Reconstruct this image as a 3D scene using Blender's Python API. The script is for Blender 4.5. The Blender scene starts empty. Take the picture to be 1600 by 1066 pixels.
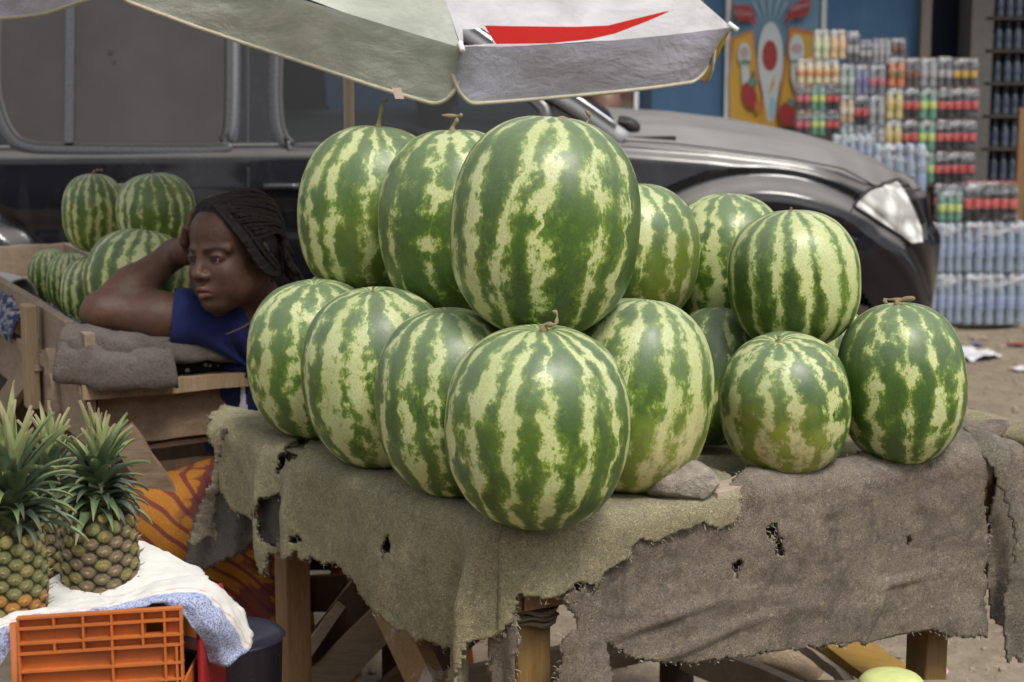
import bpy, bmesh, math, random
import numpy as np
from mathutils import Vector, Matrix
from mathutils.bvhtree import BVHTree

random.seed(7)
RNG = np.random.default_rng(11)
SC = bpy.context.scene
COL = SC.collection
PI = math.pi

# ------------------------------------------------------------------ camera
CAM_H = 1.51
FPX = 2900.0
PITCH = math.atan(483.0 / FPX)
cam_d = bpy.data.cameras.new('camera')
cam_d.sensor_width = 36.0
cam_d.lens = 36.0 * FPX / 1600.0
cam_d.clip_start = 0.05
cam_d.clip_end = 600.0
cam_d.dof.use_dof = True
cam_d.dof.focus_distance = 2.98
cam_d.dof.aperture_fstop = 6.3
cam = bpy.data.objects.new('camera', cam_d)
COL.objects.link(cam)
cam.location = (0, 0, CAM_H)
cam.rotation_euler = (PI / 2 - PITCH, 0, 0)
SC.camera = cam

# ------------------------------------------------------------------ light: hazy overcast day
world = bpy.data.worlds.new('World')
SC.world = world
world.use_nodes = True
wn, wl = world.node_tree.nodes, world.node_tree.links
wn.clear()
sky = wn.new('ShaderNodeTexSky')
sky.sky_type = 'NISHITA'
sky.sun_disc = False
sky.sun_elevation = math.radians(58)
sky.sun_rotation = math.radians(150)
sky.air_density = 1.0
sky.dust_density = 3.0
hs = wn.new('ShaderNodeHueSaturation')
hs.inputs['Saturation'].default_value = 0.10
bg = wn.new('ShaderNodeBackground')
bg.inputs['Strength'].default_value = 0.120
wo = wn.new('ShaderNodeOutputWorld')
wl.new(sky.outputs[0], hs.inputs['Color'])
wl.new(hs.outputs[0], bg.inputs['Color'])
wl.new(bg.outputs[0], wo.inputs['Surface'])
sun_d = bpy.data.lights.new('sun', 'SUN')
sun_d.energy = 1.5
sun_d.angle = math.radians(14)
sun_d.color = (1.0, 0.93, 0.83)
sun = bpy.data.objects.new('sun', sun_d)
COL.objects.link(sun)
# light falls from high on the right, slightly from in front of the stall (behind the camera's shoulder)
sun.rotation_euler = (math.radians(32), 0, math.radians(30))
SC.view_settings.view_transform = 'Standard'
SC.view_settings.look = 'None'
SC.view_settings.exposure = 0.66
SC.view_settings.gamma = 1.0
SC.view_settings.use_curve_mapping = False

# ------------------------------------------------------------------ pixel -> place
_cp, _sp = math.cos(PITCH), math.sin(PITCH)
def ray(u, v):
    a = (u - 800.0) / FPX
    b = -(v - 533.0) / FPX
    return Vector((a, _cp + b * _sp, -_sp + b * _cp))
CO = Vector((0, 0, CAM_H))
def at(u, v, Y):
    d = ray(u, v)
    return CO + d * (Y / d.y)
def onz(u, v, z):
    d = ray(u, v)
    return CO + d * ((z - CAM_H) / d.z)
def onplane(u, v, p, n):
    d = ray(u, v)
    return CO + d * ((Vector(p) - CO).dot(Vector(n)) / d.dot(Vector(n)))

# ------------------------------------------------------------------ numpy noise
def _hash(ix, iy, iz, seed):
    with np.errstate(over='ignore'):
        h = (ix.astype(np.int64) * 374761393 + iy.astype(np.int64) * 668265263 + iz.astype(np.int64) * 2147483647 + seed * 974711) & 0xFFFFFFFF
        h = ((h ^ (h >> 13)) * 1274126177) & 0xFFFFFFFF
        h = h ^ (h >> 16)
    return (h & 0xFFFFFF) / float(0xFFFFFF)
def vnoise(p, seed=0):
    p = np.asarray(p, dtype=np.float64)
    f = np.floor(p)
    i = f.astype(np.int64)
    t = p - f
    t = t * t * (3 - 2 * t)
    r = 0
    for dx in (0, 1):
        wx = t[:, 0] if dx else 1 - t[:, 0]
        for dy in (0, 1):
            wy = t[:, 1] if dy else 1 - t[:, 1]
            for dz in (0, 1):
                wz = t[:, 2] if dz else 1 - t[:, 2]
                r = r + wx * wy * wz * _hash(i[:, 0] + dx, i[:, 1] + dy, i[:, 2] + dz, seed)
    return r
def fbm(p, seed=0, octaves=4):
    p = np.asarray(p, dtype=np.float64)
    a, r, s = 0.5, 0, 0
    for o in range(octaves):
        r = r + a * (vnoise(p * 2 ** o, seed + o * 17) - 0.5)
        s += a
        a *= 0.5
    return r / s * 2     # about -1..1

# ------------------------------------------------------------------ objects
def tag(o, label=None, cat=None, group=None, kind=None):
    if label: o['label'] = label
    if cat: o['category'] = cat
    if group: o['group'] = group
    if kind: o['kind'] = kind
    return o
def thing(name, label, cat, loc=(0, 0, 0), rotz=0, group=None):
    o = bpy.data.objects.new(name, None)
    COL.objects.link(o)
    o.empty_display_size = 0.05
    o.location = loc
    o.rotation_euler = (0, 0, rotz)
    return tag(o, label, cat, group)
def mesh_data(name, verts, faces, mats, smooth=False, fmat=None):
    me = bpy.data.meshes.new(name)
    if isinstance(verts, np.ndarray): verts = verts.tolist()
    if isinstance(faces, np.ndarray): faces = faces.tolist()
    me.from_pydata([tuple(v) for v in verts], [], faces)
    if mats is not None:
        for m in (mats if isinstance(mats, (list, tuple)) else [mats]):
            me.materials.append(m)
    if smooth:
        me.polygons.foreach_set('use_smooth', [True] * len(me.polygons))
    if fmat is not None:
        me.polygons.foreach_set('material_index', [int(x) for x in fmat])
    me.update()
    return me
def link(name, me, parent=None, loc=None, rot=None, scale=None):
    o = bpy.data.objects.new(name, me)
    COL.objects.link(o)
    if parent is not None: o.parent = parent
    if loc is not None: o.location = loc
    if rot is not None: o.rotation_euler = rot
    if scale is not None: o.scale = scale
    return o
def mk(name, verts, faces, mats, parent=None, smooth=False, fmat=None, world_coords=True):
    """one mesh object; verts are given in the world, or in the parent's own frame when world_coords is False"""
    if world_coords and parent is not None:
        M = full_matrix(parent).inverted()
        verts = [M @ Vector(v) for v in verts]
    return link(name, mesh_data(name, verts, faces, mats, smooth, fmat), parent)
def full_matrix(o):
    m = o.matrix_basis.copy() if o.type != 'NONE' else Matrix()
    m = Matrix.LocRotScale(o.location, o.rotation_euler, o.scale)
    return full_matrix(o.parent) @ m if o.parent else m
def copy_tree(o, parent=None):
    c = o.copy()
    COL.objects.link(c)
    c.parent = parent
    for ch in o.children:
        copy_tree(ch, c)
    return c
def bevel_mod(o, w=0.004, seg=2, angle=40):
    m = o.modifiers.new('bevel', 'BEVEL')
    m.width = w
    m.segments = seg
    m.limit_method = 'ANGLE'
    m.angle_limit = math.radians(angle)
    return o

# shape makers returning (verts, faces)
def join(*parts):
    V, F = [], []
    for v, f in parts:
        n = len(V)
        V += [tuple(x) for x in v]
        F += [[i + n for i in q] for q in f]
    return V, F
def box_axes(c, ax, ay, az):
    """box centred at c with half-axis vectors"""
    c, ax, ay, az = Vector(c), Vector(ax), Vector(ay), Vector(az)
    v = [c + sx * ax + sy * ay + sz * az for sx in (-1, 1) for sy in (-1, 1) for sz in (-1, 1)]
    f = [[0, 1, 3, 2], [4, 6, 7, 5], [0, 4, 5, 1], [2, 3, 7, 6], [0, 2, 6, 4], [1, 5, 7, 3]]
    return v, f
def box(c, sx, sy, sz):
    return box_axes(c, (sx / 2, 0, 0), (0, sy / 2, 0), (0, 0, sz / 2))
def plank(a, b, w, t, nrm, seed=0, rough=0.0015, n=8):
    """sawn board from a to b, width w across, thickness t along nrm; edges slightly uneven"""
    a, b, nrm = Vector(a), Vector(b), Vector(nrm).normalized()
    d = (b - a)
    L = d.length
    d.normalize()
    nrm = (nrm - nrm.dot(d) * d).normalized()
    side = d.cross(nrm)
    r = random.Random(seed)
    V, F = [], []
    for i in range(n + 1):
        p = a + d * (L * i / n)
        k = [r.uniform(-1, 1) * rough for _ in range(6)]
        for (s, q) in ((-1, -1), (1, -1), (1, 1), (-1, 1)):
            V.append(p + side * (s * w / 2 + k[0 if s < 0 else 1]) + nrm * (q * t / 2 + k[2]))
    for i in range(n):
        for j in range(4):
            F.append([i * 4 + j, i * 4 + (j + 1) % 4, i * 4 + 4 + (j + 1) % 4, i * 4 + 4 + j])
    F.append([3, 2, 1, 0])
    F.append([n * 4, n * 4 + 1, n * 4 + 2, n * 4 + 3])
    return V, F
def frame_of(t):
    t = t.normalized()
    r = Vector((0, 0, 1)) if abs(t.z) < 0.9 else Vector((1, 0, 0))
    x = t.cross(r).normalized()
    return x, t.cross(x).normalized()
def tube(pts, rad, n=8, cap=True):
    pts = [Vector(p) for p in pts]
    V, F = [], []
    X = None
    for i, p in enumerate(pts):
        t = (pts[min(i + 1, len(pts) - 1)] - pts[max(i - 1, 0)]).normalized()
        if X is None:
            X, _ = frame_of(t)
        X = (X - X.dot(t) * t)
        if X.length < 1e-6: X, _ = frame_of(t)
        X.normalize()
        Yv = t.cross(X)
        r = rad(i / (len(pts) - 1)) if callable(rad) else rad
        for k in range(n):
            a = 2 * PI * k / n
            V.append(p + X * (math.cos(a) * r) + Yv * (math.sin(a) * r))
    for i in range(len(pts) - 1):
        for k in range(n):
            F.append([i * n + k, i * n + (k + 1) % n, (i + 1) * n + (k + 1) % n, (i + 1) * n + k])
    if cap:
        F.append(list(range(n))[::-1])
        F.append([(len(pts) - 1) * n + k for k in range(n)])
    return V, F
def spline(pts, n=8):
    """Catmull-Rom through pts"""
    P = [Vector(p) for p in pts]
    P = [P[0] * 2 - P[1]] + P + [P[-1] * 2 - P[-2]]
    out = []
    for i in range(1, len(P) - 2):
        for k in range(n):
            t = k / n
            a, b, c, d = P[i - 1], P[i], P[i + 1], P[i + 2]
            out.append(0.5 * ((2 * b) + (c - a) * t + (2 * a - 5 * b + 4 * c - d) * t * t + (3 * b - a - 3 * c + d) * t ** 3))
    out.append(P[-2])
    return out
def lathe(prof, n=16, base=(0, 0, 0)):
    V, F = [], []
    bx, by, bz = base
    for (r, z) in prof:
        for k in range(n):
            a = 2 * PI * k / n
            V.append((bx + r * math.cos(a), by + r * math.sin(a), bz + z))
    m = len(prof)
    for i in range(m - 1):
        for k in range(n):
            F.append([i * n + k, i * n + (k + 1) % n, (i + 1) * n + (k + 1) % n, (i + 1) * n + k])
    F.append(list(range(n))[::-1])
    F.append([(m - 1) * n + k for k in range(n)])
    return V, F
def grid_faces(nu, nv, off=0, closed_u=False):
    F = []
    for i in range(nu - 1 + (1 if closed_u else 0)):
        for j in range(nv - 1):
            a = i * nv + j
            b = ((i + 1) % nu) * nv + j
            F.append([off + a, off + b, off + b + 1, off + a + 1])
    return F

# ------------------------------------------------------------------ materials
class NT:
    def __init__(s, name):
        s.m = bpy.data.materials.new(name)
        s.m.use_nodes = True
        s.n, s.l = s.m.node_tree.nodes, s.m.node_tree.links
        s.n.clear()
        s.out = s.n.new('ShaderNodeOutputMaterial')
        s.b = s.n.new('ShaderNodeBsdfPrincipled')
        s.l.new(s.b.outputs[0], s.out.inputs[0])
        s.tc = s.n.new('ShaderNodeTexCoord')
    def con(s, a, b):
        if isinstance(a, (int, float)): b.default_value = a
        elif isinstance(a, (tuple, list)):
            b.default_value = tuple(a) + ((1.0,) if len(a) == 3 and len(b.default_value) == 4 else ())
        else: s.l.new(a, b)
    def math(s, op, a, b=0.0, c=None, clamp=False):
        n = s.n.new('ShaderNodeMath'); n.operation = op; n.use_clamp = clamp
        s.con(a, n.inputs[0]); s.con(b, n.inputs[1])
        if c is not None: s.con(c, n.inputs[2])
        return n.outputs[0]
    def noise(s, vec, scale=5, detail=4, rough=0.55, dist=0.0, out=0):
        n = s.n.new('ShaderNodeTexNoise')
        s.con(vec, n.inputs['Vector'])
        s.con(scale, n.inputs['Scale']); n.inputs['Detail'].default_value = detail
        n.inputs['Roughness'].default_value = rough; n.inputs['Distortion'].default_value = dist
        return n.outputs[out]
    def voro(s, vec, scale=5, feature='F1', out=0, rnd=1.0):
        n = s.n.new('ShaderNodeTexVoronoi'); n.feature = feature
        s.con(vec, n.inputs['Vector']); n.inputs['Scale'].default_value = scale
        n.inputs['Randomness'].default_value = rnd
        return n.outputs[out]
    def mapping(s, vec, scale=(1, 1, 1), loc=(0, 0, 0), rot=(0, 0, 0)):
        n = s.n.new('ShaderNodeMapping')
        s.con(vec, n.inputs[0]); n.inputs['Scale'].default_value = scale
        n.inputs['Location'].default_value = loc; n.inputs['Rotation'].default_value = rot
        return n.outputs[0]
    def ramp(s, f, stops, interp='LINEAR'):
        n = s.n.new('ShaderNodeValToRGB'); n.color_ramp.interpolation = interp
        e = n.color_ramp.elements
        while len(e) < len(stops): e.new(0.5)
        for k, (p, c) in enumerate(stops):
            e[k].position = p
            e[k].color = (c, c, c, 1) if isinstance(c, (int, float)) else tuple(c) + (1,)
        s.con(f, n.inputs[0])
        return n.outputs[0]
    def mix(s, f, a, b, mode='MIX'):
        n = s.n.new('ShaderNodeMix'); n.data_type = 'RGBA'; n.blend_type = mode
        s.con(f, n.inputs[0]); s.con(a, n.inputs[6]); s.con(b, n.inputs[7])
        return n.outputs[2]
    def sep(s, v):
        n = s.n.new('ShaderNodeSeparateXYZ'); s.con(v, n.inputs[0]); return n.outputs
    def comb(s, x, y, z):
        n = s.n.new('ShaderNodeCombineXYZ'); s.con(x, n.inputs[0]); s.con(y, n.inputs[1]); s.con(z, n.inputs[2]); return n.outputs[0]
    def bump(s, h, strength=0.3, dist=0.01, normal=None):
        n = s.n.new('ShaderNodeBump'); s.con(h, n.inputs['Height'])
        n.inputs['Strength'].default_value = strength; n.inputs['Distance'].default_value = dist
        if normal is not None: s.con(normal, n.inputs['Normal'])
        return n.outputs[0]
    def set(s, **k):
        names = {'color': 'Base Color', 'rough': 'Roughness', 'spec': 'Specular IOR Level', 'metal': 'Metallic', 'normal': 'Normal',
                 'coat': 'Coat Weight', 'coatr': 'Coat Roughness', 'sheen': 'Sheen Weight', 'trans': 'Transmission Weight', 'alpha': 'Alpha',
                 'sss': 'Subsurface Weight', 'ior': 'IOR', 'sheenr': 'Sheen Roughness'}
        for a, v in k.items():
            s.con(v, s.b.inputs[names[a]])
        return s

def simple(name, col, rough=0.6, var=0.15, scale=12, bump=0.15, metal=0.0, spec=0.5, coat=0.0, bdist=0.003, dirt=None, coords='Object'):
    t = NT(name)
    v = t.tc.outputs[coords]
    n = t.noise(v, scale, 5, 0.6)
    n2 = t.noise(v, scale * 7, 3, 0.6)
    c = t.mix(n, tuple(x * (1 - var) for x in col), tuple(min(1, x * (1 + var)) for x in col))
    if dirt is not None:
        d = t.ramp(t.noise(v, scale * 0.6, 6, 0.7), [(0.45, 0.0), (0.7, 0.8)])
        c = t.mix(d, c, dirt)
    t.set(color=c, rough=t.math('ADD', rough, t.math('MULTIPLY', t.math('SUBTRACT', n2, 0.5), 0.2), clamp=True), spec=spec, metal=metal, coat=coat)
    if bump: t.set(normal=t.bump(t.math('ADD', n2, t.math('MULTIPLY', n, 0.5)), bump, bdist))
    return t.m

def wood(name, c1, c2, axis='X', grime=0.4, rough=0.75, scale=1.0, paint=None):
    """weathered sawn timber: grain along the board's own long axis is approximated by stretching world-ish object coordinates"""
    t = NT(name)
    g = t.tc.outputs['Object']
    sc = {'X': (1.2, 14, 14), 'Y': (14, 1.2, 14), 'Z': (14, 14, 1.2)}[axis]
    v = t.mapping(g, tuple(x * scale for x in sc))
    n = t.noise(v, 2.2, 6, 0.65, 1.2)
    r = t.ramp(n, [(0.25, c1), (0.5, tuple((a + b) / 2 for a, b in zip(c1, c2))), (0.75, c2)])
    k = t.noise(t.mapping(g, tuple(x * scale * 2.5 for x in sc)), 9, 3, 0.6)
    r = t.mix(t.math('MULTIPLY', t.ramp(k, [(0.52, 0.0), (0.75, 1.0)]), 0.5), r, tuple(x * 0.35 for x in c1))
    d = t.ramp(t.noise(g, 5 * scale, 6, 0.7), [(0.42, 0.0), (0.72, 1.0)])
    r = t.mix(t.math('MULTIPLY', d, grime), r, (0.11, 0.09, 0.07))
    if paint is not None:
        p = t.ramp(t.noise(g, 7 * scale, 5, 0.65), [(0.5, 0.0), (0.54, 1.0)])
        r = t.mix(p, r, paint)
    t.set(color=r, rough=rough, spec=0.3, normal=t.bump(t.math('ADD', n, t.math('MULTIPLY', k, 0.4)), 0.5, 0.004))
    return t.m
# ------------------------------------------------------------------ ground
def ground_height(p):
    q = np.stack([p[:, 0], p[:, 1], np.zeros(len(p))], 1)
    h = 0.035 * fbm(q * 1.1, 3, 5) + 0.05 * fbm(q * 0.25, 9, 2)
    bank = 1 / (1 + np.exp(-(p[:, 1] - 8.7) * 4.0))      # the verge in front of the shop is a little churned up
    h = h + bank * 0.05 * fbm(q * 2.6, 5, 4)
    near = 1 / (1 + np.exp((np.hypot(p[:, 0], p[:, 1] - 5) - 30)))
    return h * near
def make_ground():
    def axis(a, b, fine, lim, step):
        xs = list(np.arange(a, b, fine))
        x, s = b, fine
        while x < lim:
            xs.append(x); s *= 1.35; x += s
        xs.append(lim)
        x, s = a, fine
        neg = []
        while x > -lim:
            s *= 1.35; x -= s; neg.append(max(x, -lim))
        return np.array(sorted(set(neg)) + xs)
    xs = axis(-3.2, 5.2, 0.05, 260, 0)
    ys = axis(1.8, 11.0, 0.05, 260, 0)
    X, Y = np.meshgrid(xs, ys, indexing='ij')
    P = np.stack([X.ravel(), Y.ravel()], 1)
    z = ground_height(P)
    V = np.column_stack([P, z])
    t = NT('packed earth')
    g = t.tc.outputs['Object']
    n1 = t.noise(g, 1.3, 6, 0.6)
    n2 = t.noise(g, 14, 6, 0.65)
    n3 = t.noise(g, 90, 3, 0.6)
    c = t.mix(n1, (0.195, 0.155, 0.110), (0.325, 0.275, 0.205))
    c = t.mix(t.math('MULTIPLY', t.ramp(n2, [(0.35, 1.0), (0.6, 0.0)]), 0.6), c, (0.13, 0.10, 0.08))
    c = t.mix(t.ramp(n3, [(0.62, 0.0), (0.72, 0.6)]), c, (0.42, 0.38, 0.32))
    t.set(color=c, rough=0.95, spec=0.2, normal=t.bump(t.math('ADD', n2, t.math('MULTIPLY', n3, 0.4)), 0.7, 0.02))
    o = link('ground', mesh_data('ground', V, grid_faces(len(xs), len(ys)), t.m, True))
    tag(o, kind='structure')
make_ground()

# ------------------------------------------------------------------ watermelons
def melon_mat(seed, n_str, pale=0.5, warp=0.5, yellow=0.0, dark=1.0, broken=0.5, ysx=(0, -1, -0.6), rim=0.0):
    t = NT('watermelon rind')
    g = t.tc.outputs['Object']
    rs = random.Random(seed)
    off = (rs.uniform(-50, 50), rs.uniform(-50, 50), rs.uniform(-50, 50))
    p = t.mapping(g, loc=off)
    x, y, z = t.sep(g)
    a = t.math('ARCTAN2', y, x)
    n_str = int(round(n_str * 1.32))
    w = t.math('SUBTRACT', t.noise(p, 1.5, 2, 0.5), 0.5)
    w2 = t.math('SUBTRACT', t.noise(t.mapping(p, (1, 1, 0.8)), 4.5, 3, 0.6), 0.5)
    u = t.math('MULTIPLY_ADD', a, n_str / (2 * PI), t.math('ADD', t.math('MULTIPLY', w, warp * 2.6), t.math('MULTIPLY', w2, warp * 1.5)))
    fr = t.math('FRACT', u)
    tri = t.math('MULTIPLY', t.math('ABSOLUTE', t.math('SUBTRACT', fr, 0.5)), 2.0)      # 0 in the stripe centre, 1 between
    # every stripe has its own width and strength
    idn = t.noise(t.comb(t.math('MULTIPLY', t.math('FLOOR', u), 7.31), seed * 0.37, t.math('MULTIPLY', z, 0.55)), 1.0, 1, 0.5)
    pz = t.mapping(p, (1, 1, 0.6))
    mid = t.math('SUBTRACT', t.noise(pz, 8.0, 4, 0.65), 0.5)
    fine = t.math('SUBTRACT', t.noise(p, 26.0, 9, 0.80), 0.5)
    brk = t.math('SUBTRACT', t.noise(t.mapping(p, (1, 1, 1.3)), 3.2, 3, 0.55), 0.5)
    s = t.math('ADD', tri, t.math('MULTIPLY', mid, 1.5))
    s = t.math('ADD', s, t.math('MULTIPLY', fine, 1.55))
    s = t.math('ADD', s, t.math('MULTIPLY', brk, 0.6 + broken * 3.0))
    s = t.math('ADD', s, t.math('MULTIPLY', t.math('SUBTRACT', idn, 0.5), 1.9))
    lo = 1.05 - pale
    dk = tuple(v * dark for v in (0.026, 0.066, 0.017))
    md = (0.108, 0.182, 0.022)
    yg = (0.250, 0.340, 0.060)
    pl = (0.610, 0.640, 0.345)
    hue = t.math('ADD', t.math('MULTIPLY', t.ramp(t.noise(p, 1.7, 3, 0.55), [(0.36, 0.0), (0.62, 1.0)]), 0.42), t.math('MULTIPLY', t.ramp(t.noise(t.mapping(p, (1, 1, 0.28)), 6.5, 5, 0.7), [(0.46, 0.0), (0.64, 1.0)]), 0.45), clamp=True)
    dkc = t.mix(hue, dk, tuple(v * dark for v in (0.066, 0.130, 0.018)))
    c1 = t.mix(t.ramp(s, [(lo - 0.42, 0.0), (lo - 0.08, 1.0)]), dkc, md)
    c2 = t.mix(t.ramp(s, [(lo - 0.09, 0.0), (lo + 0.05, 1.0)]), c1, yg)
    col = t.mix(t.ramp(s, [(lo + 0.03, 0.0), (lo + 0.19, 1.0)]), c2, t.mix(hue, pl, (0.53, 0.565, 0.22)))
    # green flecks inside the pale stripes
    fl = t.ramp(t.noise(p, 34.0, 6, 0.8), [(0.50, 0.0), (0.60, 0.65)])
    col = t.mix(fl, col, t.mix(0.55, col, md))
    spk = t.math('MULTIPLY', t.ramp(t.noise(p, 48.0, 5, 0.85), [(0.56, 0.0), (0.64, 1.0)]), t.ramp(s, [(lo - 0.55, 0.0), (lo - 0.1, 0.75)]))
    col = t.mix(spk, col, yg)
    big = t.noise(p, 1.1, 2, 0.5)
    col = t.mix(t.math('MULTIPLY', t.ramp(big, [(0.35, 0.0), (0.7, 1.0)]), 0.45), col, t.mix(0.5, col, (0.16, 0.27, 0.035)))
    if yellow > 0:
        d = Vector(ysx).normalized()
        dp = t.math('ADD', t.math('ADD', t.math('MULTIPLY', x, d.x), t.math('MULTIPLY', y, d.y)), t.math('MULTIPLY', z, d.z))
        ym = t.ramp(t.math('ADD', dp, t.math('MULTIPLY', t.math('SUBTRACT', t.noise(p, 2.5, 4, 0.6), 0.5), 0.9)), [(0.55, 0.0), (0.95, 1.0)])
        ycol = t.mix(t.ramp(s, [(lo - 0.3, 0.0), (lo, 1.0)]), (0.24, 0.30, 0.03), (0.58, 0.53, 0.26))
        scars = t.ramp(t.noise(p, 8.0, 6, 0.75), [(0.52, 0.0), (0.60, 0.7)])
        ycol = t.mix(scars, ycol, (0.27, 0.22, 0.12))
        col = t.mix(t.math('MULTIPLY', ym, yellow), col, ycol)
    # scuffs and a pinkish-brown scar or two
    sc = t.ramp(t.noise(p, 3.2, 5, 0.7), [(0.70, 0.0), (0.74, 0.65)])
    col = t.mix(sc, col, (0.33, 0.24, 0.14))
    sp = t.ramp(t.voro(p, 9.0), [(0.0, 0.8), (0.035, 0.0)])
    col = t.mix(sp, col, (0.20, 0.16, 0.09))
    # paler tops: waxy bloom plus the sky's sheen painted into the colour
    bl = t.math('MULTIPLY', t.ramp(t.math('ADD', z, t.math('MULTIPLY', mid, 0.25)), [(0.1, 0.0), (1.0, 1.0)]), 0.30)
    col = t.mix(bl, col, (0.33, 0.38, 0.30))
    ro = t.math('ADD', 0.40, t.math('MULTIPLY', fine, 0.25))
    hgt = t.math('ADD', t.math('MULTIPLY', fine, 0.5), t.math('MULTIPLY', t.noise(p, 60, 2, 0.5), 0.5))
    t.set(color=col, rough=ro, spec=0.5, coat=0.12, coatr=0.3, normal=t.bump(hgt, 0.10, 0.01))
    return t.m

def melon_mesh(seed, nu=112, nv=64, stretch=0.0, lobes=10):
    r = random.Random(seed)
    th = np.linspace(0, 2 * PI, nu, endpoint=False)
    ph = np.linspace(0.0001, PI - 0.0001, nv)
    T, Pq = np.meshgrid(th, ph, indexing='ij')
    dx, dy, dz = np.sin(Pq) * np.cos(T), np.sin(Pq) * np.sin(T), np.cos(Pq)
    d = np.stack([dx.ravel(), dy.ravel(), dz.ravel()], 1)
    rad = 1 + 0.022 * fbm(d * 1.3 + r.uniform(-9, 9), seed, 2) + 0.0035 * fbm(d * 6 + 4, seed + 1, 3)
    rad = rad + 0.006 * np.cos(lobes * T.ravel() + r.uniform(0, 6)) * np.sin(Pq.ravel()) ** 2
    # square the shoulders a little, and dimple the poles
    sq = (np.abs(np.sin(Pq)) ** 2.6 + np.abs(np.cos(Pq)) ** 2.6) ** (-1 / 2.6)
    rad = rad * (0.35 + 0.65 * sq.ravel())
    zz = dz.ravel()
    rad = rad - 0.050 * np.exp(-(np.sin(Pq.ravel()) / 0.13) ** 2) * (zz > 0) - 0.03 * np.exp(-(np.sin(Pq.ravel()) / 0.12) ** 2) * (zz < 0)
    V = d * rad[:, None]
    V[:, 2] /= 1.0
    V[:, 2] *= (1.0 / max(abs(V[:, 2].max()), abs(V[:, 2].min())))
    h = max(abs(V[:, 0]).max(), abs(V[:, 1]).max())
    V[:, :2] /= h
    F = grid_faces(nu, nv, 0, True)
    return V, F

stem_mat = simple('dry vine', (0.30, 0.23, 0.12), 0.8, 0.4, 120, 0.5)
green_stem = simple('green dry vine', (0.20, 0.19, 0.07), 0.7, 0.4, 120, 0.4)
def put_melon(P, a, b, seed, label, group, n_str=11, pale=0.5, warp=0.35, yellow=0.0, dark=1.0, broken=0.5, tilt=(0, 0), spin=0.0, stem=None,
              ysx=(0, -1, -0.6), small=False, sm=None):
    V, F = melon_mesh(seed, *( (72, 40) if small else (128, 72) ), lobes=n_str)
    o = link('watermelon', mesh_data('watermelon', V, F, melon_mat(seed, n_str, pale, warp, yellow, dark, broken, ysx), True))
    o.location = P
    o.scale = (a, a, b)
    o.rotation_euler = (math.radians(tilt[0]), math.radians(tilt[1]), math.radians(spin))
    tag(o, label, 'watermelon', group)
    if stem:
        pts = spline([Vector(q) for q in stem], 6)
        pts = [Vector((q.x / a, q.y / a, 0.955 + q.z / b)) for q in pts]
        v, f = tube(pts, lambda k: (0.0065 - 0.0042 * min(1, k * 2.5) + 0.0012 * math.sin(k * 23)) / a * (1.0), 7)
        link('stem', mesh_data('stem', v, f, sm or stem_mat, True), o)
    return o
ZT = 0.765
GM = 'watermelons piled on the felt covered table'
S_HOOK = [(0, 0, 0), (0.002, 0, 0.012), (0.012, -0.006, 0.022), (0.028, -0.004, 0.026), (0.030, 0.004, 0.042), (0.022, 0.002, 0.05)]
S_NUB = [(0, 0, 0), (0.001, 0, 0.006), (0.003, 0, 0.011)]
def M(px, py, pz, a, b, seed, label, **k):
    return put_melon((px, py, pz), a, b, seed, label, GM, **k)
M(0.0385, 2.738, 0.9245, 0.141, 0.1525, 101, 'big round watermelon at the near corner of the table, nearest to the camera', n_str=11, pale=0.40, warp=0.42,
  broken=0.42, spin=12, tilt=(3, 1), stem=[(0.004, 0, 0), (0.006, -0.004, 0.010), (0.016, -0.010, 0.012), (0.022, -0.006, 0.014), (0.024, 0.0, 0.026), (0.018, 0.004, 0.030)])
M(-0.0976, 2.9457, 0.9191, 0.1245, 0.1535, 102, 'watermelon with blurred yellow-green stripes just left of the nearest corner melon', n_str=10, pale=0.34, warp=0.5, yellow=0.35,
  broken=0.5, spin=70, tilt=(-2, -3), ysx=(0.5, -1, -0.9))
M(-0.2294, 3.1585, 0.9199, 0.1355, 0.155, 103, 'bottom row watermelon with broad broken pale stripes, second from the left end', n_str=10, pale=0.38, warp=0.5, broken=0.6,
  yellow=0.5, ysx=(0.7, -0.6, -1.0), spin=15, tilt=(0, -4), stem=S_NUB)
M(-0.3613, 3.3804, 0.9121, 0.131, 0.147, 104, 'leftmost watermelon on the table, beside the woman, partly behind its neighbour', n_str=9, pale=0.33, warp=0.5, broken=0.7, dark=1.1,
  spin=200, tilt=(-4, 2))
M(0.1993, 2.9694, 0.9247, 0.1285, 0.1595, 105, 'tall pale striped watermelon right of the nearest one, just above the grey stone', n_str=9, pale=0.52, warp=0.35, broken=0.4,
  yellow=0.75, ysx=(-0.1, -0.8, -0.9), spin=48, tilt=(2, 8))
M(0.3673, 3.3229, 0.8910, 0.093, 0.1255, 106, 'dark watermelon wedged low in the shadow between two bottom row melons', n_str=9, pale=0.22, warp=0.5, dark=0.8, spin=60,
  tilt=(0, 18))
M(0.4630, 3.0910, 0.8860, 0.112, 0.121, 107, 'small yellowish watermelon with scabby skin behind the grey stone near the table edge', n_str=9, pale=0.42, warp=0.55, broken=0.7,
  yellow=0.9, ysx=(-0.9, -0.7, -0.5), spin=33, tilt=(6, -14), stem=S_NUB)
M(0.6790, 3.1806, 0.9060, 0.1135, 0.141, 108, 'rightmost watermelon on the table with pale blotches and a curled dry stem', n_str=9, pale=0.32, warp=0.35, broken=0.65, spin=141,
  tilt=(0, 5), stem=[(-0.002, 0, 0), (0.0, 0, 0.008), (-0.012, -0.004, 0.012), (-0.03, -0.006, 0.013), (-0.01, -0.004, 0.010), (0.012, 0, 0.012), (0.024, 0.002, 0.011), (0.018, 0.004, 0.005)])
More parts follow.
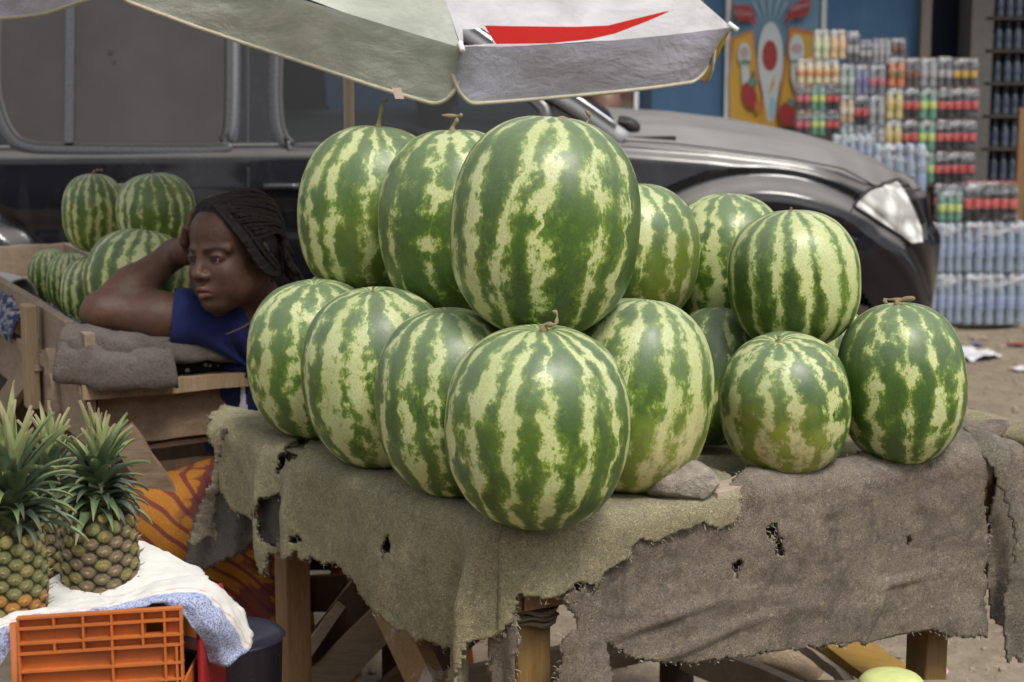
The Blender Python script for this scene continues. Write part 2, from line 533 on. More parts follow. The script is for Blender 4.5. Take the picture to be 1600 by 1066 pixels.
M(0.6062, 3.498, 0.8823, 0.085, 0.114, 109, 'pale watermelon mostly hidden in the gap between the two right hand table melons', n_str=9, pale=0.6, warp=0.3, spin=20)
M(-0.2628, 3.5117, 1.1717, 0.145, 0.163, 110, 'upper watermelon at the left end of the top row with a tall bent stem', n_str=11, pale=0.33, warp=0.42, broken=0.55, spin=77, tilt=(2, 2),
  yellow=0.25, ysx=(-1, -0.5, -0.8),
  stem=[(0.012, 0, -0.002), (0.016, 0, 0.015), (0.030, 0, 0.040), (0.040, 0, 0.052), (0.052, 0, 0.056), (0.062, 0, 0.054), (0.066, 0, 0.062)], sm=green_stem)
M(-0.0962, 3.2907, 1.1735, 0.1425, 0.166, 111, 'dark green upper watermelon in the middle of the top row with a T shaped stem', n_str=9, pale=0.32, warp=0.42, broken=0.8, spin=160,
  dark=0.95, tilt=(1, 2),
  stem=[(0.006, 0, -0.002), (0.004, 0, 0.012), (-0.004, 0, 0.024), (-0.006, 0, 0.031), (-0.014, 0, 0.033), (0.0, -0.002, 0.0315), (0.024, 0, 0.0335)])
M(0.0520, 2.9152, 1.2077, 0.150, 0.173, 112, 'largest watermelon, topmost and nearest on the pile, with wide pale stripes', n_str=10, pale=0.43, warp=0.42, broken=0.42, spin=24,
  tilt=(0, 6), stem=[(0.0, 0, -0.004), (0.014, -0.002, 0.004), (0.026, 0, 0.002), (0.036, -0.002, -0.008), (0.046, 0, -0.006), (0.056, 0, 0.004), (0.058, 0, 0.014), (0.050, 0, 0.022)])
M(0.2232, 3.361, 1.1123, 0.1205, 0.1265, 113, 'upper watermelon half hidden behind the topmost one on its right, olive with pale patches', n_str=11, pale=0.40, warp=0.4, broken=0.6,
  yellow=0.5, ysx=(0.6, -0.9, -0.5), spin=10, stem=S_NUB)
M(0.4065, 3.4852, 1.0820, 0.113, 0.128, 114, 'farthest upper watermelon, in front of the car wing with a very pale top', n_str=10, pale=0.42, warp=0.45, broken=0.7, spin=85)
M(0.4961, 3.2389, 1.0797, 0.1195, 0.122, 115, 'sharply striped dark and cream watermelon on top at the right of the pile', n_str=11, pale=0.48, warp=0.22, broken=0.05, dark=0.75, spin=6,
  tilt=(-3, -4), stem=S_NUB)
M(-0.307, 3.6314, 0.9101, 0.130, 0.145, 116, 'watermelon hidden in the back of the pile under the left upper one', small=True)
M(-0.0037, 3.474, 0.9319, 0.150, 0.166, 117, 'watermelon hidden in the middle of the pile under the top row', small=True)
M(0.2497, 3.5146, 0.9063, 0.115, 0.141, 118, 'watermelon hidden in the back of the pile behind the tall pale striped one', small=True)

# ------------------------------------------------------------------ the table under them
P0 = Vector((0.0, 2.728, 0.0))
LD = Vector((-0.581, 0.814, 0)).normalized()
RD = Vector((0.857, 0.515, 0)).normalized()
LL, RL = 0.944, 1.125
NL = Vector((-LD.y, LD.x, 0)); NL = NL if NL.dot(RD) < 0 else -NL      # outward normal of the left side
NR = Vector((RD.y, -RD.x, 0)); NR = NR if NR.dot(LD) < 0 else -NR      # outward normal of the right side
wood_grey = wood('weathered plank', (0.22, 0.165, 0.11), (0.36, 0.29, 0.21), 'X', 0.35)
wood_dark = wood('dark plank', (0.045, 0.028, 0.018), (0.12, 0.075, 0.045), 'Z', 0.3)
wood_brown = wood('brown plank', (0.16, 0.085, 0.04), (0.27, 0.16, 0.08), 'Z', 0.3)
wood_yel = wood('yellow stained plank', (0.17, 0.095, 0.028), (0.28, 0.175, 0.065), 'Z', 0.45)
wood_paint = wood('plank with splashed plaster', (0.22, 0.14, 0.06), (0.36, 0.25, 0.12), 'X', 0.2, paint=(0.42, 0.39, 0.36))
wood_pale = wood('pale plank', (0.34, 0.27, 0.20), (0.46, 0.39, 0.31), 'X', 0.3)
table = thing('market_table', 'rough wooden market table hung with ragged felt, under the big pile of watermelons', 'table', P0)
def tp(l, r, z):
    return P0 + LD * l + RD * r + Vector((0, 0, z))
npl = 7
for i in range(npl):
    a0 = 0.012 + (LL - 0.024) * i / npl
    a1 = 0.012 + (LL - 0.024) * (i + 1) / npl - 0.006
    v, f = plank(tp((a0 + a1) / 2, 0.015, 0.735), tp((a0 + a1) / 2, RL - 0.015, 0.735), (a1 - a0) * 0.995, 0.024, (0, 0, 1), 10 + i)
    mk('plank', v, f, wood_grey, table)
for (a, b) in (((0.022, 0.03), (0.022, RL - 0.03)), ((LL - 0.03, 0.03), (LL - 0.03, RL - 0.03))):
    v, f = plank(tp(*a, 0.675), tp(*b, 0.675), 0.09, 0.022, NR, 5)
    mk('apron', v, f, wood_brown, table)
for (a, b) in (((0.04, 0.020), (LL - 0.045, 0.020)), ((0.04, RL - 0.03), (LL - 0.045, RL - 0.03))):
    v, f = plank(tp(*a, 0.66), tp(*b, 0.66), 0.11, 0.022, NL, 6)
    mk('apron', v, f, wood_brown, table)
def leg(l, r, w, mat, base=-0.02, seed=1, top=0.722):
    c = tp(l, r, 0)
    v, f = box_axes(Vector((c.x, c.y, (top + base) / 2)), LD * w / 2, RD * w / 2, Vector((0, 0, (top - base) / 2)))
    o = mk('leg', v, f, mat, table)
    bevel_mod(o, 0.004)
    return o
leg(0.062, 0.062, 0.062, wood_yel)
leg(0.80, 0.055, 0.050, wood_brown)
leg(0.060, 0.925, 0.052, wood_yel)
leg(0.885, 1.03, 0.055, wood_dark)
# braces and stretchers that show below the felt
v, f = plank(tp(0.70, 0.078, 0.70), tp(0.12, 0.094, 0.14), 0.085, 0.026, NL, 31)
mk('brace', v, f, wood_paint, table)
v, f = plank(tp(0.90, 1.03, 0.15), tp(0.07, 0.985, 0.17), 0.075, 0.026, RD, 32)
mk('stretcher', v, f, wood_pale, table)
v, f = plank(tp(0.93, 0.10, 0.14), tp(0.93, 1.00, 0.16), 0.075, 0.024, LD, 33)
mk('stretcher', v, f, wood_grey, table)
v, f = plank(tp(0.80, 0.10, 0.12), tp(0.84, 0.99, 0.62), 0.07, 0.022, LD, 34)
mk('brace', v, f, wood_dark, table)
# two struts crossing behind the left leg
v, f = plank(at(470, 1030, 3.66), at(560, 905, 3.76), 0.022, 0.05, (0, -1, 0), 35)
mk('strut', v, f, wood_pale, table)
v, f = plank(at(440, 1092, 3.70), at(580, 925, 3.72), 0.085, 0.022, (0, -1, 0), 36)
mk('strut', v, f, wood_dark, table)
v, f = plank(at(420, 1150, 3.68), at(620, 950, 3.68), 0.075, 0.022, (0, -1, 0), 37)
mk('strut', v, f, wood_grey, table)
v, f = plank(at(440, 930, 3.80), at(720, 915, 3.74), 0.075, 0.022, (0, -1, 0), 38)
mk('stretcher', v, f, wood_dark, table)
# rope bound round the head of the corner leg
rope_m = simple('old twine', (0.16, 0.12, 0.08), 0.9, 0.3, 200, 0.6)
pts = []
for k in range(150):
    a = k / 150 * 2 * PI * 6
    rr = 0.0475 + 0.004 * math.sin(k * 0.7)
    ca, sa = math.cos(a), math.sin(a)
    m = max(abs(ca), abs(sa)) ** 0.85
    q = tp(0.062, 0.062, 0.595 + 0.028 * k / 150 + 0.006 * math.sin(a * 0.5 + 1) + 0.004 * math.sin(k))
    pts.append(q + (LD * ca + RD * sa) * (rr / m * 0.84))
v, f = tube(pts, 0.0030, 6)
o = mk('twine_binding', v, f, rope_m, table, True)
v, f = box_axes(tp(0.058, 0.062, 0.655), LD * 0.042, RD * 0.055, Vector((0, 0, 0.028)))
mk('corner_block', v, f, wood_yel, table)
# ------------------------------------------------------------------ felt over the table
def inside_poly(P, poly):
    x, y = P[:, 0], P[:, 1]
    r = np.zeros(len(P), bool)
    n = len(poly)
    for i in range(n):
        x1, y1 = poly[i]
        x2, y2 = poly[(i + 1) % n]
        c = ((y1 > y) != (y2 > y))
        with np.errstate(divide='ignore', invalid='ignore'):
            r ^= c & (x < (x2 - x1) * (y - y1) / (y2 - y1 + 1e-12) + x1)
    return r
EDGE_OFF = 0.010       # the felt hangs this far out from the table's side
RR = 0.022             # how softly it turns over the edge
RC = 0.045             # corner rounding in plan
def edge_frame(s):
    """s < 0 runs along the left side from the near corner, s > 0 along the right side; returns point on the hanging plane and outward normal"""
    s = np.asarray(s, float)
    pl = np.array([P0.x, P0.y])
    l, r = np.array(LD[:2]), np.array(RD[:2])
    nl, nr = np.array(NL[:2]), np.array(NR[:2])
    # offset corner
    A = np.array([nl, nr])
    corner = pl + np.linalg.solve(A, np.array([EDGE_OFF, EDGE_OFF]))
    t = np.clip((s + RC) / (2 * RC), 0, 1)
    n = nl[None] * (1 - t[:, None]) + nr[None] * t[:, None]
    n /= np.linalg.norm(n, axis=1)[:, None]
    p = np.where((s < 0)[:, None], corner + l * (-s)[:, None], corner + r * s[:, None])
    m = np.abs(s) < RC
    # quadratic blend through the corner
    a, c = corner + l * RC, corner + r * RC
    q = (1 - t)[:, None] ** 2 * a + 2 * (t * (1 - t))[:, None] * corner + t[:, None] ** 2 * c
    p = np.where(m[:, None], q, p)
    return p, n
def sheet_pos(s, q, lift=0.0):
    """q > 0: distance inwards over the table top; q < 0: distance hanging down"""
    p, n = edge_frame(s)
    arc = RR * PI / 2
    z0 = ZT - 0.004
    out = np.zeros((len(s), 3))
    nrm = np.zeros((len(s), 3))
    th = np.clip(-(q - arc / 2) / arc, 0, 1) * PI / 2      # 0 on the top, 90 deg hanging
    cx = -RR + RR * np.sin(th)
    cz = -RR + RR * np.cos(th)
    inward = np.maximum(q - arc / 2, 0)
    down = np.maximum(-q - arc / 2, 0)
    off = cx - inward
    out[:, :2] = p + n * off[:, None]
    out[:, 2] = z0 + cz - down
    nrm[:, :2] = n * np.sin(th)[:, None]
    nrm[:, 2] = np.cos(th)
    return out + nrm * np.asarray(lift).reshape(-1, 1), nrm
_corner2 = None
def px_sq(u, v):
    """pixel -> (s, q) on the felt's own surface"""
    p, n = edge_frame(np.array([-0.5, 0.5]))
    for side in (0, 1):
        pt = Vector((p[side][0], p[side][1], 0)); nn = Vector((n[side][0], n[side][1], 0)); d = (LD, RD)[side]
        h = onplane(u, v, pt, nn)
        s = (h - pt).dot(d) + 0.5
        if s >= 0 or side == 1:
            if h.z > ZT - 0.006:
                h = onz(u, v, ZT - 0.004)
                s = (h - pt).dot(d) + 0.5
                q = -(h - pt).dot(nn)
            else:
                q = h.z - (ZT - 0.004)
            if side == 0 and s < 0.0: continue
            return ((-s if side == 0 else s), q)
def felt_mat(name, c1, c2, fleck, scale=1.0, stains=0.6):
    t = NT(name)
    g = t.tc.outputs['Object']
    wv = t.noise(g, 60, 3, 0.6, out=1)
    gv = t.mix(0.02, g, wv)
    big = t.noise(g, 5 * scale, 5, 0.6)
    med = t.noise(g, 30 * scale, 8, 0.8)
    fib = t.noise(t.mapping(gv, (1, 1, 1)), 230 * scale, 4, 0.7, 1.5)
    fib2 = t.noise(t.mapping(gv, (0.35, 1, 1), rot=(0.4, 0.9, 0.3)), 520 * scale, 2, 0.6, 2.0)
    c = t.mix(t.ramp(big, [(0.3, 0.0), (0.7, 1.0)]), c1, c2)
    c = t.mix(t.math('MULTIPLY', t.ramp(med, [(0.38, 1.0), (0.56, 0.0)]), 0.72), c, tuple(x * 0.46 for x in c1))
    c = t.mix(t.math('MULTIPLY', t.ramp(fib, [(0.43, 1.0), (0.53, 0.0)]), 0.75), c, tuple(x * 0.40 for x in c1))
    c = t.mix(t.math('MULTIPLY', t.ramp(fib2, [(0.53, 0.0), (0.62, 1.0)]), 0.7), c, tuple(min(1, x * 1.7) for x in c2))
    fl = t.ramp(t.noise(g, 75 * scale, 3, 0.7), [(0.68, 0.0), (0.74, 0.7)])
    hue = t.noise(g, 16, 2, 0.5, out=1)
    c = t.mix(t.math('MULTIPLY', fl, fleck), c, t.mix(0.5, hue, c2))
    st = t.ramp(t.noise(g, 9, 7, 0.8), [(0.51, 0.0), (0.63, 1.0)])
    c = t.mix(t.math('MULTIPLY', st, stains), c, tuple(x * 0.42 for x in c1))
    h = t.math('ADD', t.math('MULTIPLY', med, 1.2), t.math('ADD', t.math('MULTIPLY', fib, 0.9), t.math('MULTIPLY', fib2, 0.5)))
    t.set(color=c, rough=1.0, spec=0.08, sheen=0.22, sheenr=0.6, normal=t.bump(h, 1.0, 0.0062))
    return t.m
felt_green = felt_mat('grey green felt', (0.370, 0.325, 0.170), (0.500, 0.450, 0.260), 0.15, 1.0, 0.28)
felt_brown = felt_mat('brown felt', (0.205, 0.158, 0.108), (0.345, 0.280, 0.205), 0.9, 1.0, 0.85)
felt_under = felt_mat('felt underlay', (0.10, 0.085, 0.07), (0.16, 0.135, 0.11), 0.1, 1.0, 0.4)

def sheet(poly_px, holes_px, res, foldfn, seed, rag=0.006, thick=0.0045, conv=True, rough_amp=0.003):
    """triangulated felt piece cut to an outline, edges torn by noise; returns verts, faces"""
    P = [px_sq(u, v) for (u, v) in poly_px] if conv else poly_px
    H = [[px_sq(u, v) for (u, v) in h] for h in holes_px] if conv else holes_px
    A = np.array(P)
    s0, s1, q0, q1 = A[:, 0].min() - .02, A[:, 0].max() + .02, A[:, 1].min() - .02, A[:, 1].max() + .02
    S, Q = np.meshgrid(np.arange(s0, s1, res), np.arange(q0, q1, res), indexing='ij')
    nu, nv = S.shape
    p2 = np.stack([S.ravel(), Q.ravel(), np.zeros(S.size)], 1)
    w = np.stack([fbm(p2 * 45 + seed, seed, 4), fbm(p2 * 45 + 31 + seed, seed + 3, 4)], 1) * rag
    w += np.stack([fbm(p2 * 160 + seed, seed, 2), fbm(p2 * 160 + 31, seed + 3, 2)], 1) * rag * 0.6
    pw = p2[:, :2] + w
    ins = inside_poly(pw, P)
    for h in H:
        ins &= ~inside_poly(pw, h)
    ins = ins.reshape(nu, nv)
    lift = foldfn(S.ravel(), Q.ravel()) if foldfn else np.zeros(S.size)
    lift = lift + rough_amp * fbm(p2 * 14 + seed, seed + 9, 4)
    jit = np.stack([fbm(p2 * 210, seed + 1, 2), fbm(p2 * 210 + 9, seed + 2, 2)], 1) * res * 0.35
    pos, nrm = sheet_pos(S.ravel() + jit[:, 0], Q.ravel() + jit[:, 1], lift)
    ok = ins[:-1, :-1] & ins[1:, :-1] & ins[1:, 1:] & ins[:-1, 1:]
    ii, jj = np.nonzero(ok)
    base = ii * nv + jj
    F = np.stack([base, base + nv, base + nv + 1, base + 1], 1)
    used = np.unique(F)
    mp = np.full(S.size, -1); mp[used] = np.arange(len(used))
    return pos[used], mp[F]
def np_join(parts):
    V, F, n = [], [], 0
    for v, f in parts:
        V.append(v); F.append(f + n); n += len(v)
    return np.concatenate(V), np.concatenate(F)
def felt_obj(name, parts, mat, label, thick=0.005, parent=None, group=None, cat='felt cover'):
    V, F = np_join(parts)
    o = link(name, mesh_data(name, V, F, mat, True), parent)
    m = o.modifiers.new('thickness', 'SOLIDIFY'); m.thickness = thick; m.offset = 1.0
    if label: tag(o, label, cat, group)
    return o
def bumpf(x, c, w):
    return np.exp(-((x - c) / w) ** 2)

# underlay on the table top (dark old felt) and the green felt lying on it, dipping between the melons
def top_sheet(l0, l1, r0, r1, z, res, seed, amp=0.004, hole=None):
    L, R = np.meshgrid(np.arange(l0, l1, res), np.arange(r0, r1, res), indexing='ij')
    X = P0.x + LD.x * L + RD.x * R
    Y = P0.y + LD.y * L + RD.y * R
    p = np.stack([L.ravel(), R.ravel(), np.zeros(L.size)], 1)
    Z = z + amp * fbm(p * 9, seed, 4)
    V = np.stack([X.ravel(), Y.ravel(), Z], 1)
    F = np.array(grid_faces(*L.shape))
    return V, F

# --- green-grey felt: left side, near corner, strip along the right edge
left_poly = [(346, 640), (700, 690), (1010, 700), (1140, 757), (1148, 800), (1120, 822), (1085, 812), (1030, 838), (985, 842), (975, 868), (935, 893), (925, 915), (893, 905),
             (850, 925), (812, 924), (806, 955), (790, 985), (765, 996),
             (755, 1075), (738, 1150), (700, 1150), (698, 1060), (704, 1012), (660, 992), (626, 962), (600, 944), (575, 925), (550, 898), (528, 880), (490, 868), (455, 864), (434, 862),
             (424, 905), (412, 830), (396, 812), (378, 800), (366, 798), (350, 770), (338, 742), (341, 700)]
holes = [[(421, 775), (441, 768), (455, 790), (448, 830), (436, 845), (424, 838), (416, 808)],
         [(476, 693), (482, 692), (474, 706), (462, 712), (452, 718), (441, 735), (437, 725), (442, 708), (458, 698)],
         [(398, 797), (405, 792), (407, 805), (400, 808)],
         [(474, 832), (480, 831), (480, 838), (475, 839)], [(472, 858), (480, 857), (478, 862)], [(619, 838), (624, 832), (628, 846), (622, 862), (617, 858)]]
sc_fold = px_sq(735, 900)[0]
s_leg = px_sq(455, 850)[0]
def fold_left(s, q):
    d = np.clip(-q, 0, 1)
    k = np.clip(d / 0.10, 0, 1)
    r = 0.010 * np.sin(s * 17 + 0.6) * k * np.clip(-s / 0.2, 0, 1)
    # the vertical pleat that falls from the corner
    r += (0.046 * bumpf(s, sc_fold + 0.035, 0.026) - 0.012 * bumpf(s, sc_fold - 0.03, 0.025)) * np.clip(d / 0.12, 0, 1)
    r += 0.016 * bumpf(s, 0.055, 0.03) * k
    # swells where it sags between corner and leg, drawn in toward the leg at the far end
    r += 0.012 * bumpf(s, -0.38, 0.16) * k
    r += 0.014 * bumpf(s, -0.66, 0.025) * k - 0.010 * bumpf(s, -0.71, 0.02) * k + 0.016 * bumpf(s, -0.78, 0.03) * k
    r += np.clip(d - 0.28, 0, 1) * 0.12
    r += 0.006 * fbm(np.stack([s * 6, q * 3, s * 0], 1), 5, 3)
    r += np.clip(s, 0, 1) * 0.0 + 0.006 * (s > -0.02)
    r += 0.004
    return r
green = sheet(left_poly, holes, 0.0042, fold_left, 21, rag=0.008)
top1 = top_sheet(0.004, LL + 0.01, 0.004, 0.70, ZT - 0.0065, 0.02, 4, 0.0015)
# remaining part of the top toward the right end
top2 = top_sheet(0.004, LL + 0.01, 0.69, RL + 0.005, ZT - 0.0075, 0.02, 6, 0.0015)
felt_g = felt_obj('felt_cover', [green, top1, top2], felt_green, 'grey-green felt draped over the table with a torn hem and ragged holes', 0.005)

# --- torn tail hanging at the far left corner
def free_sheet(pts_px, Yfn, res_px, seed, rag=3.0, amp=0.006, holes=()):
    """sheet given by an outline traced at real distances Yfn(u, v)"""
    A = np.array(pts_px, float)
    us = np.arange(A[:, 0].min() - 4, A[:, 0].max() + 4, res_px)
    vs = np.arange(A[:, 1].min() - 4, A[:, 1].max() + 4, res_px)
    U, W = np.meshgrid(us, vs, indexing='ij')
    p = np.stack([U.ravel(), W.ravel(), np.zeros(U.size)], 1)
    w = np.stack([fbm(p * 0.05, seed, 4), fbm(p * 0.05 + 50, seed + 1, 4)], 1) * rag
    ins = inside_poly(p[:, :2] + w, pts_px)
    for h in holes: ins &= ~inside_poly(p[:, :2] + w, h)
    ins = ins.reshape(U.shape)
    Yv = Yfn(U.ravel(), W.ravel()) + amp * fbm(p * 0.03, seed + 4, 4)
    V = np.array([at(u, v, y) for u, v, y in zip(U.ravel(), W.ravel(), Yv)])
    nv = U.shape[1]
    ok = ins[:-1, :-1] & ins[1:, :-1] & ins[1:, 1:] & ins[:-1, 1:]
    ii, jj = np.nonzero(ok)
    b = ii * nv + jj
    F = np.stack([b, b + 1, b + nv + 1, b + nv], 1)
    used = np.unique(F)
    mp = np.full(U.size, -1); mp[used] = np.arange(len(used))
    return V[used], mp[F]
def fan(u, v):
    return 0.014 * np.sin((u - 300) * 0.11 + (v - 660) * 0.02)
tail_b = free_sheet([(352, 664), (338, 672), (336, 700), (332, 730), (318, 775), (300, 820), (290, 850), (286, 885), (292, 915), (300, 905), (330, 888), (370, 870), (398, 850), (410, 838),
                     (418, 800), (400, 760), (380, 720), (372, 690)], lambda u, v: 3.50 - (u - 350) * 0.0012 + fan(u, v) + 0.02, 4.5, 71, 5)
tail_a = free_sheet([(356, 668), (340, 668), (336, 700), (334, 735), (318, 778), (298, 828), (294, 850), (306, 858), (318, 842), (322, 838), (334, 850), (342, 852), (338, 826), (333, 806), (340, 780),
                     (338, 750), (346, 700)], lambda u, v: 3.46 + fan(u, v), 4.5, 73, 5)
strip_c = free_sheet([(388, 832), (402, 850), (410, 862), (408, 880), (420, 908), (426, 902), (424, 870), (414, 848), (412, 834), (400, 822)], lambda u, v: 3.44 + 0 * u, 4, 75, 3)
patch_h = sheet([(404, 752), (464, 748), (470, 846), (455, 858), (430, 856), (408, 846)], [], 0.005, lambda s, q: 0 * s - 0.006, 41, rag=0.004)
felt_obj('felt_tail', [tail_b, strip_c, patch_h], felt_under, 'dark torn underlay of felt hanging in a point at the left corner of the table', 0.004)
felt_obj('felt_tail', [tail_a], felt_brown, 'narrow brownish felt scrap hanging from the left corner of the table', 0.005)

# --- brown felt: long panel on the right side
brown_poly = [(905, 900), (926, 893), (940, 850), (1010, 812), (1120, 795), (1150, 770), (1170, 752), (1188, 745), (1196, 760), (1240, 757), (1300, 742), (1380, 724), (1470, 712), (1510, 700),
              (1530, 700), (1534, 760), (1542, 845), (1540, 905), (1538, 990), (1500, 992), (1455, 984), (1420, 990), (1380, 1000), (1345, 1006), (1300, 1004), (1240, 1012), (1205, 1012),
              (1160, 1022), (1110, 1028), (1065, 1033), (1030, 1034), (995, 1026), (960, 1012), (935, 1003), (925, 990), (915, 960), (905, 935)]
bholes = [[(1198, 815), (1206, 814), (1210, 832), (1217, 838), (1212, 848), (1217, 860), (1204, 858), (1200, 850), (1206, 842), (1200, 832), (1190, 828)],
          [(1139, 873), (1148, 868), (1150, 880), (1144, 896), (1139, 890)], [(1415, 838), (1421, 836), (1420, 846), (1414, 846)]]
def fold_brown(s, q):
    d = np.clip(-q, 0, 1)
    k = np.clip(d / 0.1, 0, 1)
    r = 0.006 * np.sin(s * 11 + 2) * k
    sj = 0.42 + (d - 0.2) * 0.25
    r += 0.012 * bumpf(s, px_sq(1350, 990)[0] + (0.27 - d) * 0.5, 0.012) * np.clip((d - 0.12) / 0.1, 0, 1)
    # horizontal wrinkles low on the panel
    r += 0.007 * bumpf(d, 0.235 + 0.02 * np.sin(s * 9) - s * 0.03, 0.010) * bumpf(s, 0.35, 0.22)
    r += 0.008 * bumpf(d, 0.175 + 0.015 * np.sin(s * 12), 0.009) * bumpf(s, 0.30, 0.10)
    r += 0.008 * bumpf(d, 0.19, 0.008) * bumpf(s, 0.80, 0.05)
    r += 0.011 * fbm(np.stack([s * 9, q * 13, s * 0], 1), 15, 5)
    r += 0.020 * np.clip(q / 0.05 + 0.3, 0, 1)             # raised rim where it is nailed over a batten
    r += 0.016 * bumpf(s, px_sq(1165, 770)[0], 0.02) * bumpf(q, 0.01, 0.02)
    return r + 0.001 + 0.012 * np.clip((s - 0.75) / 0.2, 0, 1) * np.clip((0.1 - d) / 0.1, 0, 1)
brown = sheet(brown_poly, bholes, 0.0042, fold_brown, 33, rag=0.006)
# low flap hanging by the corner leg
def fold_flap(s, q):
    return 0.012 + 0.012 * np.sin((s - 0.1) * 45) + 0.02 * np.clip(-q - 0.15, 0, 1)
flap = sheet([(872, 920), (905, 905), (926, 935), (925, 968), (935, 1000), (946, 1040), (950, 1090), (870, 1110), (862, 1060), (872, 1000), (892, 965), (880, 945)], [], 0.0042, fold_flap, 35, rag=0.007)
scrap = sheet([(790, 930), (806, 925), (808, 1000), (806, 1035), (800, 1095), (768, 1095), (766, 985), (782, 975)], [], 0.0042, lambda s, q: 0 * s + 0.004 + 0.01 * np.sin(s * 60), 36, rag=0.006)
felt_b = felt_obj('brown_felt', [brown, flap, scrap], felt_brown, 'long brown felt on the right side of the table with tears and dark stains', 0.005)
def s_of(u): return px_sq(u, 800)[0]
right_ext = sheet([(1528, 700), (1560, 694), (1612, 690), (1630, 700), (1630, 960), (1600, 968), (1578, 976), (1558, 976), (1545, 960), (1540, 900), (1545, 800)], [], 0.0042,
                  lambda s, q: -0.001 + 0.006 * np.sin(s * 25) * np.clip(-q * 8, 0, 1) + 0.012 * np.clip(q / 0.04 + 0.3, 0, 1), 37, rag=0.004)
felt_obj('brown_felt', [right_ext], felt_brown, 'short end of brown felt at the right edge of the photo beyond the hanging strap', 0.005)
strap = sheet([(1506, 706), (1530, 696), (1548, 705), (1552, 728), (1562, 760), (1572, 800), (1576, 850), (1574, 900), (1578, 950), (1574, 985), (1570, 1032), (1560, 1015), (1552, 1030), (1548, 990),
               (1544, 940), (1548, 890), (1556, 840), (1550, 790), (1538, 750), (1524, 718)], [], 0.004,
              lambda s, q: 0.030 + 0.010 * np.sin(s * 70 + q * 12) + 0.012 * np.clip(-q * 5, 0, 1), 39, rag=0.006)
felt_obj('felt_strap', [strap], felt_mat('olive felt scrap', (0.20, 0.17, 0.115), (0.30, 0.26, 0.19), 0.2, 1, 0.6),
         'torn olive strip of felt hanging over the right table leg', 0.005)

# --- rolled felt along the table's right end, hanging over it
def roll(path, rad, n, seed, mat, label, amp=0.010, name='felt_roll', flat=0.75):
    pts = spline(path, 14)
    V, F = [], []
    X = None
    for i, p in enumerate(pts):
        t = (pts[min(i + 1, len(pts) - 1)] - pts[max(i - 1, 0)]).normalized()
        side = t.cross(Vector((0, 0, 1))).normalized()
        up = side.cross(t)
        for k in range(n):
            a = 2 * PI * k / n
            V.append(p + side * (math.cos(a) * rad) + up * (math.sin(a) * rad * flat))
    V = np.array([tuple(v) for v in V])
    C = np.repeat(np.array([tuple(p) for p in pts]), n, axis=0)
    d = V - C
    d /= np.linalg.norm(d, axis=1)[:, None]
    V = V + d * (amp * fbm(V * 16, seed, 4))[:, None]
    F = []
    m = len(pts)
    for i in range(m - 1):
        for k in range(n):
            F.append([i * n + k, i * n + (k + 1) % n, (i + 1) * n + (k + 1) % n, (i + 1) * n + k])
    F.append(list(range(n))[::-1]); F.append([(m - 1) * n + k for k in range(n)])
    o = link(name, mesh_data(name, V, F, mat, True))
    tag(o, label, 'felt cover')
    return o
roll([tp(-0.02, RL - 0.01, ZT + 0.012), tp(0.12, RL - 0.005, ZT + 0.012), tp(0.26, RL - 0.02, ZT + 0.016), tp(0.45, RL - 0.03, ZT + 0.012), tp(0.70, RL - 0.02, ZT + 0.01), tp(LL, RL - 0.03, ZT + 0.008)],
     0.036, 28, 5, felt_green, 'rumpled roll of grey-green felt along the right end of the table')
roll([tp(0.004, RL - 0.30, ZT + 0.004), tp(0.06, RL - 0.2, ZT + 0.016), tp(0.085, RL - 0.12, ZT + 0.018), tp(0.07, RL - 0.03, ZT + 0.02), tp(0.03, RL + 0.01, ZT + 0.012)], 0.026, 24, 8, felt_brown,
     'rumpled brown felt bunched on top behind the rightmost melon')
# end of the table: felt hanging over the right end
EV, EF = [], []
for i in range(60):
    for j in range(30):
        l = -0.005 + (LL + 0.01) * i / 59
        zz = ZT - 0.0 - 0.28 * j / 29
        p = tp(l, RL + 0.012 + 0.008 * math.sin(l * 31) * j / 29 + 0.02 * (j / 29), zz)
        EV.append(p)
EF = grid_faces(60, 30)
o = link('felt_end', mesh_data('felt_end', EV, EF, felt_brown, True)); o.modifiers.new('t', 'SOLIDIFY').thickness = 0.004
tag(o, 'brown felt hanging over the far right end of the table, seen edge on', 'felt cover')

# loose fibres standing off the torn edges, too many to count
def fibres(src, mat, count, seed, length=0.012, parent=None):
    me = src.data
    rs = random.Random(seed)
    bm = bmesh.new(); bm.from_mesh(me)
    be = [e for e in bm.edges if e.is_boundary]
    V, F = [], []
    for _ in range(count):
        if rs.random() < 0.7: 
            e = rs.choice(be); p = e.verts[0].co.lerp(e.verts[1].co, rs.random()); n = e.verts[0].normal
            d = Vector((rs.gauss(0, 1), rs.gauss(0, 1), rs.gauss(-0.5, 1))).normalized()
        else:
            vv = bm.verts[0] if False else None
            f = rs.choice(fl) if (fl := getattr(fibres, 'fl', None)) else None
            e = rs.choice(be); p = e.verts[0].co.copy(); d = Vector((rs.gauss(0, 1), rs.gauss(0, 1), rs.gauss(0, 1))).normalized()
        L = length * rs.uniform(0.3, 1.3)
        c = Vector((rs.gauss(0, 1), rs.gauss(0, 1), rs.gauss(0, 1))) * L * 0.25
        w = Vector((0.0004, 0.0003, 0.0002))
        a, b, m = p, p + d * L, p + d * L * 0.5 + c
        k = len(V)
        V += [a - w, a + w, m + w, m - w, b]
        F += [[k, k + 1, k + 2, k + 3], [k + 3, k + 2, k + 4]]
    bm.free()
    o = mk('loose_fibres', V, F, mat, parent)
    o['kind'] = 'stuff'
    return o
fib_m = simple('felt fibre', (0.36, 0.32, 0.25), 0.9, 0.2, 50, 0)
fibres(felt_g, fib_m, 2600, 1, 0.010, felt_g)
fibres(felt_b, fib_m, 2600, 2, 0.010, felt_b)

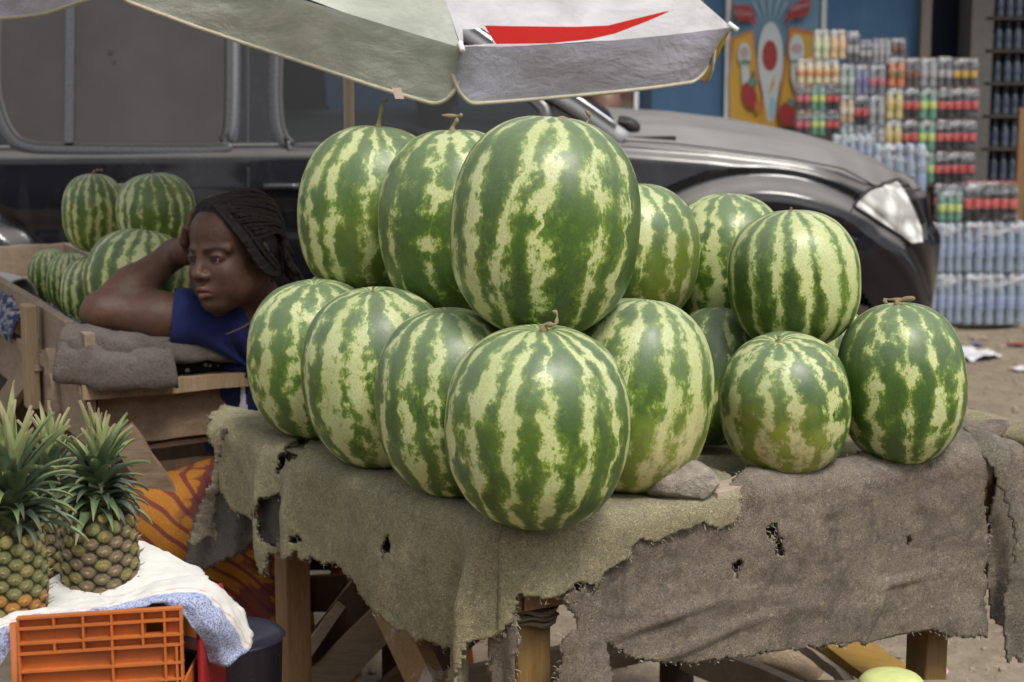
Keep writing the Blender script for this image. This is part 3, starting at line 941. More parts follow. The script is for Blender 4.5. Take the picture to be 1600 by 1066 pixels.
# the grey stone and the chip of wood under the felt edge
def stone(P, r, seed, mat, label, cat='stone', name='stone', cuts=9, group=None, kindobj=True):
    rs = random.Random(seed)
    bm = bmesh.new()
    bmesh.ops.create_icosphere(bm, subdivisions=5, radius=1.0)
    V = np.array([tuple(v.co) for v in bm.verts])
    for _ in range(cuts):
        d = np.array([rs.gauss(0, 1), rs.gauss(0, 1), rs.gauss(0, 1)]); d /= np.linalg.norm(d)
        h = rs.uniform(0.62, 0.85)
        k = V @ d
        ov = np.maximum(k - h, 0)
        V = V - d * (ov * 0.93)[:, None]
    V += (V / np.linalg.norm(V, axis=1)[:, None]) * (0.05 * fbm(V * 2.5, seed, 5))[:, None]
    V *= np.array(r)
    F = [[v.index for v in f.verts] for f in bm.faces]
    bm.free()
    o = link(name, mesh_data(name, V, F, mat, True))
    o.location = P
    o.rotation_euler = (0.1, 0.1, rs.uniform(-0.3, 0.3))
    return tag(o, label, cat, group)
stone_m = NT('grey stone')
g = stone_m.tc.outputs['Object']
n = stone_m.noise(g, 25, 6, 0.7); n2 = stone_m.noise(g, 110, 4, 0.7)
stone_m.set(color=stone_m.mix(stone_m.ramp(n, [(0.3, 0.0), (0.7, 1.0)]), (0.17, 0.145, 0.115), (0.36, 0.33, 0.28)), rough=0.9, spec=0.25,
            normal=stone_m.bump(stone_m.math('ADD', n, stone_m.math('MULTIPLY', n2, 0.5)), 0.8, 0.01))
stone_m = stone_m.m
sp = at(1064, 755, 2.915)
stone((sp.x, sp.y, sp.z), (0.062, 0.046, 0.040), 4, stone_m, 'angular grey stone on the table edge wedging the tall pale striped melon')
v, f = plank(onz(1105, 778, ZT) + Vector((0, 0, 0.006)), onz(1205, 752, ZT) + Vector((0, 0, 0.012)), 0.045, 0.012, (0, 0, 1), 77)
o = mk('wood_splinter', v, f, wood_pale)
tag(o, 'pale splintered slat lying on the table between the stone and the yellowish melon', 'wood splinter')
# ------------------------------------------------------------------ dark off-road car parked behind the stall
def car_paint(name, base, dust_sheen=0.3):
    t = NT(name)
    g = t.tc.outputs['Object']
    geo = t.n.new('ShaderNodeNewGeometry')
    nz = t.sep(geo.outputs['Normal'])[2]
    up = t.ramp(nz, [(0.45, 0.0), (0.95, 1.0)])  # up-facing paint goes paler: dusty tone plus the sky's reflection painted in
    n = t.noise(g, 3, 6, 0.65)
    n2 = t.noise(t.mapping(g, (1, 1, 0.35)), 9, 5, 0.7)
    d = t.math('ADD', t.math('MULTIPLY', t.math('MULTIPLY', up, dust_sheen), t.ramp(n, [(0.2, 0.75), (0.8, 1.15)])), t.math('MULTIPLY', t.ramp(n2, [(0.5, 0.0), (0.9, 1.0)]), 0.06), clamp=True)
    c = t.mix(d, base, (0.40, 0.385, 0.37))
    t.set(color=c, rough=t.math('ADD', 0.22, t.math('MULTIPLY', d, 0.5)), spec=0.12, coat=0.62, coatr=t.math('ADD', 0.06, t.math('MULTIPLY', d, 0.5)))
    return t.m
paint = car_paint('dusty black car paint with sky sheen', (0.007, 0.0072, 0.010), 0.62)
trim = simple('black rubber trim', (0.015, 0.015, 0.016), 0.55, 0.1, 20, 0.05)
gloss_trim = simple('glossy window surround', (0.035, 0.037, 0.043), 0.28, 0.1, 8, 0.0, coat=0.3)
t = NT('dusty tinted glass')
g = t.tc.outputs['Object']
dn = t.noise(g, 2.0, 5, 0.6)
t.set(color=t.mix(t.ramp(dn, [(0.3, 0.0), (0.8, 1.0)]), (0.022, 0.020, 0.020), (0.050, 0.045, 0.043)), rough=0.07, spec=0.42)
tint = t.m
t = NT('smoked clear glass')
tr = t.n.new('ShaderNodeBsdfTransparent'); tr.inputs[0].default_value = (0.35, 0.38, 0.40, 1)
mxs = t.n.new('ShaderNodeMixShader'); mxs.inputs[0].default_value = 0.42
t.set(color=(0.03, 0.031, 0.033), rough=0.06, spec=0.5)
t.l.new(tr.outputs[0], mxs.inputs[1]); t.l.new(t.b.outputs[0], mxs.inputs[2]); t.l.new(mxs.outputs[0], t.out.inputs[0])
smoked = t.m
chrome = simple('brushed silver trim', (0.55, 0.56, 0.58), 0.3, 0.1, 30, 0.05, metal=0.9)
dark_int = simple('dark car interior', (0.02, 0.02, 0.022), 0.8, 0.2, 10, 0.1)

YN, YC = 6.17, 7.06
car = thing('parked_car', 'dusty black off-road car parked behind the melon table, its long bonnet pointing right', 'car', (-0.6, YC, 0))
ARCH = [(0.83, 0.38), (-2.10, 0.38)]
zs_x = [-3.3, -2.8, 0.0, 0.32, 0.667, 0.93, 1.10, 1.20, 1.30, 1.45, 1.6]
zs_z = [1.10, 1.125, 1.15, 1.147, 1.120, 1.087, 1.052, 1.015, 0.992, 0.975, 0.97]
zc_x = [-3.3, 0.1, 0.385, 0.6, 0.84, 1.08, 1.275, 1.38, 1.46, 1.6]
zc_z = [1.15, 1.235, 1.222, 1.210, 1.182, 1.135, 1.083, 1.035, 0.985, 0.96]
def car_path(t):
    """plan outline from the tail along the near side, round the front corner to the middle of the front; t in 0..1"""
    x0, x1 = -3.25, 0.98
    R = 0.52
    Ls = x1 - x0
    La = 0.83
    Lf = YC - (YN + R)
    L = Ls + La + Lf
    s = t * L
    if s < Ls:
        return x0 + s, YN, 0.0
    if s < Ls + La:
        k = (s - Ls) / La
        a = k * PI / 2
        return x1 + 0.53 * math.sin(a) ** 1.0, YN + R * (1 - math.cos(a)) ** 1.15, k
    k = (s - Ls - La) / Lf
    return x1 + 0.53 + 0.02 * k, YN + R + k * Lf, 1.0
NTAU, NZ, NH = 420, 84, 34
def sstep(a, b, x):
    k = min(1, max(0, (x - a) / (b - a)))
    return k * k * (3 - 2 * k)
def side_pt(t, w):
    """w 0 at the sill to 1 at the bonnet edge"""
    x, y, k = car_path(t)
    xb = max(x, -3.3)
    zs = np.interp(x if k < 1 else 1.6, zs_x, zs_z)
    z0 = 0.34 + 0.06 * k
    z = z0 + (zs - z0) * w
    # direction outward in plan
    x2, y2, _ = car_path(min(1, t + 0.002)); x3, y3, _ = car_path(max(0, t - 0.002))
    tx, ty = x2 - x3, y2 - y3
    L = math.hypot(tx, ty) or 1
    nx, ny = ty / L, -tx / L
    o = -0.045 * (1 - w) ** 2 - 0.030 * sstep(0.72, 1.0, w) - 0.028 * sstep(0.93, 1.0, w)
    # shallow crease along the flank
    o -= 0.010 * math.exp(-((z - 0.86) / 0.03) ** 2) * (1 - k)
    for cx, cz in ARCH:
        r = math.hypot(x - cx, z - cz)
        if r < 0.80 and k < 0.75:
            up = sstep(0.655, 0.60, r)
            o += 0.045 * up * (1 - sstep(0.5, 0.40, r) * 0.4)
            o -= 0.012 * math.exp(-((r - 0.665) / 0.010) ** 2)
            o += 0.006 * math.exp(-((r - 0.575) / 0.012) ** 2)
    # bumper stands out under the lamps
    o += 0.035 * k * sstep(0.86, 0.78, z) 
    # tail corner
    if x < -2.9: o -= 0.25 * ((-2.9 - x) / 0.35) ** 2
    return (x + nx * o, y + ny * o, z)
V, idx = [], {}
for i in range(NTAU):
    t_ = i / (NTAU - 1)
    for j in range(NZ):
        V.append(side_pt(t_, j / (NZ - 1)))
    S = Vector(V[-1])
    x, y, k = car_path(t_)
    xs = 1.53 + 0.0 if k >= 1 else x
    # spine point of the bonnet for this station
    s_x = x if k == 0 else x + (1.56 - x) * 0.25 * k
    C = Vector((min(s_x, 1.55), YC, np.interp(min(s_x, 1.55), zc_x, zc_z)))
    for j in range(1, NH):
        q = j / (NH - 1)
        p = S.lerp(C, q)
        crown = (1 - (1 - q) ** 2.4)
        p.z = S.z + (C.z - S.z) * crown + 0.012 * math.exp(-((q - 0.30) / 0.10) ** 2) - 0.010 * math.exp(-((q - 0.045) / 0.03) ** 2)
        V.append(tuple(p))
row = NZ + NH - 1
F = []
for i in range(NTAU - 1):
    for j in range(row - 1):
        a = i * row + j
        vx = V[a]
        skip = False
        if j < NZ:
            for cx, cz in ARCH:
                if math.hypot(vx[0] - cx, vx[2] - cz) < 0.43 and vx[1] < YN + 0.2: skip = True
        if not skip:
            F.append([a, a + row, a + row + 1, a + 1])
n = len(V)
V2 = V + [(x, 2 * YC - y, z) for x, y, z in V]
F2 = F + [[q + n for q in f[::-1]] for f in F]
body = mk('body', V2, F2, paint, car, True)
BV = BVHTree.FromPolygons([Vector(v) for v in V], F)
def on_body(u, v, off=0.004):
    d = ray(u, v).normalized()
    h, nn, _, _ = BV.ray_cast(CO, d)
    if h is None: return None
    if nn.dot(d) > 0: nn = -nn
    return h + nn * off
def body_patch(poly, step, off, name, mat, edge=0.006):
    A = np.array(poly, float)
    us = np.arange(A[:, 0].min(), A[:, 0].max() + step, step); vs = np.arange(A[:, 1].min(), A[:, 1].max() + step, step)
    U, W = np.meshgrid(us, vs, indexing='ij')
    ins = inside_poly(np.stack([U.ravel(), W.ravel()], 1), poly).reshape(U.shape)
    P, keep = [], {}
    F = []
    for i in range(U.shape[0]):
        for j in range(U.shape[1]):
            if ins[i, j]:
                q = on_body(U[i, j], W[i, j], off)
                if q is not None:
                    keep[(i, j)] = len(P); P.append(q)
    for (i, j) in keep:
        c = [(i, j), (i, j + 1), (i + 1, j + 1), (i + 1, j)]
        if all(k in keep for k in c): F.append([keep[k] for k in c])
    o = mk(name, P, F, mat, car, True)
    return o
# headlamp
hl = [(1333, 325), (1341, 309), (1357, 299), (1378, 290), (1402, 283), (1414, 301), (1427, 328), (1439, 357), (1441, 381), (1422, 381), (1399, 367), (1377, 353), (1354, 338)]
lamp_m = NT('headlamp glass')
g = lamp_m.tc.outputs['Object']
nn_ = lamp_m.noise(lamp_m.mapping(g, (3, 3, 1)), 14, 4, 0.6)
vv = lamp_m.voro(lamp_m.mapping(g, (1.0, 1.6, 1.0)), 13, rnd=0.6)
c = lamp_m.mix(lamp_m.ramp(vv, [(0.25, 0.0), (0.55, 1.0)]), (0.74, 0.74, 0.72), (0.36, 0.355, 0.34))
c = lamp_m.mix(lamp_m.ramp(nn_, [(0.55, 0.0), (0.7, 0.5)]), c, (0.80, 0.80, 0.79))
lamp_m.set(color=c, rough=0.12, spec=0.9, coat=1.0)
body_patch(hl, 2.0, 0.007, 'headlamp', lamp_m.m)
def seam(pts, w, off, name, mat, closed=False):
    """thin strip lying on the body along traced points"""
    P = []
    for (a, b) in zip(pts[:-1], pts[1:]):
        for k in range(8):
            u = a[0] + (b[0] - a[0]) * k / 8; v = a[1] + (b[1] - a[1]) * k / 8
            q = on_body(u, v, off)
            if q is not None: P.append(q)
    if len(P) < 3: return
    v, f = tube(P, w, 6)
    return mk(name, v, f, mat, car, True)
seam(hl + [hl[0]], 0.006, 0.006, 'lamp_surround', trim)
seam([(1402, 283), (1418, 292), (1432, 318), (1443, 350), (1446, 383)], 0.012, 0.0, 'grille_edge', trim)
seam([(950, 219), (1060, 226), (1112, 232), (1235, 248), (1316, 264), (1356, 285), (1369, 293)], 0.0035, 0.001, 'bonnet_gap', trim)
seam([(1332, 327), (1322, 345), (1314, 360)], 0.003, 0.001, 'bumper_gap', trim)
seam([(388, 262), (388, 300), (389, 345), (391, 420)], 0.0045, 0.001, 'door_gap', trim)
# front door handle
hq = [on_body(u, 292, 0.016) for u in (413, 425, 440, 456, 470)]
v, f = tube(hq, 0.010, 8)
mk('door_handle', v, f, gloss_trim, car, True)
# ---- cabin
PLP = Vector((0, 6.225, 1.118))
PLN = Vector((0, -1, 0.40)).normalized()
def onc(u, v, off=0.0):
    return onplane(u, v, PLP, PLN) + PLN * off
win_rear = [(2, 30), (0, 130), (8, 175), (22, 205), (42, 220), (100, 225), (330, 226), (345, 218), (352, 195), (354, 100), (352, 20), (340, -6), (60, -12), (20, -4)]
win_front = [(446, 20), (440, 120), (441, 175), (446, 205), (458, 222), (480, 228), (700, 226), (780, 214), (842, 184), (828, 160), (790, 118), (720, 62), (640, 4), (600, -18), (470, -14)]
panel = [(-690, 252), (-690, 0), (-650, -28), (560, -50), (640, -6), (740, 62), (850, 137), (962, 204), (980, 250)]
def plane_sheet(poly, holes, step, off, fn):
    A = np.array(poly, float)
    us = np.arange(A[:, 0].min(), A[:, 0].max() + step, step); vs = np.arange(A[:, 1].min(), A[:, 1].max() + step, step)
    U, W = np.meshgrid(us, vs, indexing='ij')
    pp = np.stack([U.ravel(), W.ravel()], 1)
    ins = inside_poly(pp, poly)
    for h in holes: ins &= ~inside_poly(pp, h)
    ins = ins.reshape(U.shape)
    ok = ins[:-1, :-1] & ins[1:, :-1] & ins[1:, 1:] & ins[:-1, 1:]
    ii, jj = np.nonzero(ok)
    nv = U.shape[1]
    b = ii * nv + jj
    F = np.stack([b, b + 1, b + nv + 1, b + nv], 1)
    used = np.unique(F); mp = np.full(U.size, -1); mp[used] = np.arange(len(used))
    V = [fn(u, v, off) for u, v in pp[used]]
    return V, mp[F].tolist()
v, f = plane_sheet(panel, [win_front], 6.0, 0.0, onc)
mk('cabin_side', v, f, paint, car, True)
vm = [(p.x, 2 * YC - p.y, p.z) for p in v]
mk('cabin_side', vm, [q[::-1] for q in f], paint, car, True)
def smooth_loop(pts, n=5):
    P = [Vector((a, b, 0)) for a, b in pts]
    out = []
    m = len(P)
    for i in range(m):
        a, b, c, d = P[i - 1], P[i], P[(i + 1) % m], P[(i + 2) % m]
        for k in range(n):
            t = k / n
            q = 0.5 * ((2 * b) + (c - a) * t + (2 * a - 5 * b + 4 * c - d) * t * t + (3 * b - a - 3 * c + d) * t ** 3)
            out.append((q.x, q.y))
    return out
def window(poly, mat, name='window'):
    lp = smooth_loop(poly)
    cx = sum(p[0] for p in lp) / len(lp); cy = sum(p[1] for p in lp) / len(lp)
    V = [onc(cx, cy, 0.006)] + [onc(u, v, 0.006) for u, v in lp]
    m = len(lp)
    F = [[0, 1 + (i + 1) % m, 1 + i] for i in range(m)]
    w = mk(name, V, F, mat, car)
    # raised surround: outer bevelled band and a thin rubber inside it
    def ring(a, b, oa, ob, oc, mat, nm):
        V, F = [], []
        for i, (u, v) in enumerate(lp):
            p, q = Vector((lp[i - 1][0], lp[i - 1][1])), Vector((lp[(i + 1) % m][0], lp[(i + 1) % m][1]))
            d = (q - p).normalized()
            n = Vector((-d.y, d.x))
            if (Vector((u, v)) - Vector((cx, cy))).dot(n) < 0: n = -n
            for (w_, o_) in ((a, oa), (a + (b - a) * 0.25, ob), (a + (b - a) * 0.75, ob), (b, oc)):
                V.append(onc(u + n.x * w_, v + n.y * w_, o_))
        for i in range(m):
            for j in range(3):
                F.append([i * 4 + j, ((i + 1) % m) * 4 + j, ((i + 1) % m) * 4 + j + 1, i * 4 + j + 1])
        return mk(nm, [tuple(x) for x in V], F, mat, w if False else car, True)
    ring(-3, 5, 0.006, 0.010, 0.009, trim, 'window_seal')
    ring(4, 22, 0.009, 0.010, 0.0, gloss_trim, 'window_surround')
    return w
window(win_rear, tint)
window(win_front, smoked)
# upright bar dividing the long rear window
V_ = [onc(103, 228, 0.02), onc(107, 100, 0.02), onc(108, -10, 0.02)]
v, f = plank(onc(110, 226, 0.014), onc(112, -8, 0.014), 0.030, 0.012, PLN, 3, 0.0)
mk('window_bar', v, f, gloss_trim, car)
v, f = plank(onc(388, 262, 0.001), onc(388, -30, 0.001), 0.008, 0.004, PLN, 3, 0.0)
mk('door_gap', v, f, trim, car)
# small round stickers on the rear glass
for (u, v_, r) in ((174, 83, 0.010), (179, 98, 0.007)):
    c = onc(u, v_, 0.0085)
    vv_, ff = [], []
    X1 = Vector((1, 0, 0)); Y1 = PLN.cross(X1)
    vv_ = [c + X1 * r * math.cos(k / 12 * 2 * PI) + Y1 * r * math.sin(k / 12 * 2 * PI) for k in range(12)]
    mk('sticker', vv_, [list(range(12))], dark_int, car)
# A pillar and roof rail
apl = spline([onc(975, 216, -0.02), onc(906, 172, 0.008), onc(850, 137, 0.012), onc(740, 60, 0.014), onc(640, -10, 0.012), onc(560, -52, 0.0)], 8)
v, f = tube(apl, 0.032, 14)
mk('windscreen_pillar', v, f, simple('pillar with painted sky sheen', (0.34, 0.35, 0.37), 0.35, 0.15, 8, 0.05, coat=0.4), car, True)  # silver tone paints the sky's reflection onto the near pillar
v, f = tube([Vector((p.x + 0.012, p.y - 0.034, p.z + 0.024)) for p in apl[2:30]], 0.007, 8)
mk('rain_gutter', v, f, chrome, car, True)
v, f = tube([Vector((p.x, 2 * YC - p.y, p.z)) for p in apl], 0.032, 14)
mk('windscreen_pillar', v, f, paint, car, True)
# roof
RV = []
rt = [onc(u, -50, 0.0) for u in np.linspace(-690, 560, 24)]
for i, p in enumerate(rt):
    for j in range(13):
        q = j / 12
        RV.append((p.x, p.y + (2 * YC - 2 * p.y) * q, p.z - 0.005 + 0.07 * math.sin(PI * q) ** 0.7))
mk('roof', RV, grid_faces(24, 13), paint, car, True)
# windscreen
WV = []
for i, p in enumerate(apl[1:]):
    for j in range(9):
        q = j / 8
        WV.append((p.x + 0.07 * math.sin(PI * q), p.y + (2 * YC - 2 * p.y) * q, p.z + 0.012))
mk('windscreen', WV, grid_faces(len(apl) - 1, 9), smoked, car, True)
# interior: floor, seats with headrests, far side
def seat(x, y):
    v1 = join(box((x, y, 0.78), 0.52, 0.50, 0.16), box_axes((x - 0.26, y, 1.05), (0.05, 0, 0.01), (0, 0.24, 0), (-0.05, 0, 0.28)), box_axes((x - 0.30, y, 1.43), (0.045, 0, 0), (0, 0.13, 0), (-0.01, 0, 0.09)))
    o = mk('seat', *v1, dark_int, car)
    bevel_mod(o, 0.04, 3)
for (x, y) in ((0.02, 6.62), (0.02, 7.45), (-1.0, 6.62), (-1.0, 7.45)): seat(x, y)
v, f = join(box((-1.0, YC, 0.62), 3.9, 1.6, 0.04), box((0.38, YC, 1.02), 0.35, 1.5, 0.28), box((-3.1, YC, 0.9), 0.05, 1.5, 0.6))
mk('interior', v, f, dark_int, car)
# black mirror or wiper root at the rear of the bonnet
rs_ = stone((0, 0, 0), (0.048, 0.03, 0.028), 12, trim, '', '', 'side_mirror', 3)
for k in ('label', 'category'): 
    if k in rs_: del rs_[k]
mp_ = on_body(979, 203, 0.018) or at(979, 203, 6.3)
rs_.parent = car; rs_.location = full_matrix(car).inverted() @ Vector(mp_)
rs_.rotation_euler = (0, 0.35, 0)
# wheels
tyre_m = simple('tyre rubber', (0.02, 0.02, 0.02), 0.85, 0.3, 40, 0.5)
def wheel(cx, y, sgn):
    prof = [(0.20, -0.10), (0.24, -0.12), (0.33, -0.125), (0.375, -0.10), (0.385, -0.05), (0.385, 0.05), (0.375, 0.10), (0.33, 0.125), (0.24, 0.12), (0.20, 0.10)]
    v, f = lathe(prof, 40)
    f = f[:-2]
    R = Matrix.Rotation(PI / 2, 4, 'X')
    v = [R @ Vector(q) + Vector((cx, y, 0.385)) for q in v]
    w = mk('tyre', v, f, tyre_m, car, True)
    pr = [(0.03, 0.05), (0.08, 0.07), (0.10, 0.03), (0.17, 0.04), (0.20, 0.08), (0.215, 0.10), (0.21, -0.08)]
    v, f = lathe(pr, 30)
    v = [R @ Vector((q[0], q[1], q[2] * sgn)) + Vector((cx, y, 0.385)) for q in v]
    mk('rim', v, f, chrome, car, True)
for cx in (0.83, -2.10):
    wheel(cx, YN + 0.16, 1); wheel(cx, 2 * YC - YN - 0.16, -1)
v, f = box((-0.9, YC, 0.36), 4.2, 1.55, 0.08)
mk('underbody', v, f, dark_int, car)
# ------------------------------------------------------------------ second stall, left
LZ = 0.79
A1 = onz(138, 603, LZ); A2 = onz(-40, 478, LZ); A3 = onz(352, 579, LZ)
SD = (A2 - A1).normalized()
FD = Vector((-SD.y, SD.x, 0)); FD = FD if FD.x > 0 else -FD
SN, FN = -FD, -SD
stall = thing('wooden_stall', 'low wooden tray stall of rough planks on the left, holding a small heap of watermelons', 'stall', (A1.x, A1.y, 0))
w_l = wood('left stall plank', (0.21, 0.155, 0.11), (0.33, 0.26, 0.195), 'Y', 0.25)
w_l2 = wood('left stall front plank', (0.15, 0.10, 0.062), (0.27, 0.195, 0.13), 'X', 0.4)
w_l3 = wood('left stall batten', (0.24, 0.165, 0.095), (0.36, 0.27, 0.17), 'Z', 0.2)
def sp_(a, b, z):      # a along the side (back), b along the front (right)
    return Vector((A1.x, A1.y, 0)) + SD * a + FD * b + Vector((0, 0, z))
SL, FL = 1.75, 0.36
v, f = plank(sp_(0.0, 0.006, LZ + 0.056), sp_(SL, 0.006, LZ + 0.066), 0.105, 0.022, SN, 41); mk('plank', v, f, w_l, stall)
v, f = plank(sp_(-0.01, 0.0, LZ - 0.065), sp_(SL, 0.0, LZ - 0.06), 0.118, 0.022, SN, 42); mk('plank', v, f, w_l, stall)
v, f = plank(sp_(-0.02, -0.004, LZ - 0.002), sp_(0.62, -0.004, LZ - 0.002), 0.035, 0.022, (0, 0, 1), 43); mk('ledge', v, f, w_l, stall)
v, f = plank(sp_(0.0, -0.02, LZ - 0.008), sp_(0.0, FL, LZ - 0.008), 0.07, 0.030, (0, 0, 1), 44); mk('ledge', v, f, w_l3, stall)
v, f = plank(sp_(0.045, 0.0, LZ + 0.045), sp_(0.045, FL, LZ + 0.045), 0.085, 0.022, FN, 45); mk('plank', v, f, w_l, stall)
v, f = plank(sp_(0.02, 0.02, LZ - 0.078), sp_(0.02, FL - 0.01, LZ - 0.075), 0.105, 0.024, FN, 46); mk('plank', v, f, w_l2, stall)
v, f = plank(sp_(0.05, 0.02, LZ - 0.235), sp_(0.05, FL, LZ - 0.235), 0.10, 0.022, FN, 47); mk('plank', v, f, wood_dark, stall)
v, f = plank(sp_(0.045, 0.10, LZ - 0.150), sp_(0.045, FL, LZ - 0.142), 0.010, 0.024, FN, 48); mk('batten', v, f, wood_pale, stall)
v, f = plank(sp_(SL, 0.0, LZ), sp_(SL, FL, LZ), 0.20, 0.022, FN, 49); mk('plank', v, f, w_l, stall)
v, f = plank(sp_(0, FL, LZ + 0.0), sp_(SL, FL, LZ), 0.20, 0.022, SN, 50); mk('plank', v, f, w_l, stall)
for i in range(4):
    b = 0.02 + (FL - 0.03) * (i + 0.5) / 4
    v, f = plank(sp_(0.03, b, LZ + 0.004), sp_(SL - 0.02, b, LZ + 0.004), 0.080, 0.016, (0, 0, 1), 51 + i); mk('plank', v, f, w_l, stall)
def post(a, b, z0, z1, w, d, mat, nm='post'):
    c = sp_(a, b, (z0 + z1) / 2)
    o = mk(nm, *box_axes(c, SD * w / 2, FD * d / 2, Vector((0, 0, (z1 - z0) / 2))), mat, stall); bevel_mod(o, 0.003)
q = onplane(50, 560, sp_(0, -0.03, 0), SN); a_post = (q - sp_(0, -0.03, q.z)).dot(SD)
zt = onplane(50, 478, sp_(0, -0.03, 0), SN).z; zb = onplane(50, 634, sp_(0, -0.03, 0), SN).z
post(a_post, -0.033, zb, zt, 0.052, 0.028, w_l3, 'batten')
v, f = plank(onplane(78, 545, sp_(0, -0.02, 0), SN), onplane(92, 700, sp_(0, -0.02, 0), SN), 0.05, 0.02, SN, 61, 0.006); mk('post', v, f, w_l, stall)
v, f = plank(onplane(60, 560, sp_(0, -0.02, 0), SN), onplane(-60, 720, sp_(0, -0.02, 0), SN), 0.06, 0.02, SN, 62); mk('brace', v, f, w_l, stall)
for (a, b) in ((0.04, 0.03), (0.04, FL - 0.03), (SL - 0.05, 0.03), (SL - 0.05, FL - 0.03)):
    post(a, b, -0.02, LZ - 0.01, 0.05, 0.05, wood_dark, 'leg')
v, f = plank(at(188, 672, 3.72), at(275, 800, 3.72), 0.055, 0.02, (0, -1, 0), 63); mk('brace', v, f, w_l2, stall)
v, f = plank(sp_(0.06, 0.0, LZ - 0.40), sp_(0.06, FL + 0.05, LZ - 0.40), 0.12, 0.02, FN, 64); mk('plank', v, f, wood_dark, stall)
v, f = plank(sp_(0.9, 0.0, LZ - 0.35), sp_(0.3, FL, LZ - 0.35), 0.3, 0.02, FN, 65); mk('plank', v, f, wood_dark, stall)
v, f = join(box_axes(sp_(0.5, FL / 2, 0.18), SD * 0.25, FD * 0.16, Vector((0, 0, 0.17))))
o = mk('storage_box', v, f, simple('faded green plastic', (0.035, 0.06, 0.045), 0.6, 0.3, 8, 0.2)); bevel_mod(o, 0.01)
tag(o, 'dark green box standing on the ground under the left stall', 'box')

GL = 'watermelons heaped on the left hand stall'
def ML(u, v, rx, ry, Y, seed, label, **k):
    p = at(u, v, Y)
    return put_melon(tuple(p), rx * Y / FPX, ry * Y / FPX, seed, label, GL, small=True, **k)
ML(80, 431, 36, 42, 4.75, 201, 'leftmost melon of the low heap on the left stall', n_str=14, pale=0.55, warp=0.2, broken=0.3)
ML(110, 440, 38, 46, 4.58, 202, 'second melon from the left in the low heap on the left stall', n_str=14, pale=0.5, warp=0.25, broken=0.3, spin=30)
ML(140, 460, 46, 58, 4.30, 203, 'third melon from the left in the low heap, leaning on the widest one', n_str=12, pale=0.5, warp=0.2, broken=0.3, spin=50)
ML(218, 436, 87, 78, 4.08, 204, 'widest melon on the left stall, right behind the woman\'s raised forearm', n_str=14, pale=0.5, warp=0.25, broken=0.35, tilt=(-8, 6), stem=S_NUB)
ML(147, 333, 50, 61, 4.36, 205, 'upper left melon of the small heap with a short dry stem', n_str=13, pale=0.45, warp=0.3, broken=0.4, spin=15, yellow=0.3,
   stem=[(0, 0, 0), (0.004, 0, 0.010), (0.014, 0, 0.014), (0.024, 0, 0.012)])
ML(192, 342, 42, 55, 4.42, 206, 'melon squeezed between the two upper ones of the left heap', n_str=12, pale=0.35, warp=0.3, broken=0.4)
ML(244, 332, 63, 61, 4.20, 207, 'upper right melon of the small left heap against the black car', n_str=14, pale=0.42, warp=0.25, broken=0.35, yellow=0.2, tilt=(0, -4), stem=S_NUB)
ML(310, 372, 44, 50, 4.22, 208, 'melon mostly hidden behind the woman\'s hand and forehead', n_str=14, pale=0.55, warp=0.2, broken=0.3)
ML(118, 462, 44, 58, 4.66, 209, 'watermelon hidden at the back of the left heap', n_str=12, pale=0.5)

# rags and sacking on the stall rim
rag_blue = NT('faded blue patterned cloth')
g = rag_blue.tc.outputs['Object']
v1 = rag_blue.voro(g, 75); n1 = rag_blue.noise(g, 18, 4, 0.6); n2 = rag_blue.noise(g, 60, 4, 0.7)
c = rag_blue.mix(rag_blue.ramp(n2, [(0.47, 0.0), (0.55, 1.0)]), (0.035, 0.04, 0.085), (0.30, 0.30, 0.33))
c = rag_blue.mix(rag_blue.ramp(n1, [(0.45, 0.0), (0.6, 0.8)]), c, (0.045, 0.05, 0.11))
rag_blue.set(color=c, rough=0.95, spec=0.1, normal=rag_blue.bump(n2, 0.4, 0.003)); rag_blue = rag_blue.m
rag_dots = NT('dark dotted cloth')
g = rag_dots.tc.outputs['Object']
v1 = rag_dots.voro(g, 62, rnd=0.8)
rag_dots.set(color=rag_dots.mix(rag_dots.ramp(v1, [(0.26, 1.0), (0.34, 0.0)]), (0.012, 0.012, 0.02), (0.30, 0.30, 0.32)), rough=0.9, spec=0.1); rag_dots = rag_dots.m
rag_grey = simple('pale grey cloth', (0.42, 0.41, 0.42), 0.9, 0.2, 14, 0.4)
sack_m = felt_mat('brown sacking', (0.095, 0.068, 0.054), (0.18, 0.135, 0.108), 0.2, 1.2, 0.5)
def drape(name, path_px, Ys, width, seed, mat, label, thick=0.012, amp=0.012, droop=0.05, cat='cloth', z_lift=0.0):
    """soft cloth laid over a line: a ribbon that bends down on both sides"""
    pts = spline([at(u, v, y) + Vector((0, 0, z_lift)) for (u, v), y in zip(path_px, Ys)], 12)
    V = []
    nw = 22
    for i, p in enumerate(pts):
        t = (pts[min(i + 1, len(pts) - 1)] - pts[max(i - 1, 0)]).normalized()
        s = t.cross(Vector((0, 0, 1))).normalized()
        for k in range(nw):
            q = (k / (nw - 1) - 0.5) * 2
            e = 1 - 0.25 * vnoise(np.array([[i * 0.15, q * 1.5 + 5, seed]]), seed)[0]
            V.append(p + s * (math.sin(q * 1.35) / 1.35 * width * 0.5 * e) + Vector((0, 0, -abs(q) ** 2.4 * droop)))
    V = np.array([tuple(v) for v in V])
    V[:, 2] += amp * fbm(V * 22, seed, 4)
    V[:, 1] += amp * 0.6 * fbm(V * 26 + 7, seed + 1, 3)
    o = link(name, mesh_data(name, V, grid_faces(len(pts), nw), mat, True))
    m = o.modifiers.new('t', 'SOLIDIFY'); m.thickness = thick; m.offset = 0
    return tag(o, label, cat)
def drape3(name, P3, *a, **k):
    pp = [proj0(p) for p in P3]
    return drape(name, [(q[0], q[1]) for q in pp], [p.y for p in P3], *a, **k)
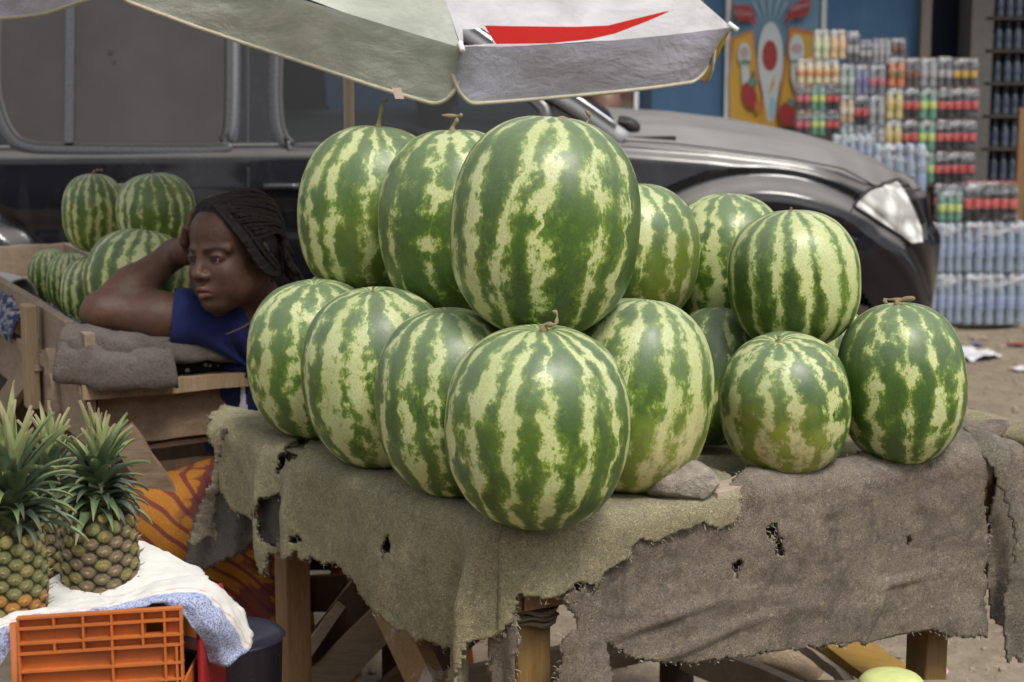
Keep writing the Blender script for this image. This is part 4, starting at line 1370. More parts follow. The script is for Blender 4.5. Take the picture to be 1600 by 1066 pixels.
def proj0(P):
    d = Vector(P) - CO
    zc = d.y * _cp - d.z * _sp; yc = d.y * _sp + d.z * _cp
    return 800 + FPX * d.x / zc, 533 - FPX * yc / zc
drape3('sack', [sp_(0.10, -0.02, LZ + 0.115), sp_(0.06, 0.05, LZ + 0.108), sp_(0.05, 0.14, LZ + 0.100), sp_(0.035, 0.31, LZ + 0.094)], 0.23, 5, sack_m, 'folded brown sack on the stall rim beneath the woman\'s elbow', 0.006, 0.018, 0.060, 'sack')
drape3('sack', [sp_(0.06, -0.03, LZ + 0.090), sp_(0.01, 0.04, LZ + 0.078), sp_(0.00, 0.11, LZ + 0.072), sp_(0.00, 0.17, LZ + 0.070)], 0.20, 6, sack_m, 'second fold of brown sacking hanging lower over the front rim', 0.006, 0.018, 0.075, 'sack')
drape('patterned_rag', [(-30, 468), (10, 458), (45, 470), (62, 486)], [4.6, 4.5, 4.4, 4.35], 0.24, 7, rag_blue, 'faded blue patterned cloth over the far left end of the stall', 0.006, 0.02, 0.07)
drape('patterned_rag', [(80, 485), (105, 500), (140, 515), (160, 525)], [4.2, 4.12, 4.05, 4.0], 0.13, 8, rag_blue, 'small torn blue and white rag tucked under the brown sack', 0.005, 0.018, 0.06)
drape3('dotted_cloth', [sp_(0.03, 0.16, LZ + 0.090), sp_(0.03, 0.22, LZ + 0.088), sp_(0.03, 0.29, LZ + 0.086), sp_(0.03, 0.36, LZ + 0.086)], 0.11, 9, rag_dots, 'black cloth with white dots hanging over the stall front by the blue shirt', 0.005, 0.008, 0.075)
drape('grey_rag', [(-30, 432), (5, 428), (30, 436)], [4.75, 4.7, 4.65], 0.16, 10, rag_grey, 'pale grey cloth bunched at the far left edge above the blue rag', 0.006, 0.012, 0.05)

# ------------------------------------------------------------------ crates and pineapples
def plastic(name, col, rough=0.38):
    return simple(name, col, rough, 0.12, 9, 0.08, dirt=tuple(c * 0.55 + 0.02 for c in col))
orange_m = plastic('faded orange plastic', (0.54, 0.150, 0.032))
red_m = plastic('dark red plastic', (0.33, 0.012, 0.014))
YCR = 2.50
CT = at(160, 957, YCR)
crate = thing('plastic_crate', 'orange ribbed plastic crate in the bottom left corner, below the pineapples', 'crate', (CT.x, YCR, 0))
x0, x1 = at(30, 960, YCR).x, at(284, 960, YCR).x
ztop = at(30, 964, YCR).z
zlow = ztop - 0.28
tiltz = at(284, 948, YCR).z - ztop
def cz(x): return ztop + tiltz * (x - x0) / (x1 - x0)
def crate_wall(xa, xb, y, ztf, h, mat, parent, normal=-1, hole=True, rib=0.011):
    """ribbed crate side in the XZ plane"""
    parts = []
    th = 0.0035
    W = xb - xa
    hz = [0, 0.0155, 0.037, 0.052, 0.078, 0.102, 0.135, 0.165, 0.21, 0.26]
    hole_c = (0.775, 0.885, 0.0175, 0.035)
    # the skin, leaving the hand hole open
    def skin(a, b, c, d):
        X0, X1 = xa + W * a, xa + W * b
        zt0, zt1 = ztf(X0), ztf(X1)
        vv = [(X0, y, zt0 - d), (X1, y, zt1 - d), (X1, y, zt1 - c), (X0, y, zt0 - c), (X0, y + th, zt0 - d), (X1, y + th, zt1 - d), (X1, y + th, zt1 - c), (X0, y + th, zt0 - c)]
        ff = [[0, 1, 2, 3], [7, 6, 5, 4], [0, 4, 5, 1], [3, 2, 6, 7], [0, 3, 7, 4], [1, 5, 6, 2]]
        parts.append((vv, ff))
    if hole:
        skin(0, 1, 0, hole_c[2]); skin(0, hole_c[0], hole_c[2], hole_c[3]); skin(hole_c[1], 1, hole_c[2], hole_c[3]); skin(0, 1, hole_c[3], h)
    else: skin(0, 1, 0, h)
    for k, z in enumerate(hz):
        if z > h: break
        w = 0.0015
        vv, ff = [], []
        for X in (xa - 0.002, xb + 0.002):
            zt = ztf(X) - z
            vv += [(X, y + normal * rib, zt - w), (X, y + normal * rib, zt + w), (X, y + 0.001, zt + w), (X, y + 0.001, zt - w)]
        ff = [[0, 4, 5, 1], [1, 5, 6, 2], [2, 6, 7, 3], [3, 7, 4, 0], [0, 1, 2, 3], [7, 6, 5, 4]]
        parts.append((vv, ff))
    def vr(a, c, d, rr=rib):
        X = xa + W * a
        zt = ztf(X)
        parts.append(box_axes((X, y + normal * rr / 2, zt - (c + d) / 2), (0.0016, 0, 0), (0, rr / 2 - 0.0004, 0), (0, 0, (d - c) / 2)))
    for a in (0.0, 1.0, 0.575, 0.90): vr(a, 0, h)
    for a, c, d in ((0.22, 0, 0.0155), (0.40, 0, 0.052), (0.765, 0, 0.052), (0.22, 0.037, 0.052), (0.97, 0.052, 0.135)): vr(a, c, d)
    return parts
parts = crate_wall(x0, x1, YCR, cz, 0.28, orange_m, crate)
o = mk('side_panel', *join(*parts), orange_m, crate)
# round corner post of the crate at its left
v, f = tube([Vector((x0 - 0.007, YCR + 0.006, cz(x0) - 0.012)), Vector((x0 - 0.010, YCR + 0.006, zlow))], 0.009, 12)
mk('corner_post', v, f, orange_m, crate, True)
# other sides and floor
for (yy, nn) in ((YCR + 0.36, 1),):
    mk('side_panel', *join(*crate_wall(x0, x1, yy, lambda X: cz(X) - 0.10, 0.17, orange_m, crate, nn, False)), orange_m, crate)
for xx in (x0, x1):
    o = mk('end_panel', *box((xx, YCR + 0.18, ztop - 0.18), 0.004, 0.355, 0.17), orange_m, crate)
mk('base', *box(((x0 + x1) / 2, YCR + 0.18, ztop - 0.27), x1 - x0 - 0.006, 0.35, 0.006), orange_m, crate)
# red crate immediately to its right and behind
rc = thing('plastic_crate', 'dark red plastic crate showing beside the right end of the orange one', 'crate', (x1 + 0.03, YCR + 0.1, 0))
xr0, xr1 = x1 + 0.010, at(318, 950, YCR + 0.06).x
ry = YCR + 0.05
v, f = box(((xr0 + xr1) / 2, ry + 0.10, ztop - 0.165), xr1 - xr0, 0.20, 0.28)
f2 = [q for q in f]
o = mk('body', v, f2, red_m, rc); bevel_mod(o, 0.006)
for k in range(3):
    mk('rib', *box(((xr0 + xr1) / 2, ry - 0.004, ztop - 0.02 - 0.11 * k), xr1 - xr0 + 0.004, 0.010, 0.004), red_m, rc)
v, f = plank((xr0 - 0.005, ry + 0.004, ztop - 0.022), (xr1 + 0.006, ry + 0.01, ztop - 0.018), 0.02, 0.014, (0, -1, 0), 8)
mk('rim', v, f, simple('worn pink rim', (0.42, 0.16, 0.13), 0.5, 0.3, 30, 0.2), rc)
# stacked lower crates that carry them
for k in range(2):
    zz = zlow - 0.005 - 0.20 * k
    low = thing('plastic_crate', ['middle orange crate carrying the ribbed one, below the picture edge', 'lowest orange crate of the stack, standing on the ground'][k], 'crate', (CT.x, YCR, 0))
    hh = 0.19 if k == 0 else zz + 0.02
    wall = []
    cx, cy = (x0 + xr1) / 2, YCR + 0.2
    W_, D_ = (xr1 - x0) + 0.02, 0.42
    for (c, s) in (((cx, cy - D_ / 2, zz - hh / 2), (W_, 0.006, hh)), ((cx, cy + D_ / 2, zz - hh / 2), (W_, 0.006, hh)), ((cx - W_ / 2, cy, zz - hh / 2), (0.006, D_ - 0.007, hh - 0.002)), ((cx + W_ / 2, cy, zz - hh / 2), (0.006, D_ - 0.007, hh - 0.002))):
        wall.append(box(c, *s))
    mk('side_panel', *join(*wall), orange_m, low)
    mk('lid', *box((cx, cy, zz - 0.003), W_ - 0.01, D_ - 0.01, 0.005), orange_m, low)

# dark tub behind the hanging cloth
tb = at(350, 1045, 2.78)
v, f = lathe([(0.0, -0.35), (0.075, -0.35), (0.090, 0.0), (0.094, 0.004), (0.090, 0.008), (0.082, 0.0), (0.0, -0.02)], 32, (tb.x - 0.005, tb.y + 0.06, tb.z + 0.03))
o = mk('dark_tub', v, f, simple('black blue plastic', (0.015, 0.015, 0.03), 0.3, 0.2, 10, 0.05), None, True)
tag(o, 'dark blue-black tub under the hanging striped cloth beside the red crate', 'tub')

# white and blue striped cloth: over the crates, spilling to the right
def cloth_blue():
    t = NT('white cloth with blue and red stripes')
    u = t.tc.outputs['UV']
    x, y, z = t.sep(u)
    g = t.tc.outputs['Object']
    b1 = t.ramp(t.math('ADD', y, t.math('MULTIPLY', t.noise(g, 6, 2), 0.03)), [(0.0, 1.0), (0.20, 1.0), (0.225, 0.0), (0.62, 0.0), (0.64, 1.0), (0.985, 1.0), (1.0, 0.6)])
    red = t.ramp(y, [(0.555, 0.0), (0.560, 0.8), (0.572, 0.8), (0.578, 0.0)])
    weave = t.noise(t.mapping(g, (1, 1, 1)), 420, 2, 0.5)
    weave2 = t.noise(t.mapping(g, (220, 700, 220)), 1, 3, 0.6)
    blue = t.mix(t.ramp(t.math('ADD', t.math('MULTIPLY', weave, 0.5), t.math('MULTIPLY', weave2, 0.5)), [(0.42, 0.0), (0.58, 1.0)]), (0.16, 0.20, 0.40), (0.48, 0.52, 0.66))
    c = t.mix(b1, t.mix(t.noise(g, 8, 4), (0.60, 0.585, 0.55), (0.74, 0.73, 0.71)), blue)
    c = t.mix(t.math('MULTIPLY', red, t.ramp(weave, [(0.4, 0.2), (0.6, 1.0)])), c, (0.55, 0.16, 0.13))
    t.set(color=c, rough=0.95, spec=0.1, sheen=0.1, normal=t.bump(t.math('ADD', weave, weave2), 0.5, 0.002))
    return t.m
cloth_b = cloth_blue()
cloth_w = simple('white cotton', (0.66, 0.65, 0.63), 0.95, 0.08, 20, 0.3, bdist=0.004)
def surface(rows, seed, mat, name, label, cat='cloth', amp=0.008, nu=120, nv=70, thick=0.004, uvflip=False, freq=20):
    """rows: list of polylines (lists of points); a smooth sheet is stretched through them"""
    R = [spline(r, 16) for r in rows]
    m = min(len(r) for r in R)
    R = [[r[int(i * (len(r) - 1) / (m - 1))] for i in range(m)] for r in R]
    cols = [spline([R[k][i] for k in range(len(R))], 14) for i in range(m)]
    V = np.array([[tuple(p) for p in c] for c in cols])
    a, b = V.shape[:2]
    Vf = V.reshape(-1, 3)
    Vn = Vf + np.stack([fbm(Vf * freq, seed, 4), fbm(Vf * freq + 11, seed + 1, 4), fbm(Vf * freq + 23, seed + 2, 4)], 1) * amp
    me = mesh_data(name, Vn, grid_faces(a, b), mat, True)
    uv = me.uv_layers.new(name='UVMap')
    for l in me.loops:
        i = l.vertex_index
        uv.data[l.index].uv = ((i // b) / (a - 1), (i % b) / (b - 1))
    o = link(name, me)
    s = o.modifiers.new('t', 'SOLIDIFY'); s.thickness = thick; s.offset = 0
    return tag(o, label, cat)
# rows run left -> right, listed from the back rim over the roll to the free hanging edge
rows = [
    [at(-60, 1010, 2.60), at(0, 985, 2.60), at(60, 975, 2.62), at(120, 952, 2.66), at(190, 955, 2.66), at(255, 935, 2.70), at(310, 925, 2.74), at(360, 950, 2.80)],
    [at(-60, 985, 2.56), at(0, 968, 2.58), at(60, 958, 2.58), at(120, 938, 2.62), at(190, 935, 2.62), at(250, 912, 2.66), at(315, 905, 2.70), at(375, 950, 2.76)],
    [at(-60, 980, 2.53), at(0, 972, 2.54), at(60, 956, 2.55), at(120, 944, 2.57), at(190, 938, 2.58), at(250, 920, 2.60), at(325, 916, 2.63), at(390, 985, 2.68)],
    [at(-60, 1000, 2.515), at(0, 985, 2.52), at(60, 962, 2.525), at(120, 955, 2.53), at(190, 948, 2.53), at(250, 932, 2.55), at(325, 938, 2.56), at(388, 1012, 2.61)],
    [at(-60, 1040, 2.505), at(0, 1010, 2.515), at(50, 968, 2.52), at(120, 962, 2.522), at(190, 955, 2.522), at(250, 942, 2.53), at(312, 960, 2.54), at(362, 1036, 2.58)],
    [at(-60, 1080, 2.50), at(0, 1040, 2.515), at(45, 972, 2.52), at(120, 968, 2.522), at(190, 958, 2.522), at(248, 945, 2.53), at(302, 985, 2.545), at(330, 1030, 2.58)],
]
surface(rows, 3, cloth_b, 'striped_cloth', 'white cloth with blue and red stripes spilling over the crate edge to the right', amp=0.012, freq=24)
rows = [
    [at(60, 950, 2.80), at(150, 880, 2.95), at(225, 850, 3.05), at(270, 905, 3.0)],
    [at(60, 925, 2.76), at(150, 862, 2.88), at(222, 852, 2.95), at(300, 888, 2.92)],
    [at(60, 930, 2.72), at(150, 885, 2.80), at(230, 862, 2.86), at(318, 896, 2.84)],
    [at(60, 950, 2.66), at(150, 925, 2.72), at(235, 900, 2.76), at(330, 915, 2.76)],
    [at(60, 985, 2.62), at(150, 975, 2.64), at(240, 955, 2.67), at(345, 940, 2.72)],
]
surface(rows, 5, cloth_w, 'white_cloth', 'bright white cloth heaped behind the second pineapple', amp=0.011, freq=22)

# pineapples: body, one piece per eye, one blade per leaf
def pineapple(base, h, r, seed, label, tint=(0, 0), crown_h=0.17, leaves=58, lean=(0, 0), crown_lean=(0, 0)):
    rs = random.Random(seed)
    o = thing('pineapple', label, 'pineapple', base)
    o.rotation_euler = (lean[0], lean[1], rs.uniform(0, 6))
    core_m = simple('pineapple gaps', (0.035, 0.022, 0.012), 0.8, 0.3, 60, 0.5)
    def prof(t):     # radius along the height
        return r * (0.80 + 0.20 * math.sin(PI * (0.12 + 0.80 * t))) * min(1, ((1 - (1 - min(1, (t + 0.03) / 0.14)) ** 2)) ** 0.5) * min(1, (1 - max(0, (t - 0.86) / 0.14) ** 2) ** 0.5 * 1.0 + 0.0)
    pf = [(max(0.001, prof(k / 24) * 0.93), h * k / 24) for k in range(25)]
    v, f = lathe(pf, 28)
    mk('core', v, f, core_m, o, True, world_coords=False)
    # one eye: rhombic cushion with a small spiky centre
    ev, ef = [(0, 0, 1.0)], []
    ringn = 12
    for k, (rr, zz) in enumerate(((0.16, 0.78), (0.30, 0.74), (0.62, 0.66), (0.90, 0.42), (1.03, 0.0))):
        for a in range(ringn):
            an = 2 * PI * a / ringn
            q = (abs(math.cos(an)) ** 1.25 + abs(math.sin(an)) ** 1.25) ** (-1 / 1.25)
            q = 0.65 * q + 0.35
            ev.append((math.cos(an) * rr * q, math.sin(an) * rr * q, zz + (0.10 * math.sin(an) if k > 1 else 0)))
    for a in range(ringn): ef.append([0, 1 + a, 1 + (a + 1) % ringn])
    for k in range(4):
        for a in range(ringn):
            ef.append([1 + k * ringn + a, 1 + (k + 1) * ringn + a, 1 + (k + 1) * ringn + (a + 1) % ringn, 1 + k * ringn + (a + 1) % ringn])
    k0 = len(ev)
    ev += [(-0.10, -0.10, 0.9), (0.10, -0.10, 0.9), (0.0, 0.12, 0.9), (0.02, 0.42, 2.1)]
    ef += [[k0, k0 + 1, k0 + 3], [k0 + 1, k0 + 2, k0 + 3], [k0 + 2, k0, k0 + 3]]
    mats = []
    for (c_in, c_out, c_tip) in (((0.33, 0.27, 0.085), (0.10, 0.10, 0.035), (0.36, 0.31, 0.14)), ((0.23, 0.23, 0.08), (0.065, 0.075, 0.03), (0.34, 0.31, 0.17)), ((0.50, 0.24, 0.05), (0.20, 0.085, 0.02), (0.50, 0.34, 0.12)),
                                 ((0.27, 0.20, 0.11), (0.075, 0.052, 0.03), (0.44, 0.37, 0.24))):
        t = NT('pineapple eye')
        g = t.tc.outputs['Object']
        x, y, z = t.sep(g)
        rr = t.math('SQRT', t.math('ADD', t.math('MULTIPLY', x, x), t.math('MULTIPLY', y, y)))
        oi = t.n.new('ShaderNodeObjectInfo')
        rnd = oi.outputs['Random']
        nn = t.noise(t.mapping(g, (1, 1, 1)), 2.5, 4, 0.6)
        c = t.ramp(t.math('ADD', rr, t.math('MULTIPLY', t.math('SUBTRACT', nn, 0.5), 0.35)), [(0.08, c_tip), (0.30, c_in), (0.72, tuple((a + b) / 2 for a, b in zip(c_in, c_out))), (0.90, tuple(v * 0.35 for v in c_out))])
        c = t.mix(t.math('MULTIPLY', rnd, 0.4), c, t.mix(0.5, c, (0.10, 0.09, 0.04)))
        t.set(color=c, rough=0.5, spec=0.4, normal=t.bump(nn, 0.4, 0.1))
        mats.append(t.m)
    eyes = [mesh_data('eye', ev, ef, m, True) for m in mats]
    rows_ = 7
    around = 18
    sz = h / rows_
    for i in range(rows_ + 1):
        for k in range(around):
            t = (i + (0.5 if k % 2 else 0) + 0.25) / (rows_ + 0.6)
            if t > 0.985 or t < 0.02: continue
            a = 2 * PI * (k + 0.12 * i + rs.uniform(-0.03, 0.03)) / around
            R = prof(t) * 0.90
            dr = (prof(min(1, t + 0.02)) - prof(max(0, t - 0.02))) / (0.04 * h)
            n = Vector((math.cos(a), math.sin(a), -dr)).normalized()
            up = Vector((0, 0, 1)); up = (up - up.dot(n) * n).normalized()
            sd = up.cross(n)
            me = rs.choice([eyes[0], eyes[1], eyes[1]]) if t > tint[0] else (rs.choice([eyes[2], eyes[2], eyes[0]]) if tint[1] else rs.choice([eyes[3], eyes[3], eyes[0]]))
            w = max(0.35, R / r) * 2 * PI * r / around * 0.80
            sc = (w, sz * 0.50, 0.0072)
            m = Matrix((sd * sc[0], up * sc[1], n * sc[2])).transposed().to_4x4()
            m.translation = Vector((math.cos(a) * R, math.sin(a) * R, t * h))
            e = link('eye', me, o); e.matrix_basis = m
    # crown
    lm = []
    for (ca, cb, cc) in (((0.045, 0.085, 0.045), (0.10, 0.16, 0.085), (0.30, 0.33, 0.13)), ((0.16, 0.24, 0.075), (0.36, 0.44, 0.19), (0.46, 0.38, 0.24)), ((0.03, 0.05, 0.035), (0.07, 0.10, 0.07), (0.16, 0.15, 0.09))):
        t = NT('pineapple leaf')
        u = t.sep(t.tc.outputs['UV'])
        g = t.tc.outputs['Object']
        st = t.noise(t.mapping(t.tc.outputs['UV'], (30, 1.5, 1)), 2, 3, 0.6)
        c = t.mix(st, t.ramp(u[1], [(0.0, cb), (0.45, ca), (0.8, cb), (1.0, cc)]), t.ramp(u[1], [(0.0, cc), (0.5, cb), (1.0, cc)]))
        t.set(color=c, rough=0.45, spec=0.45, normal=t.bump(st, 0.3, 0.002))
        lm.append(t.m)
    def leaf_mesh(L, W, curl, m, seed):
        V, F, UV = [], [], []
        n = 12
        z, x, an = 0.0, 0.0, 0.0
        for i in range(n + 1):
            t = i / n
            w = W * (1 - t ** 1.7) * (0.72 + 0.28 * math.sin(PI * min(1, t * 2))) + 0.0006
            an = curl * t ** 1.5
            if i: x += math.sin(an) * L / n; z += math.cos(an) * L / n
            for s in (-1, -0.4, 0, 0.4, 1):
                cup = W * 0.55 * (abs(s) ** 1.6) * (1 - 0.5 * t)
                V.append((x - cup * math.cos(an), s * w, z + cup * math.sin(an))); UV.append(((s + 1) / 2, t))
        F = grid_faces(n + 1, 5)
        me = mesh_data('leaf', V, F, m, True)
        uv = me.uv_layers.new(name='UVMap')
        for l in me.loops: uv.data[l.index].uv = UV[l.vertex_index]
        return me
    outer = [leaf_mesh(crown_h * q, 0.0125, c, lm[0 if k % 3 else 2], k) for k, (q, c) in enumerate(((0.62, 1.5), (0.75, 1.25), (0.80, 1.0), (0.55, 1.7), (0.68, 1.1)))]
    inner = [leaf_mesh(crown_h * q, 0.0165, c, lm[1], k) for k, (q, c) in enumerate(((0.92, 0.35), (1.05, 0.15), (0.85, 0.55)))]
    mid = [leaf_mesh(crown_h * q, 0.0150, c, lm[0], k) for k, (q, c) in enumerate(((0.85, 0.8), (0.95, 0.5), (0.78, 1.0)))]
    for k in range(leaves):
        t = k / leaves
        a = k * 2.39996 + rs.uniform(-0.2, 0.2)
        me = rs.choice(outer) if t < 0.58 else (rs.choice(mid) if t < 0.80 else rs.choice(inner))
        el = (1.45 - 1.45 * t ** 0.9) + rs.uniform(-0.1, 0.1)
        l = link('leaf', me, o)
        l.location = (math.cos(a) * 0.012 * (1 - t) + crown_lean[0] * t * 0.05, math.sin(a) * 0.012 * (1 - t) + crown_lean[1] * t * 0.05, h * 0.985 + t * crown_h * 0.42)
        l.rotation_euler = (0, el * 0.98, a)
        s = rs.uniform(0.85, 1.12)
        l.scale = (s, s, s)
    v, f = tube([(0, 0, h * 0.95), (0, 0, h + crown_h * 0.45)], lambda q: 0.022 * (1 - q) + 0.008, 10)
    mk('crown_stem', v, f, lm[0], o, True, world_coords=False)
    return o
pb = at(18, 985, 2.60)
pineapple(pb, 0.160, 0.054, 3, 'pineapple at the left edge, green above and ripe orange low down, nearest the camera', (0.42, 1), 0.135, 92, (0.03, 0.02))
pb = at(158, 950, 2.78)
pineapple(pb, 0.168, 0.062, 8, 'brownish pineapple with a green spread crown, right of the greener one', (0.88, 0), 0.112, 92, (0.05, -0.10), (0.3, 0))
pb = at(85, 915, 2.98)
pineapple(pb, 0.145, 0.055, 13, 'third pineapple, in shadow between and behind the two front ones', (0.75, 0), 0.120, 60, (0.0, 0.03))
# ------------------------------------------------------------------ market umbrella
def proj(P):
    d = Vector(P) - CO
    zc = d.y * _cp - d.z * _sp
    yc = d.y * _sp + d.z * _cp
    return 800 + FPX * d.x / zc, 533 - FPX * yc / zc
UC = Vector((-0.375, 4.30, 0))
def canvas(name, col, grime, trans=0.35):
    t = NT(name)
    g = t.tc.outputs['Object']
    n1 = t.noise(t.mapping(g, (1, 1, 2.5)), 5, 6, 0.65, 0.4)
    n2 = t.noise(t.mapping(g, (1, 1, 1.5), rot=(0, 0.5, 0)), 9, 4, 0.55, 0.8)
    n3 = t.noise(g, 500, 2, 0.5)
    c = t.mix(t.ramp(n1, [(0.38, 0.0), (0.66, 1.0)]), grime, col)
    c = t.mix(t.math('MULTIPLY', t.ramp(n2, [(0.5, 0.0), (0.75, 1.0)]), 0.35), c, grime)
    bn = t.bump(t.math('ADD', t.math('ADD', n2, n1), t.math('MULTIPLY', n3, 0.12)), 0.5, 0.02)
    t.set(color=c, rough=0.85, spec=0.2, normal=bn)
    tl = t.n.new('ShaderNodeBsdfTranslucent'); t.con(c, tl.inputs[0])
    ms = t.n.new('ShaderNodeMixShader'); ms.inputs[0].default_value = trans
    t.l.new(t.b.outputs[0], ms.inputs[1]); t.l.new(tl.outputs[0], ms.inputs[2]); t.l.new(ms.outputs[0], t.out.inputs[0])
    return t.m
cv_green = canvas('greenish grey canvas', (0.64, 0.67, 0.61), (0.44, 0.47, 0.41))
cv_white = canvas('white canvas', (0.74, 0.73, 0.78), (0.52, 0.51, 0.52))
cv_lilac = canvas('lilac grey canvas', (0.60, 0.60, 0.72), (0.40, 0.40, 0.46), 0.3)
cv_yel = canvas('yellow canvas', (0.72, 0.50, 0.04), (0.50, 0.33, 0.03))
cv_red = canvas('red print', (0.52, 0.025, 0.02), (0.42, 0.02, 0.02))
piping = simple('frayed beige binding', (0.46, 0.42, 0.32), 0.9, 0.3, 60, 0.4)
pole_m = simple('painted pole', (0.47, 0.41, 0.33), 0.6, 0.15, 12, 0.1)
white_m = simple('white plastic', (0.75, 0.75, 0.72), 0.45, 0.05, 12, 0.0)
umb = thing('market_umbrella', 'tilted white market umbrella with drooping valance and a red print over the melons', 'umbrella', UC)
apex = Vector((UC.x, UC.y, 2.28))
TIP = [at(136, -120, 3.50), at(720, 74, 3.42), at(1143, 43, 3.86), at(1104, -40, 4.62), Vector((0.10, 5.12, 1.98)), Vector((-0.42, 5.24, 2.05)), Vector((-1.02, 4.95, 1.98)), at(-110, -58, 4.10)]
swoosh = [(757, 40), (800, 41), (900, 42), (950, 40), (990, 30), (1056, 14), (1010, 34), (960, 53), (920, 62), (860, 68), (775, 69), (768, 58)]
gap = [(723, 46), (752, 44), (764, 52), (772, 68), (745, 70), (724, 71)]
def poly_sd(P, poly):
    d = np.full(len(P), 1e9)
    n = len(poly)
    for i in range(n):
        a, b = np.array(poly[i], float), np.array(poly[(i + 1) % n], float)
        t = np.clip(((P - a) @ (b - a)) / ((b - a) @ (b - a)), 0, 1)
        d = np.minimum(d, np.linalg.norm(P - a - t[:, None] * (b - a), axis=1))
    return np.where(inside_poly(P, poly), -d, d)
cv_print = canvas('white canvas with red print', (0.74, 0.73, 0.78), (0.52, 0.51, 0.52))
_n, _l = cv_print.node_tree.nodes, cv_print.node_tree.links
_a = _n.new('ShaderNodeAttribute'); _a.attribute_name = 'print_distance'
_m = _n.new('ShaderNodeMath'); _m.operation = 'LESS_THAN'; _m.inputs[1].default_value = 0.0
_l.new(_a.outputs['Fac'], _m.inputs[0])
for _nd in [n_ for n_ in _n if n_.type in ('BSDF_PRINCIPLED', 'BSDF_TRANSLUCENT')]:
    _src = _nd.inputs[0].links[0].from_socket
    _x = _n.new('ShaderNodeMix'); _x.data_type = 'RGBA'; _x.inputs[7].default_value = (0.50, 0.02, 0.016, 1)
    _l.new(_m.outputs[0], _x.inputs[0]); _l.new(_src, _x.inputs[6]); _l.new(_x.outputs[2], _nd.inputs[0])
def panel_mesh(i, sag, drop, nu=90, nv=46, mat_top=None, mat_val=None, seed=0, extra=None, corner=0.07):
    A, B = TIP[i], TIP[(i + 1) % 8]
    mid = (A + B) / 2
    outw = (mid - Vector((UC.x, UC.y, mid.z))); outw.z = 0; outw.normalize()
    V = []
    for a in range(nu + 1):
        u = a / nu
        e = A.lerp(B, u) - outw * 0.035 * math.sin(PI * u) + Vector((0, 0, -0.010 * math.sin(PI * u)))
        for b in range(nv + 1):
            w = 1 - (1 - b / nv) ** 1.8
            p = apex.lerp(e, w)
            p = p - outw * (sag * math.sin(PI * u) * math.sin(PI * min(1, w * 0.9)) * 0.6) + Vector((0, 0, -sag * math.sin(PI * u) * math.sin(PI * w)))
            V.append(p)
    V = np.array([tuple(v) for v in V])
    V[:, 2] += 0.006 * fbm(V * 7, seed, 4)
    F, FM = [], []
    for a in range(nu):
        for b in range(nv):
            q = [a * (nv + 1) + b, (a + 1) * (nv + 1) + b, (a + 1) * (nv + 1) + b + 1, a * (nv + 1) + b + 1]
            if extra:
                c = Vector(V[q].mean(axis=0)); pu, pv = proj(c)
                pt = np.array([[pu, pv]])
                if inside_poly(pt, gap)[0]: continue
                FM.append(0)
            else: FM.append(0)
            F.append(q)
    o = mk('canopy_panel', V, F, cv_print if extra else mat_top, umb, True)
    if extra:
        pp = np.array([proj(v) for v in V])
        sd = poly_sd(pp, swoosh)
        at_r = o.data.attributes.new('print_distance', 'FLOAT', 'POINT')
        at_r.data.foreach_set('value', sd.astype(np.float32))
    # valance
    W, nd = [], 22
    L = (B - A).length
    for a in range(nu + 1):
        u = a / nu
        e = A.lerp(B, u) - outw * 0.035 * math.sin(PI * u) + Vector((0, 0, -0.010 * math.sin(PI * u)))
        dist = min(u, 1 - u) * L
        k = min(1, dist / corner)
        d = drop * (0.12 + 0.88 * math.sqrt(max(0, 1 - (1 - k) ** 2)))
        for b in range(nd + 1):
            w = b / nd
            p = e + Vector((0, 0, -d * w)) + outw * (0.004 - 0.045 * w + 0.010 * math.sin(u * 9 + i) * w)
            W.append(p)
    W = np.array([tuple(v) for v in W])
    off = 0.007 * fbm(W * 12 + 3, seed + 5, 4)
    W[:, 1] += off; W[:, 0] += off * 0.4
    n2 = mk('valance', W, grid_faces(nu + 1, nd + 1), mat_val, umb, True)
    hem = [Vector(W[a * (nd + 1) + nd]) for a in range(nu + 1)]
    left = [Vector(W[b]) for b in range(2, nd + 1, 4)]
    right = [Vector(W[nu * (nd + 1) + b]) for b in range(2, nd + 1, 4)]
    v, f = tube(left + hem + right[::-1], 0.0042, 6)
    mk('hem_binding', v, f, piping, umb, True)
cvt = [cv_green, cv_white, cv_yel, cv_green, cv_white, cv_green, cv_lilac, cv_lilac]
cvv = [cv_green, cv_lilac, cv_yel, cv_green, cv_lilac, cv_green, cv_lilac, cv_lilac]
for i in range(8):
    panel_mesh(i, 0.05, {1: 0.105, 7: 0.125}.get(i, 0.12), (300 if i == 1 else 120) if i < 2 else 40, (150 if i == 1 else 60) if i < 2 else 20, cvt[i], cvv[i], 31 + i, i == 1)
for i in range(8):
    d = (TIP[i] - apex).normalized()
    side = d.cross(Vector((0, 0, 1))).normalized(); dn = side.cross(d)
    if dn.z > 0: dn = -dn
    v, f = tube([apex + dn * 0.02, TIP[i] + dn * 0.010], 0.004, 6)
    mk('rib', v, f, chrome, umb)
    v, f = tube([UC + Vector((0, 0, 1.85)), apex.lerp(TIP[i], 0.5) + dn * 0.014], 0.0035, 6)
    mk('strut', v, f, chrome, umb)
    v, f = tube([TIP[i] - d * 0.010 - dn * 0.002, TIP[i] + d * 0.014 - dn * 0.004], 0.0055, 8)
    mk('rib_tip', v, f, white_m, umb, True)
